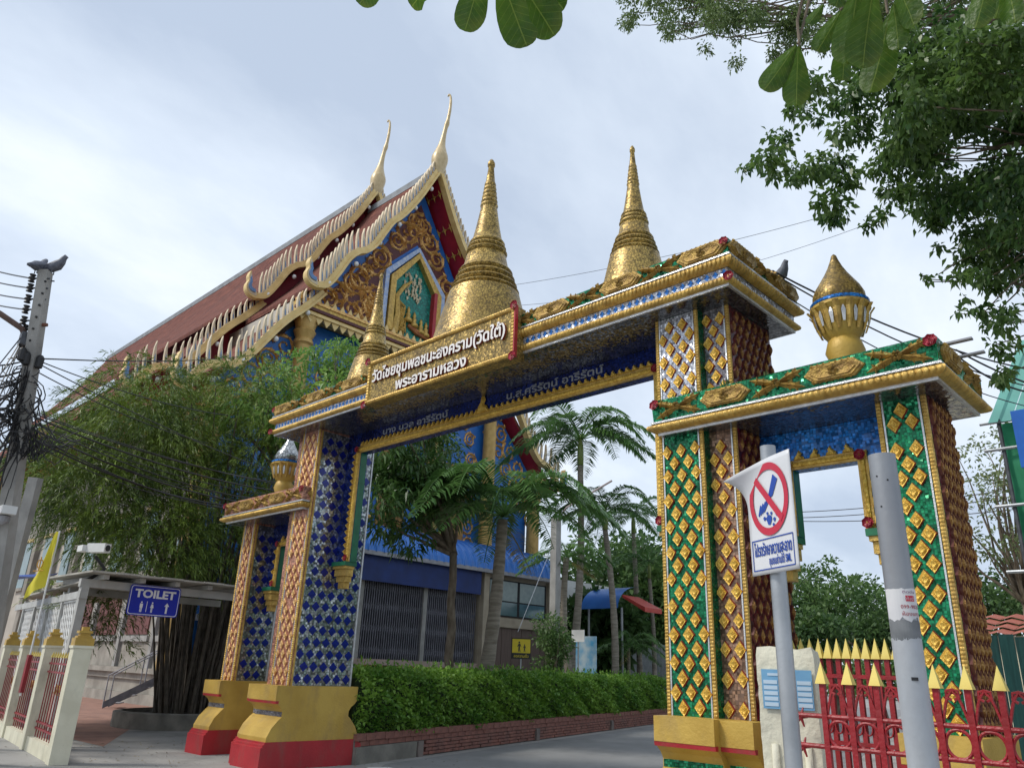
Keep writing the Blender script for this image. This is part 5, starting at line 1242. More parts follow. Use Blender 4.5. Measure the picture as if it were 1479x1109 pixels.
# cctv on the walkway corner
cc_ = onx(140, 792, CX)
cv = thing('security_camera', 'white security camera on a bent black arm above the walkway corner', 'security camera', (CP.x, CP.y, CZ+.1))
MB().tube([(CP.x, CP.y, CZ), (CP.x, CP.y+.12, CZ+.08), (CP.x, CP.y+.3, CZ+.25), (CP.x, cc_.y, cc_.z-.15)], .035, 7).obj('arm', BLACK, cv)
bx_ = MB().cbox((0, 0, 0), (.42, .17, .17), M=Matrix.Translation((cc_.x+.1, cc_.y, cc_.z)) @ Matrix.Rotation(.5, 4, 'Z')); bx_.obj('housing', WPAINT, cv)
MB().tube([Matrix.Translation((cc_.x+.1, cc_.y, cc_.z)) @ Matrix.Rotation(.5, 4, 'Z') @ Vector((.2, 0, 0)), Matrix.Translation((cc_.x+.1, cc_.y, cc_.z)) @ Matrix.Rotation(.5, 4, 'Z') @ Vector((.225, 0, 0))], .06, 12).obj('lens', BLACK, cv)
MB().box(cc_.x-.34, cc_.x-.05, cc_.y-.25, cc_.y-.12, cc_.z-.07, cc_.z+.05).obj('lamp', WPAINT, cv)
# steel steps up to the plinth
st = thing('steel_steps', 'grey steel steps with tube handrails against the temple plinth', 'steps', (-27.6, 11.2, 0))
sA, sB = Vector((-27.9, 10.35, 0)), Vector((-26.9, 12.0, 1.22)); run = sB-sA; wv = Vector((run.y, -run.x, 0)).normalized()
DST = mat('dark_steel', (.13, .135, .15), (.09, .095, .105), .5, .3)
for sg in (-.42, .42):
    m = MB(); a, b = sA+wv*sg, sB+wv*sg
    m.add([a+Vector((0, 0, -.0)), a+Vector((0, 0, .2)), b+Vector((0, 0, .05)), b-Vector((0, 0, .2)), a+wv*.04, a+wv*.04+Vector((0, 0, .2)), b+wv*.04+Vector((0, 0, .05)), b+wv*.04-Vector((0, 0, .2))], [(0, 1, 2, 3), (7, 6, 5, 4), (0, 4, 5, 1), (1, 5, 6, 2), (2, 6, 7, 3), (3, 7, 4, 0)]); m.obj('stringer', DST, st)
    MB().tube([a+Vector((0, 0, .05)), a+Vector((0, 0, .98)), b+Vector((0, 0, .95)), b+Vector((0, .9, .95)), b+Vector((0, .9, 0))], .024, 7).obj('handrail', GSTEEL, st)
    MB().tube([a.lerp(b, .5), a.lerp(b, .5)+Vector((0, 0, .95))], .02, 6).obj('baluster', GSTEEL, st)
    MB().tube([b+Vector((0, 0, 0)), b+Vector((0, 0, .95))], .02, 6).obj('baluster', GSTEEL, st)
for i in range(5):
    p_ = sA.lerp(sB, (i+.6)/5.2); MB().add([p_+wv*-.4+run.normalized()*0+Vector((0, 0, dz)) for dz in (0, .03)]+[p_+wv*.4+Vector((0, 0, dz)) for dz in (0, .03)]+[p_+wv*-.4+Vector((.12, .2, dz)) for dz in (0, .03)]+[p_+wv*.4+Vector((.12, .2, dz)) for dz in (0, .03)], [(0, 2, 3, 1), (4, 5, 7, 6), (0, 1, 5, 4), (2, 6, 7, 3), (1, 3, 7, 5), (0, 4, 6, 2)]).obj('tread', GSTEEL, st)
# white shrine stand with robed figure by the steps
wp = onz(240, 985, 1.25); wp = Vector((-25.8, 12.3, 1.2))
ws = thing('white_shrine', 'small white shrine frame with orange draped cloth beside the steps', 'shrine', wp)
for dx_ in (-.55, .55): MB().box(wp.x+dx_-.08, wp.x+dx_+.08, wp.y-.55, wp.y-.4, 1.2, 2.75).obj('post', WPAINT, ws)
MB().box(wp.x-.7, wp.x+.7, wp.y-.58, wp.y+.3, 2.75, 2.95).obj('lintel', WPAINT, ws); MB().box(wp.x-.6, wp.x+.6, wp.y-.5, wp.y+.3, 1.2, 1.45).obj('shelf', WPAINT, ws)
for i in range(3): MB().lathe([(.16, 0), (.15, .35), (.1, .7), (.14, .85), (.05, 1.05)], (wp.x-.3+i*.3, wp.y-.3, 1.45), 10, flute=5, amp=.12).obj('draped_cloth', mat('saffron_cloth', (.52, .22, .03), (.4, .15, .02), .8) if 'saffron_cloth' not in bpy.data.materials else bpy.data.materials['saffron_cloth'], ws)
# ------------------------------------------------------------------ utility pole
DP = 14.2
pt_, pb_ = at(66, 392, DP), at(9, 760, DP); dirp = (pt_-pb_).normalized(); p0 = pb_-dirp*(pb_.z/dirp.z)
up_ = thing('utility_pole', 'weathered concrete utility pole leaning under tangled black cables', 'utility pole', (p0.x, p0.y, 0))
m = MB(); K_ = Matrix.Rotation(math.atan2(R[1][0], R[0][0]), 3, 'Z'); ux_, uy_ = K_ @ Vector((1, 0, 0)), K_ @ Vector((0, 1, 0))
V = []
for q, w in ((p0, .13), (pt_, .075)): V += [q+ux_*a*w+uy_*b*w for a, b in ((-1, -1), (1, -1), (1, 1), (-1, 1))]
m.add(V, [(0, 1, 5, 4), (1, 2, 6, 5), (2, 3, 7, 6), (3, 0, 4, 7), (4, 5, 6, 7)]); m.obj('shaft', CONC, up_)
def on_pole(px, py): return at(px, py, DP-.16)
INS = mat('insulator_black', (.02, .02, .022), (.03, .03, .032), .4)
insp = [(52, 402), (49, 416), (46, 432), (43, 447), (40, 463), (42, 475)]
for (px, py) in insp:
    q = at(px, py, DP)
    MB().tube([q+ux_*.22, q-ux_*.12], .014, 6).obj('bracket', IRONG, up_)
    MB().lathe([(.02, -.07), (.05, -.06), (.03, -.03), (.055, 0), (.03, .03), (.05, .06), (.02, .07)], q-ux_*.06, 10).obj('insulator', INS, up_)
for i in range(9):
    q = on_pole(66-i*4.4, 407+i*17.); MB().tube([q, q-uy_*.02], .018, 6).obj('bolt_hole', DARK, up_)
    if i % 2 == 0: q2 = at(73-i*4.2, 406+i*17., DP); MB().tube([q2, q2+ux_*.06], .012, 5).obj('step_bolt', IRONG, up_)
q = at(59, 469, DP-.12); MB().tube([q, q+ux_*.1], .03, 7).obj('cable_clamp', mat('rust', (.17, .07, .045), (.1, .05, .04), .8), up_)
ar = thing('street_lamp_arm', 'brown steel lamp arm curving off the utility pole', 'lamp arm', at(36, 500, DP))
MB().tube([at(34, 503, DP), at(36, 485, DP), at(32, 475, DP), at(22, 468, DP), at(0, 453, DP), at(-60, 418, DP)], .045, 8).obj('arm', mat('brown_steel', (.16, .10, .08), (.11, .07, .06), .6, .2), ar); MB().cbox(at(35, 490, DP-.05), (.14, .12, .2)).obj('clamp', IRONG, ar)
bxp = at(8, 738, DP-.2); jb = thing('pole_security_camera', 'white dome security camera strapped to the utility pole', 'security camera', bxp)
MB().cbox(bxp, (.42, .2, .12)).obj('housing', WPAINT, jb); MB().lathe([(.02, -.2), (.07, -.16), (.09, -.08), (.05, -.06)], bxp, 12).obj('dome', GSTEEL, jb); MB().tube([bxp+ux_*-.1+Vector((0, 0, -.1)), bxp+ux_*-.12+Vector((0, 0, -.3))], .03, 7).obj('bracket', WPAINT, jb)
# second, thinner strut post behind
q0, q1 = at(52, 690, 17), at(8, 860, 17); dq = (q1-q0).normalized(); qb = q0+dq*(q0.z/-dq.z)
tag(MB().tube([qb, q0], .13, 4).obj('concrete_strut', CONC), 'grey concrete strut post slanting up behind the utility pole', 'post')
# cables
CAB = mat('cable_black', (.016, .016, .018), (.025, .025, .028), .5)
def cable(a, b, sag, r=.014, label='black cable sagging from the utility pole across the bamboo towards the gate', group='cables sagging towards the gate', n=16, cat='cable'):
    a, b = Vector(a), Vector(b); pts = [a.lerp(b, i/n)-Vector((0, 0, sag*4*(i/n)*(1-i/n))) for i in range(n+1)]
    return tag(MB().tube(pts, r, 5, cap=False).obj('overhead_cable', CAB), label, cat, group)
for (px, py), ey in zip(insp[:4], (384, 402, 421, 436)): cable(at(px-6, py, DP), at(-90, ey-28, 20), .1, .012, 'thin line wire leaving an insulator on the utility pole', 'line wires on the pole insulators')
lft = [(10, 520), (8, 545), (5, 560), (12, 575), (6, 590), (10, 605), (0, 620), (10, 640)]
for i, (a, b) in enumerate(lft): cable(at(38+rnd.uniform(-6, 6), 520+i*14, DP), at(-120, 480+i*26, 13), .25, .013+.004*(i % 3), 'black cable leaving the utility pole on the side of the lamp arm', 'cables on the lamp arm side of the pole')
for i in range(4): cable(at(36-2*i, 480+i*6, DP), at(-60, 600+40*i, 13), .0, .009, 'thin guy wire slanting down off the utility pole', 'guy wires of the utility pole')
ends = [(395, 696), (400, 690), (408, 702), (390, 705), (380, 712), (398, 718), (385, 700), (370, 722), (405, 712), (360, 705)]
for i, (ex, ey) in enumerate(ends):
    cable(at(44+rnd.uniform(-8, 8), 590+i*5.5, DP), Vector((-15.8-.12*i, 9.3+.05*i, at(ex, ey, 18.3).z)), .15+.03*i, .008+.004*(i % 3))
for (sx_, sy_, ex, ey) in ((55, 525, 420, 690), (58, 522, 330, 600), (50, 535, 300, 640)): cable(at(sx_, sy_, DP), at(ex, ey, 19), .12, .01)
cable(at(60, 518, DP), at(470, 485, 42), .5, .012, 'thin wire reaching from the pole towards the temple roof', None)
# tangle on the pole
tg_ = MB(); cq = [at(38, 540, DP), at(20, 650, DP)]
for i in range(26):
    u = rnd.random(); c0 = cq[0].lerp(cq[1], u)+ux_*rnd.uniform(-.28, .28); rx, rz = rnd.uniform(.08, .32), rnd.uniform(.08, .3); ph = rnd.uniform(0, 6.28); yy = rnd.uniform(-.25, -.12)
    tg_.tube([c0+ux_*(rx*math.cos(ph+a))+Vector((0, 0, rz*math.sin(ph+a)*(1+.2*math.sin(3*a))))+uy_*(yy+.06*math.sin(2*a+ph)) for a in [2*PI*k/13*rnd.choice((.7, .9, 1.))*1. for k in range(14)]], rnd.uniform(.006, .013), 4, cap=False)
for i in range(26):
    a = at(rnd.uniform(10, 60), rnd.uniform(560, 640), DP-.2); b = at(rnd.uniform(45, 120), rnd.uniform(610, 650), DP-.1); n = 8; tg_.tube([a.lerp(b, k/n)-Vector((0, 0, .35*math.sin(PI*k/n)*rnd.uniform(.8, 1.2))) for k in range(n+1)], rnd.uniform(.006, .012), 4, cap=False)
for i in range(16):
    a = at(rnd.uniform(15, 50), rnd.uniform(520, 650), DP-.2); b = at(rnd.uniform(-60, 0), rnd.uniform(540, 760), DP-.1); n = 8; tg_.tube([a.lerp(b, k/n)-Vector((0, 0, .5*math.sin(PI*k/n)*rnd.uniform(.6, 1.3))) for k in range(n+1)], rnd.uniform(.006, .013), 4, cap=False)
o_ = tag(tg_.obj('cable_tangle', CAB), 'mass of tangled black cables coiled on the utility pole', 'cable tangle', kind='stuff')
for (px, py) in ((32, 512), (57, 523), (38, 518)):
    q = at(px, py, DP-.2); tag(MB().lathe([(.02, -.11), (.055, -.09), (.06, .07), (.03, .11)], q, 10).obj('splice_box', BLACK), 'black cable splice box clamped high on the utility pole', 'splice box', 'splice boxes on the pole')
# pigeons
PIG = mat('pigeon_grey', (.14, .15, .18), (.08, .085, .11), .6, ns=18)
def pigeon(p, heading, k, label, lean=.5):
    m = MB(); h = Matrix.Translation(Vector(p)) @ Matrix.Rotation(heading, 4, 'Z') @ Matrix.Scale(k, 4)
    body = [(-.20, .0, .02), (-.12, 0, .05), (-.04, 0, .085), (.04, 0, .12), (.085, 0, .17), (.10, 0, .215), (.118, 0, .235), (.15, 0, .225)]; rr = [.012, .035, .062, .066, .046, .034, .03, .006]
    m.tube([h @ Vector(q) for q in body], [r_*k for r_ in rr], 10)
    for sg in (-1, 1):
        m.tube([h @ Vector((.0, sg*.02, .06)), h @ Vector((.005, sg*.022, 0))], .006*k, 5)
        m.add([h @ Vector(q) for q in ((.03, sg*.06, .13), (-.06, sg*.075, .09), (-.17, sg*.03, .02), (-.06, sg*.055, .05))], [(0, 1, 2, 3)])
    return tag(m.obj('pigeon', PIG, None, smooth=True), label, 'bird')
pigeon(at(52, 395, DP), 2.4, 1.3, 'grey pigeon perched leaning outward on top of the utility pole'); pigeon(at(75, 396, DP), .7, 1.3, 'plump grey pigeon upright on top of the utility pole')
pigeon((GC+4.78, 8.35, ZCT), -.4, 1.1, 'dark pigeon standing on the back edge of the main cornice')
# ------------------------------------------------------------------ right side: sign, pole, posts, iron fence
sp_ = at(1138, 1000, 3.12); spx, spy = sp_.x, sp_.y
ps = thing('no_littering_sign', 'white no-littering sign with red circle and blue Thai lettering on a steel pole', 'sign', (spx, spy, 0))
tz = at(1112, 640, 3.12).z
MB().tube([(spx, spy, 0), (spx, spy, tz+.02)], .03, 16).obj('pole', STEEL, ps, smooth=50)
SD_ = Vector((-.87, .5, 0)).normalized(); SN = Vector((-SD_.y, SD_.x, 0)); SN = -SN if SN.dot(Vector((0, -1, 0))) < 0 else SN      # plane direction and facing
RDIR = -SD_      # reading direction as seen from the front
SC_ = Vector((spx, spy, 0))+SN*.045
SM = Matrix.Identity(4)
for i in range(3): SM[i][0] = RDIR[i]; SM[i][1] = (0, 0, 1)[i]; SM[i][2] = SN[i]; SM[i][3] = SC_[i]
def onsign(px, py): return onplane_(px, py, SC_, SN)
def onplane_(px, py, p0, n):
    v = Vector(ray(px, py)); e_ = Vector(EYE); return e_+v*((Vector(p0)-e_).dot(n)/v.dot(n))
cs_ = [SM.inverted() @ onsign(*q) for q in ((1088, 832), (1155, 821), (1141, 668), (1122, 650), (1082, 663))]
sl, sr, s0 = cs_[0].x, cs_[1].x, (cs_[0].y+cs_[1].y)/2; s1 = (cs_[2].y+cs_[3].y)/2+.02; sw = sr-sl
SGN = mat('sign_face_white', (.66, .67, .69), (.60, .61, .63), .4, ns=6, dirt=.15, dcol=(.5, .5, .48))
m = MB(); nx, ny = 14, 22; V = []
for j in range(ny+1):
    for i in range(nx+1):
        u, v = i/nx, j/ny; x = sl+sw*u; y = s0+(s1-s0)*v
        cr = max(0., (.34-u)*1.3+(v-.80)*2.0)        # top left corner peels forward
        V.append((x-.045*cr*cr, y-.09*cr*cr, .12*cr*cr))
m.add([SM @ Vector(q) for q in V], [(j*(nx+1)+i, j*(nx+1)+i+1, (j+1)*(nx+1)+i+1, (j+1)*(nx+1)+i) for j in range(ny) for i in range(nx)])
pn = m.obj('panel', SGN, ps, smooth=True)
sol = pn.modifiers.new('thick', 'SOLIDIFY'); sol.thickness = .004; sol.offset = 0
SBL = mat('print_blue', (.01, .06, .36), (.008, .05, .3), .5); SRD = mat('print_red', (.52, .02, .05), (.46, .018, .045), .45)
H_ = s1-s0; cx_, cy_, cr_ = sl+sw*.50, s0+H_*.635, min(sw*.46, H_*.285)
def flat(name, poly, z, mt, parent=ps): return MB().add([SM @ Vector((a, b, z)) for a, b in poly], [tuple(range(len(poly)))]).obj(name, mt, parent)
m = MB(); n = 48; V = []
for i in range(n): a = 2*PI*i/n; V += [SM @ Vector((cx_+cr_*k*math.cos(a), cy_+cr_*1.12*k*math.sin(a), .006)) for k in (1., .80)]
m.add(V, [(2*i, 2*((i+1) % n), 2*((i+1) % n)+1, 2*i+1) for i in range(n)]); m.obj('prohibition_ring', SRD, ps)
ca_, sa_ = math.cos(math.radians(-45)), math.sin(math.radians(-45)); k = cr_*.9; t = cr_*.10
flat('prohibition_bar', [(cx_+k*ca_*s+t*ox*sa_*-1, cy_+1.12*(k*sa_*s+t*ox*ca_)) for s, ox in ((-1, -1), (1, -1), (1, 1), (-1, 1))], .0075, SRD)
hand = [(.30, .62), (.52, .46), (.22, .05), (.12, .02), (.02, -.06), (-.08, -.12), (-.18, -.10), (-.12, 0), (.02, .12)]
flat('hand_print', [(cx_+cr_*a, cy_+cr_*1.12*b) for a, b in hand], .0045, SBL)
for fi in range(4):
    a0, b0 = -.02-.13*fi, -.02-.03*fi; flat('finger_print', [(cx_+cr_*(a0+dx_), cy_+cr_*1.12*(b0+dy_)) for dx_, dy_ in ((-.05, .0), (-.30+.04*fi, -.28), (-.25+.04*fi, -.33), (.02, -.06))], .0045, SBL)
for a0, b0, r_ in ((-.05, -.58, .14), (.22, -.60, .06), (-.28, -.52, .06), (.34, -.48, .05), (.08, -.42, .05), (-.12, -.40, .05), (.16, -.74, .05)):
    flat('litter_print', [(cx_+cr_*(a0+r_*math.cos(q)*(1+.3*math.sin(3*q))), cy_+cr_*1.12*(b0+r_*math.sin(q))) for q in [2*PI*i/9 for i in range(9)]], .0045, SBL)
bx0, bx1, by0, by1 = sl+sw*.05, sl+sw*.95, s0+H_*.035, s0+H_*.30; lw_ = .004
m = MB()
for (a, b, c, d) in ((bx0, bx1, by0, by0+lw_), (bx0, bx1, by1-lw_, by1), (bx0, bx0+lw_, by0, by1), (bx1-lw_, bx1, by0, by1)): m.add([SM @ Vector((x, y, .0045)) for x, y in ((a, c), (b, c), (b, d), (a, d))], [(0, 1, 2, 3)])
m.obj('printed_box', SBL, ps)
def sign_text(txt, x, y, size, fit, M0=SM, mt=SBL, parent=ps, bold=.0): return obj('lettering', text_mesh(txt, size, ext=.0005, bold=bold, mats=[mt], fit=fit), parent, M0 @ Matrix.Translation((x, y, .0045)))
sign_text('โปรดรักษาความสะอาด', (bx0+bx1)/2, by0+(by1-by0)*.47, .062, (bx1-bx0)*.90, bold=.0008)
sign_text('ชุมชนย่านใต้ SML', bx0+(bx1-bx0)*.66, by0+(by1-by0)*.14, .04, (bx1-bx0)*.52, bold=.0005)
for z in (s0+.06, s1-.14): MB().tube([SM @ Vector((0, z, -.09)), SM @ Vector((0, z, -.005))], .008, 6).obj('bolt', STEEL, ps)
# thick grey light-pole stump
lp = at(1306, 900, 3.6); lpt = at(1272, 648, 3.6).z
gp = thing('grey_pole', 'thick grey steel pole with a torn paper sticker and open top', 'pole', (lp.x, lp.y, 0))
PGREY = mat('pole_grey', (.30, .315, .335), (.25, .26, .28), .45, .35, ns=2.5, bump=.08, bs=30, dirt=.35, dcol=(.2, .2, .2), dscale=4)
PPALE = mat('pole_pale_paint', (.46, .485, .51), (.40, .42, .45), .5, .15, ns=3, bump=.1, bs=30, dirt=.4, dcol=(.3, .3, .3), dscale=5)
zs1, zs2 = at(1308, 922, 3.6).z, at(1308, 925, 3.6).z
r_ = .0545
m = MB(); m.lathe([(r_, zs1), (r_, lpt), (r_-.008, lpt), (r_-.008, lpt-.3)], (lp.x, lp.y, 0), 40); m.obj('upper_shaft', PGREY, gp, smooth=40)
m = MB(); m.lathe([(r_+.001, 0), (r_+.001, zs1)], (lp.x, lp.y, 0), 40); m.obj('lower_shaft', PPALE, gp, smooth=40)
def wrap(name, a0, a1, z0, z1, dr, mt, rag=0., n=14, parent=gp):
    m = MB(); V = []
    for i in range(n+1):
        a = a0+(a1-a0)*i/n
        V += [(lp.x+(r_+dr)*math.cos(a), lp.y+(r_+dr)*math.sin(a), z0+(rnd.uniform(0, rag))), (lp.x+(r_+dr)*math.cos(a), lp.y+(r_+dr)*math.sin(a), z1-rnd.uniform(0, rag*.2))]
    return m.add(V, [(2*i, 2*i+2, 2*i+3, 2*i+1) for i in range(n)]).obj(name, mt, parent)
fa = math.atan2(-lp.y, -lp.x)     # direction towards the viewer's footpath
za, zb2 = at(1308, 850, 3.6).z, at(1308, 900, 3.6).z
stk = wrap('paper_sticker', fa-1.2, fa+1.45, zb2, za, .002, mat('paper', (.62, .62, .63), (.55, .55, .57), .8, ns=9), .03)
wrap('glue_stain', fa-1.3, fa+1.5, zs1-.012, zb2+.012, .0012, mat('dark_glue', (.13, .14, .15), (.2, .21, .22), .8, ns=14), .02)
wrap('red_label', fa+.3, fa+.95, za-.052, za-.03, .003, SRD, parent=stk)
def curved_text(txt, size, a_mid, z, fit, mt):
    me = text_mesh(txt, size, ext=.0003, mats=[mt], fit=fit)
    for v in me.vertices:
        a = a_mid+v.co.x/r_; rr = r_+.0035; v.co = Vector((lp.x+rr*math.cos(a), lp.y+rr*math.sin(a), z+v.co.y))
    return obj('print', me, stk)
curved_text('ให้เช่า', .018, fa+.62, za-.048, .045, SWH)
curved_text('099-9020', .02, fa+.62, za-.080, .075, SRD); curved_text('ห้องแถว', .02, fa+.62, za-.107, .07, SRD); curved_text('ติดต่อ', .014, fa+.6, za-.021, .05, mat('print_purple', (.3, .1, .25), (.26, .08, .2), .6))
for (da, z) in ((.2, lpt-.12), (-.55, lpt-.1), (-.5, lpt-.23)): 
    a = fa+da; MB().tube([(lp.x+(r_-.001)*math.cos(a), lp.y+(r_-.001)*math.sin(a), z), (lp.x+(r_+.0015)*math.cos(a), lp.y+(r_+.0015)*math.sin(a), z)], .004, 8).obj('bolt_hole', DARK, gp)
MB().box(-.012, .012, -.003, .003, -.006, .006, M=Matrix.Translation((lp.x+(r_+.001)*math.cos(fa+.2), lp.y+(r_+.001)*math.sin(fa+.2), zs1-.15)) @ Matrix.Rotation(fa-PI/2, 4, 'Z')).obj('black_tag', BLACK, gp)
# cream gate post with a blue sticker
cp = at(1143, 1000, 4.5); cpa, cpb = at(1094, 1000, 4.35), at(1148, 1000, 4.35); cw = (cpb-cpa).length
ctop = at(1120, 934, 4.3).z
CREAMR = mat('flaking_cream_render', (.70, .67, .53), (.60, .57, .45), .8, ns=5, bump=.5, bs=22, dirt=.5, dcol=(.30, .285, .235), dscale=6)
cps = thing('cream_gate_post', 'flaking cream concrete gate post with fluted face and a blue sticker', 'gate post', (cp.x, cp.y, 0))
fdir = Vector((cpb.x-cpa.x, cpb.y-cpa.y, 0)).normalized(); fdir = (fdir*.75+Vector((1, 0, 0))*.45).normalized(); bdir = Vector((-fdir.y, fdir.x, 0))
GM = Matrix.Identity(4)
for i in range(3): GM[i][0] = fdir[i]; GM[i][1] = bdir[i]; GM[i][2] = (0, 0, 1)[i]; GM[i][3] = (cp.x, cp.y, 0)[i]
hwp = cw*.78
bmx = bmesh.new(); nx, nz = 14, 40
m = MB(); V = []
per = [(-1, -1), (-.5, -1), (0, -1), (.5, -1), (1, -1), (1, 0), (1, 1), (0, 1), (-1, 1), (-1, 0)]
nz = 46
for j in range(nz+1):
    z = ctop*j/nz
    for (a, b) in per: 
        jit = .0025
        V.append(GM @ Vector((a*hwp*(1-.05*(j == nz))+rnd.uniform(-jit, jit), b*hwp*.95*(1-.05*(j == nz))+rnd.uniform(-jit, jit), z+(rnd.uniform(-.01, .008) if j == nz else 0))))
np_ = len(per); m.add(V, [(j*np_+i, j*np_+(i+1) % np_, (j+1)*np_+(i+1) % np_, (j+1)*np_+i) for j in range(nz) for i in range(np_)]+[tuple(nz*np_+i for i in range(np_))])
m.obj('shaft', CREAMR, cps, smooth=50)
for i in range(3):       # flutes: raised staves on the face
    x = -hwp*.55+i*hwp*.55; MB().tube([GM @ Vector((x, -hwp*.95-.002, .2)), GM @ Vector((x+.004, -hwp*.95-.004, .9)), GM @ Vector((x, -hwp*.95-.002, ctop-.45))], [.02, .022, .018], 8).obj('stave', CREAMR, cps, smooth=True)
STB = mat('sticker_blue', (.16, .36, .55), (.13, .30, .48), .5); STW = mat('sticker_pale', (.48, .60, .70), (.42, .54, .64), .5)
def gface(name, x0, x1, z0, z1, d, mt, parent): return MB().box(x0, x1, -hwp*.95-d-.004, -hwp*.95-d, z0, z1, M=GM).obj(name, mt, parent)
sk0, sk1, skz1, skz0 = -hwp*.84, hwp*.9, ctop-.105, ctop-.29
stb = gface('sticker', sk0, sk1, skz0, skz1, .01, STB, cps)
for r2 in range(5):
    for c2 in range(3):
        w = (sk1-sk0)/3; gface('sticker_row', sk0+c2*w+.008, sk0+(c2+1)*w-.006, skz0+.012+r2*.026, skz0+.03+r2*.026, .0125, STW, stb)
gface('sticker_heading', sk0+.03, sk1-.09, skz1-.03, skz1-.018, .0125, STW, stb)
# near red iron fence, from the cream post to beyond the frame
REDN = mat('bright_red_iron', (.32, .01, .016), (.24, .008, .012), .42, ns=9, bump=.25, bs=60, dirt=.5, dcol=(.13, .03, .02), dscale=9); GTN = mat('yellow_gold_tip', (.70, .56, .14), (.62, .47, .1), .45, .1, ns=8)
n0, n1 = at(1188, 990, 4.22), at(1425, 990, 4.0); nd = Vector((n1.x-n0.x, n1.y-n0.y, 0)); nL = nd.length; nd.normalize()
NM = Matrix.Identity(4)
for i in range(3): NM[i][0] = nd[i]; NM[i][1] = (-nd.y, nd.x, 0)[i]; NM[i][2] = (0, 0, 1)[i]; NM[i][3] = (n0.x, n0.y, 0)[i]
zt1 = at(1188, 987, 4.22).z; rz1, rz2 = at(1188, 1037, 4.22).z, at(1188, 1081, 4.22).z
nf_ = thing('near_iron_fence', 'red iron fence with hoops and large gold spear tips joined to the cream post', 'fence', n0*1)
sp4 = nL/5.6
tipn = MB().add([(-.026, -.026, 0), (.026, -.026, 0), (.026, .026, 0), (-.026, .026, 0), (0, 0, .10)], [(0, 1, 4), (1, 2, 4), (2, 3, 4), (3, 0, 4), (3, 2, 1, 0)]).mesh('gold_spear', GTN)
br_ = MB().box(-.0125, .0125, -.0125, .0125, 0.02, zt1).mesh('bar', REDN)
for i in range(14):
    x = i*sp4
    obj('bar', br_, nf_, NM @ Matrix.Translation((x, 0, 0))); obj('gold_spear', tipn, nf_, NM @ Matrix.Translation((x, 0, zt1)))
for z in (rz1, rz2, .35): MB().tube([NM @ Vector((-.16, 0, z+.01)), NM @ Vector((nL*2.4, 0, z))], .011, 8).obj('rail', REDN, nf_)
for i in range(13):
    x = (i+.5)*sp4; zc2 = (rz1+rz2)/2; rr = (rz1-rz2)/2-.008
    MB().tube([NM @ Vector((x+rr*.92*math.cos(a), 0, zc2+rr*math.sin(a))) for a in [2*PI*k/20 for k in range(21)]], .008, 6, cap=False).obj('hoop', REDN, nf_)
    for sg in (-1, 1):       # curled scrolls above the rail
        MB().tube([NM @ Vector((x+sg*(sp4*.42-.035*t), 0, rz1+.012+.10*math.sin(t*1.25)+(.02*t))) for t in (0, .3, .6, .9, 1.2, 1.5)]+[NM @ Vector((x+sg*(sp4*.42-.06+.02*math.cos(q)), 0, rz1+.13+.022*math.sin(q))) for q in (0, 1.2, 2.4, 3.6, 4.8)], .007, 5).obj('scroll', REDN, nf_)
for z in (rz1, rz2):
    for k in range(5):
        a = k*1.25; q = NM @ Vector((-.12, 0, z)); MB().tube([q, q+Vector((.03*math.cos(a), .01, .045*math.sin(a)))], [.009, .004], 5).obj('weld_star', REDN, nf_)
# second gate leaf closing the side passage
x0_, x1_ = sx(1, PIN+PWID+WWID)+.03, sx(1, OIN)-.03; yg = 7.95
sg_ = thing('side_gate', 'red barred side gate with a row of small gold spear tips between the pillars', 'gate', ((x0_+x1_)/2, yg, 0))
zt2 = ony(1230, 951, yg).z
tip2 = MB().add([(-.042, -.042, 0), (.042, -.042, 0), (.042, .042, 0), (-.042, .042, 0), (0, 0, .19)], [(0, 1, 4), (1, 2, 4), (2, 3, 4), (3, 0, 4), (3, 2, 1, 0)]).mesh('gold_spear', GTN)
b2 = MB().box(-.022, .022, -.022, .022, .06, zt2).mesh('bar', REDN); n = 15
for i in range(n):
    x = x0_+.04+i*(x1_-x0_-.08)/(n-1); obj('bar', b2, sg_, Matrix.Translation((x, yg, 0))); obj('gold_spear', tip2, sg_, Matrix.Translation((x, yg, zt2)))
for z in (zt2-.16, zt2-.75, .4, .12): MB().box(x0_, x1_, yg-.026, yg+.026, z-.018, z+.018).obj('rail', REDN, sg_)
for i in range(n-1):
    x = x0_+.04+(i+.5)*(x1_-x0_-.08)/(n-1); MB().tube([(x+.034*math.cos(a), yg-.03, zt2-.60+.07*math.sin(a)) for a in [2*PI*k/12 for k in range(13)]], .008, 5, cap=False).obj('hoop', REDN, sg_)
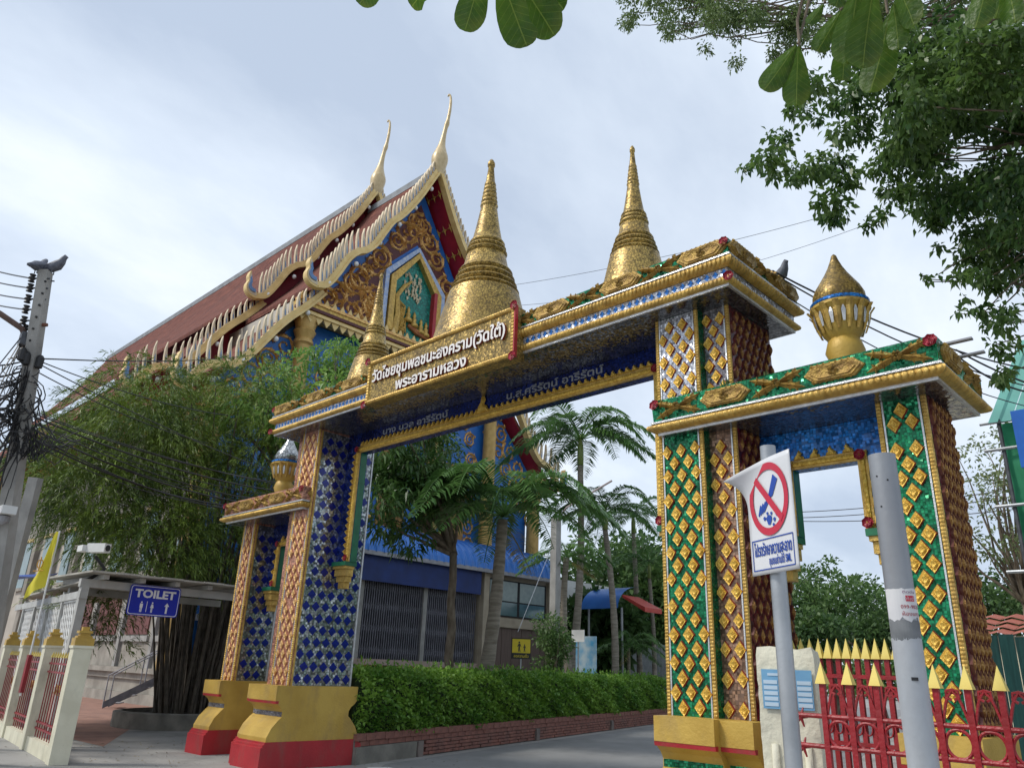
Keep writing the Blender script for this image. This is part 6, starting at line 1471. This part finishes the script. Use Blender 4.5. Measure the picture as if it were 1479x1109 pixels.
# pale wall and paving seen through the bars
# ------------------------------------------------------------------ green scaffolded building at the right edge
gb = at(1462, 640, 16.5)
GRF = mat('green_metal_roof', (.12, .36, .30), (.10, .30, .25), .45, .1, ns=2, dirt=.2, dcol=(.08, .2, .17)); NET = mat('green_netting', (.03, .24, .11), (.05, .32, .16), .8, ns=3, transl=.45)
gbt = thing('netted_building', 'building under green metal roof wrapped in green scaffold netting', 'building', (gb.x, gb.y, 0))
def pl4(pxs, d): return [at(px, py, dd) for (px, py), dd in zip(pxs, d)]
A4 = at(1427, 611, 16.5); B4 = at(1473, 492, 19.5); ex = Vector((6.5, 1.2, 0))
nrf = 18
for i in range(nrf):
    a0, a1 = A4+ex*(i/nrf), A4+ex*((i+.97)/nrf); b0, b1 = B4+ex*(i/nrf), B4+ex*((i+.97)/nrf); u = Vector((0, 0, .06))
    mid0, mid1 = a0.lerp(a1, .5)+u, b0.lerp(b1, .5)+u
    MB().add([a0, a0.lerp(a1, .42), mid0, a0.lerp(a1, .58), a1, b0, b0.lerp(b1, .42), mid1, b0.lerp(b1, .58), b1], [(k, k+1, k+6, k+5) for k in range(4)]).obj('roof_sheet', GRF, gbt)
w0 = at(1441, 612, 16.7)
MB().box(w0.x+.3, w0.x+7, w0.y+.6, w0.y+5, 0, w0.z-.2).obj('wall', mat('grey_block_wall', (.30, .29, .27), (.24, .23, .22), .9, ns=2), gbt)
zz_ = [w0.z+.05, at(1443, 650, 16.7).z, at(1447, 735, 16.7).z, at(1450, 830, 16.7).z, 1.2]
for j in range(4):
    for i in range(3):
        xa = w0.x+i*1.9; m = MB(); V = []
        for v in range(7):
            for u in range(7):
                V.append((xa+u/6*1.85, w0.y+.2-.12*math.sin(PI*u/6)*math.sin(PI*v/6)+rnd.uniform(-.03, .03), zz_[j]+(zz_[j+1]-zz_[j])*v/6))
        m.add(V, [(v*7+u, v*7+u+1, (v+1)*7+u+1, (v+1)*7+u) for v in range(6) for u in range(6)]).obj('net_panel', NET, gbt, smooth=True)
for i in range(4): MB().tube([(w0.x+i*1.9, w0.y+.1, 0), (w0.x+i*1.9, w0.y+.1, w0.z+.15)], .035, 7).obj('scaffold_pole', IRONG, gbt)
for z in zz_[:4]: MB().tube([(w0.x-.3, w0.y+.05, z), (w0.x+6, w0.y+.05, z)], .03, 7).obj('scaffold_rail', STEEL, gbt)
bp_ = at(1460, 600, 14.5); tag(MB().box(bp_.x, bp_.x+2.5, bp_.y, bp_.y+.06, at(1470, 680, 14.5).z, at(1470, 592, 14.5).z).obj('blue_board', mat('panel_blue', (.01, .13, .52), (.008, .11, .46), .4)), 'plain bright blue board hanging on the green netted building', 'board')
MB().tube([(bp_.x+1.2, bp_.y+.1, 0), (bp_.x+1.2, bp_.y+.1, at(1470, 600, 14.5).z)], .05, 8).obj('board_post', IRONG, gbt)
# red tiled roof and green plank fence
rp = at(1450, 912, 20); rr_ = thing('red_roofed_shed', 'low shed with red tiled roof behind the green plank fence', 'shed', (rp.x, rp.y, 0))
RTL = mat('red_roof_tile', (.42, .13, .09), (.32, .10, .07), .8, ns=6, bump=.6, bs=12)
zb3, zt3 = at(1450, 917, 20).z, at(1450, 902, 21).z
MB().box(rp.x-.5, rp.x+5, rp.y+.3, rp.y+4, 0, zb3).obj('wall', CREAM, rr_)
for i in range(14):
    x = rp.x-.8+i*.45
    for j in range(4): 
        y0, y1 = rp.y+j*.5, rp.y+(j+1)*.5+.06; za_, zb_2 = zb3+(zt3-zb3)*j/4*1.6+.03*j, zb3+(zt3-zb3)*(j+1)/4*1.6+.03*j
        MB().add([(x, y0, za_), (x+.22, y0, za_+.06), (x+.44, y0, za_), (x, y1, zb_2), (x+.22, y1, zb_2+.06), (x+.44, y1, zb_2)], [(0, 1, 4, 3), (1, 2, 5, 4)]).obj('roof_tile', RTL, rr_)
gf = thing('green_plank_fence', 'weathered teal green plank fence beyond the maroon pillar', 'fence', at(1450, 1000, 11.5)*1)
gf0 = at(1426, 960, 11.5); ztop = at(1440, 920, 11.5).z; GPL = mat('teal_plank', (.05, .17, .14), (.035, .11, .095), .85, ns=5, stretch=(6, 6, .5), bump=.3, dirt=.4, dcol=(.12, .14, .13))
for i in range(18):
    x = gf0.x+.0+i*.17; MB().box(x, x+.155, gf0.y+rnd.uniform(-.01, .01), gf0.y+.03, 0, ztop+rnd.uniform(-.05, .04)).obj('plank', GPL, gf)
# white-walled house, dark opening, poster and grey gate beyond the hedge
dp = at(790, 900, 38); hb = thing('white_house', 'white house with dark opening half hidden behind the palms', 'house', (dp.x, dp.y, 0))
MB().box(dp.x-2.5, dp.x+1.0, dp.y, dp.y+4, 0, at(800, 838, 38).z).obj('wall', WPAINT, hb); MB().box(dp.x-.9, dp.x+.9, dp.y-.05, dp.y, 0, at(800, 900, 38).z).obj('opening', DARK, hb)
ap = at(880, 862, 33); aw2 = thing('far_awning', 'small curved blue awning with a red sloping edge beyond the palms', 'awning', (ap.x, ap.y, 0))
m = MB(); V = []
for i in range(9):
    a = PI/2*i/8; V += [(ap.x-1.4, ap.y+1.4-1.5*math.sin(a), ap.z-.45+.95*math.cos(a)), (ap.x+.5, ap.y+1.4-1.5*math.sin(a), ap.z-.45+.95*math.cos(a))]
m.add(V, [(2*i, 2*i+1, 2*i+3, 2*i+2) for i in range(8)]); m.obj('sheet', BLUEA, aw2, smooth=True)
MB().add([(ap.x+.5, ap.y+.2, ap.z+.1), (ap.x+1.6, ap.y+.2, ap.z-.42), (ap.x+1.6, ap.y+1.4, ap.z-.42), (ap.x+.5, ap.y+1.4, ap.z+.1), (ap.x+.5, ap.y+.2, ap.z+.0), (ap.x+1.6, ap.y+.2, ap.z-.6), (ap.x+1.6, ap.y+1.4, ap.z-.6), (ap.x+.5, ap.y+1.4, ap.z-.0)], [(0, 1, 2, 3), (4, 7, 6, 5), (0, 4, 5, 1), (1, 5, 6, 2), (2, 6, 7, 3), (3, 7, 4, 0)]).obj('red_edge', mat('red_sheet', (.5, .06, .04), (.4, .04, .03), .5), aw2)
for x in (-1.3, .4): MB().tube([(ap.x+x, ap.y+.3, 0), (ap.x+x, ap.y+.3, ap.z-.4)], .05, 7).obj('post', STEEL, aw2)
pp = at(846, 938, 28.5); po_ = thing('blue_poster', 'pale blue poster board leaning behind the hedge', 'poster', (pp.x, pp.y, 0))
MB().box(pp.x-.45, pp.x+.45, pp.y, pp.y+.04, 0, pp.z+.45).obj('board', mat('poster_print', (.10, .40, .66), (.55, .68, .74), .5, ns=3), po_)
wb = at(834, 922, 27); tag(MB().box(wb.x-.25, wb.x+.28, wb.y, wb.y+.03, wb.z-.1, wb.z+.28).obj('white_notice', WPAINT), 'small blank white notice board beside the palm trunk', 'notice'); MB().tube([(wb.x, wb.y+.05, 0), (wb.x, wb.y+.05, wb.z)], .025, 6).obj('post', STEEL, bpy.data.objects['white_notice'])
gg = at(945, 945, 41); gy = thing('grey_sheet_gate', 'grey sheet metal gate at the far end of the hedge', 'gate', (gg.x, gg.y, 0))
for i in range(6): MB().box(gg.x-1.5+i*.6, gg.x-.93+i*.6, gg.y, gg.y+.05, .1, gg.z+.45).obj('sheet', mat('gate_grey', (.34, .37, .38), (.28, .3, .31), .5, .2) if 'gate_grey' not in bpy.data.materials else bpy.data.materials['gate_grey'], gy)
for i in range(3): MB().box(gg.x-1.53+i*1.8, gg.x-1.45+i*1.8, gg.y-.06, gg.y, 0, gg.z+.55).obj('post', STEEL, gy)
# concrete lamp post by the annex with its long slanting bracket
lpp = at(800, 955, 25.6); lpt2 = at(800, 745, 25.6)
cpz = thing('annex_lamp_post', 'square concrete post with a slanting tube lamp arm in front of the annex', 'lamp post', (lpp.x, lpp.y, 0))
MB().box(lpp.x-.12, lpp.x+.12, lpp.y-.12, lpp.y+.12, 0, lpt2.z).obj('post', CONC, cpz)
a_ = at(818, 733, 25.5); b_ = at(884, 694, 25.5); MB().tube([(lpp.x, lpp.y, lpt2.z-.15), a_, b_], [.03, .03, .035], 7).obj('arm', mat('pinkish_steel', (.40, .33, .31), (.33, .27, .26), .5, .2), cpz)
wa, wb_ = at(796, 792, 25.2), at(748, 912, 22.9); tag(MB().tube([wa, wb_], .009, 5).obj('guy_wire', STEEL), 'taut steel guy wire slanting down in front of the annex windows', 'wire')
# school crossing sign
yp = at(752, 965, 22.8); ys = thing('school_sign', 'yellow school crossing sign with black walking figures', 'sign', (yp.x, yp.y, 0))
ysz0, ysz1 = at(752, 951, 22.8).z, at(752, 921, 22.8).z; wv_ = Vector((R[0][0], R[1][0], 0)).normalized(); nv_ = Vector((wv_.y, -wv_.x, 0)); hw2 = .275
YM = Matrix.Identity(4)
for i in range(3): YM[i][0] = wv_[i]; YM[i][1] = nv_[i]*-1; YM[i][2] = (0, 0, 1)[i]; YM[i][3] = (yp.x, yp.y, 0)[i]
YEL = mat('sign_yellow', (.72, .58, .02), (.66, .52, .02), .4); SBK = mat('sign_black', (.02, .02, .02), (.03, .03, .03), .5)
MB().box(-.02, .02, 0.02, .06, 0, ysz1, M=YM).obj('post', STEEL, ys); MB().box(-hw2, hw2, 0, .015, ysz0, ysz1, M=YM).obj('panel', SBK, ys)
hh2 = ysz1-ysz0; MB().box(-hw2*.92, hw2*.92, -.003, 0, ysz0+hh2*.28, ysz1-hh2*.05, M=YM).obj('yellow_field', YEL, ys)
def walker(cx, k):
    m = MB()
    for P in ([(-.09, .0), (-.02, .02), (.0, .22), (.05, .0), (.12, .0), (.06, .28), (.07, .5), (.14, .36), (.18, .38), (.09, .62), (-.06, .62), (-.15, .42), (-.11, .38), (-.05, .48), (-.06, .26)], [(.07*math.cos(a), .72+.085*math.sin(a)) for a in [2*PI*i/8 for i in range(8)]]):
        n = len(m.v); m.add([YM @ Vector((cx+a*k, -.005, ysz0+hh2*.34+b*k)) for a, b in P], [tuple(range(len(P)))])
    m.obj('walking_figure', SBK, ys)
walker(-.06, hh2*.62); walker(.09, hh2*.46)
obj('lettering', text_mesh('ลดความเร็ว', .1, ext=.001, bold=.001, mats=[YEL], fit=hw2*1.5), ys, YM @ Matrix.Translation((0, -.004, ysz0+hh2*.07)) @ Matrix.Rotation(PI/2, 4, 'X'))
# overhead wires on the right
def wire(a, b, sag, lab='thin overhead wire passing behind the gate', r=.008, grp='thin wires behind the gate'): return cable(a, b, sag, r, lab, grp, cat='wire')
wire((GC+4.85, 8.0, ZCT+.02), at(1560, 545, 14), .25, 'sagging black wire tied to the main cornice corner', .012, 'wires tied to the main cornice'); wire((GC+4.85, 8.1, ZCT), at(1560, 570, 14.5), .3, 'sagging black wire tied to the main cornice corner', .010, 'wires tied to the main cornice'); wire((GC+4.85, 8.3, ZCT-.2), at(1560, 600, 15), .3, 'sagging black wire tied to the main cornice corner', .008, 'wires tied to the main cornice')
wire(at(1380, 505, 11), at(1560, 575, 11), .08, 'black wire slung from the outer cornice end', .012, 'wires by the outer cornice'); wire(at(1380, 512, 11), at(1560, 560, 11), .25, 'black wire slung from the outer cornice end', .012, 'wires by the outer cornice')
wire(at(740, 412, 30), at(1200, 310, 26), .2); wire(at(735, 442, 32), at(1250, 325, 30), .6)
for y0, y1 in ((740, 700), (748, 712), (752, 735)): wire(at(1130, y0, 30), at(1560, y1-12, 26), .2, 'thin power line seen through the side passage', .014, 'power lines beyond the side passage')
brkt = thing('metal_bracket', 'two thin flat metal brackets jutting from the outer cornice end', 'bracket', (r1, 7.6, ZLT))
for y in (7.45, 7.85): MB().box(r1-.1, r1+.26, y-.03, y+.03, ZLT+.003, ZLT+.02).obj('strip', GSTEEL, brkt)
# ------------------------------------------------------------------ trees leaning in from the right
def px_tree(name, label, base, spots, d0, d1, nleaf, ls, lw, lm, trunk_r, fork, group=None, shell=.2, limbs=22):
    """tree whose leaf clumps hang where the photograph shows them, at the distance of its own crown"""
    t = thing(name, label, 'tree', base, 0, group); bl = []
    for (px, py, rp) in spots:
        d = rnd.uniform(d0, d1); p = at(px, py, d); r = rp*d/FPX; bl.append((p.x, p.y, p.z, r, r, r*.8))
    mb = MB(); fk = Vector(fork); limb(mb, base, fk, trunk_r, trunk_r*.75, .03, 8, 10)
    B = [Vector(q[:3]) for q in bl]; hubs = rnd.sample(B, 6)
    for h in hubs:
        e_ = fk.lerp(h, .72)+Vector((rnd.uniform(-.3, .3), rnd.uniform(-.3, .3), rnd.uniform(.1, .5))); limb(mb, fk, e_, trunk_r*.3, trunk_r*.13, .10, 10, 7)
        for q in sorted(B, key=lambda v: (v-h).length)[:limbs//3]: limb(mb, e_, q, trunk_r*.07, .006, .16, 8, 5)
    mb.obj('trunk', BARK, t, smooth=True)
    P, d = blob_points(bl, nleaf, shell); D = d*.5+npr.normal(size=d.shape)*.6+np.array([0, 0, -.55])
    V, F = leaves_np(P, D, ls, lw, .2); obj('crown', np_mesh('crown', V, F, lm), t); return t
DTL = leaf_mat('overhang_leaf', (.02, .055, .014), (.09, .15, .035), .45, .38, 1.5)
spots = []
for (px, py, r) in ((1180, 200, 38), (1120, 230, 26), (1210, 150, 40), (1260, 200, 50), (1230, 260, 40), (1290, 270, 40), (1330, 210, 55), (1320, 140, 50), (1400, 120, 60), (1390, 200, 60), (1460, 160, 60), (1360, 280, 45), (1430, 280, 50), (1470, 330, 50), (1410, 350, 38), (1460, 400, 34), (1440, 450, 26), (1470, 500, 24), (1450, 540, 16), (1400, 400, 20), (1210, 310, 16), (1260, 320, 18), (1350, 330, 24), (1090, 232, 12), (1380, 60, 50), (1450, 60, 55), (1300, 80, 40), (1340, 400, 10), (1390, 440, 12), (1480, 260, 60), (1520, 200, 70), (1540, 350, 60), (1560, 100, 80), (1500, 60, 60), (1250, 110, 36), (1160, 160, 20), (1150, 260, 16)):
    for k in range(4): spots.append((px+rnd.gauss(0, r*.6), py+rnd.gauss(0, r*.6), r*rnd.uniform(.35, .85)))
px_tree('overhanging_tree', 'large dark-leaved tree whose boughs overhang the gate from the side', (4.2, 9.5, 0), spots, 8.2, 11.5, 27000, .088, .52, DTL, .26, (2.6, 9.6, 6.0), limbs=34, shell=.05)
FINE = leaf_mat('fine_leaf', (.06, .10, .03), (.13, .18, .06), .4)
spots = []
for (px, py, r) in ((920, 20, 26), (970, 20, 32), (1020, 30, 38), (1070, 20, 44), (1060, 60, 26), (1110, 40, 44), (1160, 40, 44), (1200, 30, 44), (1000, -20, 50), (1100, -30, 60), (1200, -30, 60), (1240, 70, 36), (1280, 20, 50), (1120, 80, 20), (960, 50, 14), (1340, -20, 60), (1420, -30, 60)):
    for k in range(4): spots.append((px+rnd.gauss(0, r*.6), py+rnd.gauss(0, r*.5), r*rnd.uniform(.3, .7)))
px_tree('fine_leaved_tree', 'tall airy tree with tiny leaves reaching across above the spires', (5.5, 13., 0), spots, 14, 17, 24000, .075, .42, FINE, .28, (3.2, 12.2, 9.5), limbs=40, shell=.05)
# broad-leaved branch close overhead
BIG = mat('broad_leaf', (.10, .20, .015), (.05, .115, .012), .42, ns=9, bump=.25, bs=45, transl=.55, dirt=.5, dcol=(.16, .17, .03), dscale=7)
def add_leaf_veins():
    t = BIG.node_tree; b = next(n for n in t.nodes if n.type == 'BSDF_PRINCIPLED'); tr = next(n for n in t.nodes if n.type == 'BSDF_TRANSLUCENT'); src = b.inputs['Base Color'].links[0].from_socket
    N = t.nodes.new; lk = t.links.new; tc_ = N('ShaderNodeTexCoord'); sp_ = N('ShaderNodeSeparateXYZ'); lk(tc_.outputs['Object'], sp_.inputs[0])
    def M(op, a, b_=None):
        n = N('ShaderNodeMath'); n.operation = op
        for i, v in enumerate((a, b_)):
            if v is None: continue
            if isinstance(v, (int, float)): n.inputs[i].default_value = v
            else: lk(v, n.inputs[i])
        return n.outputs[0]
    ay = M('ABSOLUTE', sp_.outputs[1]); mid = M('LESS_THAN', ay, .0016)
    sv = M('LESS_THAN', M('FRACT', M('MULTIPLY', M('SUBTRACT', sp_.outputs[0], M('MULTIPLY', ay, .7)), 48.)), .09); v = M('MULTIPLY', M('MAXIMUM', mid, M('MULTIPLY', sv, .45)), .8)
    mx = N('ShaderNodeMix'); mx.data_type = 'RGBA'; lk(v, mx.inputs[0]); lk(src, mx.inputs[6]); mx.inputs[7].default_value = (.22, .30, .05, 1)
    lk(mx.outputs[2], b.inputs['Base Color']); lk(mx.outputs[2], tr.inputs[0])
add_leaf_veins()
def big_leaf_mesh(name, Lf, Wf, seed=0, bite=False):
    rg = random.Random(seed); m = MB(); V = []; ts = [0, .06, .15, .28, .42, .56, .68, .78, .86, .92, .96, .985, 1.]; n = len(ts)-1
    for i, t in enumerate(ts):
        w = Wf*.5*(1.35*t**.75*math.sqrt(max(0., 1-t**3.2))+.012)*(1-.0*t); cz = .05*Lf*math.sin(t*2.4)-.10*Lf*t*t
        for q in (-1, -.66, -.33, 0, .33, .66, 1):
            ww = w*(.62+.2*rg.random() if bite and q < 0 and 5 <= i <= 7 else 1.)
            V.append((t*Lf+(.015*Lf*math.cos(q*5+i) if 3 < i < 10 and abs(q) == 1 else 0), q*ww, cz+abs(q)*ww*.22-.012*Lf*(q == 0)+.006*Lf*math.sin(i*2.1+q*4)))
    m.add(V, [(i*7+k, i*7+k+1, i*7+8+k, i*7+7+k) for i in range(n) for k in range(6)])
    me = m.mesh(name, [BIG], True)
    rib = MB().tube([(t*Lf, 0, .05*Lf*math.sin(t*2.4)-.10*Lf*t*t-.013*Lf) for t in ts[:-1]], [.0022*(1.2-t) for t in ts[:-1]], 4)
    return me
BLM = [big_leaf_mesh('broad_leaf', .22, .12, 1), big_leaf_mesh('broad_leaf', .2, .115, 2, True), big_leaf_mesh('broad_leaf', .24, .125, 3), big_leaf_mesh('broad_leaf', .19, .10, 4)]
bt = thing('broad_leaved_tree', 'broad-leaved tree beside the footpath with large bright leaves hanging overhead', 'tree', (1.6, -1.2, 0))
mb = MB(); tp_ = Vector((1.2, -.6, 4.4)); limb(mb, (1.6, -1.2, 0), tp_, .16, .1, .03, 8, 12)
h1, h2, h3 = at(690, -60, 2.6), at(1215, -70, 2.7), at(1420, -80, 2.7)
for h in (h1, h2, h3): limb(mb, tp_, h+Vector((0, 0, .12)), .04, .012, .06, 10, 8)
mb.obj('trunk', BARK, bt, smooth=True)
def big_leaf(tip, root, d, me, roll=0.):
    """leaf from its root pixel to its tip pixel at distance d"""
    a, b = at(*root, d), at(*tip, d-.05); x = (b-a); L_ = x.length; x.normalize(); v = Vector(ray(*tip)); y = v.cross(x).normalized(); z = x.cross(y)
    M = Matrix.Identity(4)
    for i in range(3): M[i][0] = x[i]; M[i][1] = y[i]; M[i][2] = z[i]; M[i][3] = a[i]
    k = L_/.21; obj('broad_leaf', me, bt, M @ Matrix.Rotation(roll, 4, 'X') @ Matrix.Scale(k, 4))
tw = MB()
for tip, root, d, i, rl in (((520, 6), (560, -40), 2.5, 0, .2), ((590, 13), (640, -45), 2.5, 1, -.3), ((675, 35), (700, -55), 2.45, 2, .1), ((763, 75), (720, -45), 2.4, 1, -.1), ((800, 48), (735, -50), 2.5, 0, .15), ((825, 20), (745, -60), 2.6, 3, .5),
    ((1105, 130), (1150, 65), 2.5, 0, .2), ((1150, 144), (1153, 66), 2.5, 2, -.1), ((1165, 40), (1190, 5), 2.5, 3, .3), ((1178, 80), (1215, 15), 2.55, 1, .2), ((1225, 80), (1240, -25), 2.45, 2, .0), ((1245, 95), (1262, -20), 2.4, 0, -.2), ((1262, 122), (1285, 20), 2.55, 2, .35), ((1215, 122), (1225, 50), 2.6, 1, -.25), ((1300, 80), (1290, 5), 2.5, 3, .2), ((1322, 35), (1290, -30), 2.5, 0, .4), ((1205, 15), (1225, -45), 2.5, 1, -.2), ((1290, 45), (1320, -40), 2.6, 2, .5),
    ((1410, 40), (1430, -40), 2.5, 0, .2), ((1440, 20), (1460, -50), 2.6, 2, .1), ((1470, 38), (1450, -40), 2.5, 1, .3)):
    big_leaf(tip, root, d, BLM[i], rl); h = h1 if tip[0] < 1000 else h2 if tip[0] < 1380 else h3; limb(tw, h+Vector((0, 0, .1)), at(*root, d), .006, .004, .1, 5, 5)
tag(tw.obj('twigs', BARK, bt), kind='stuff')
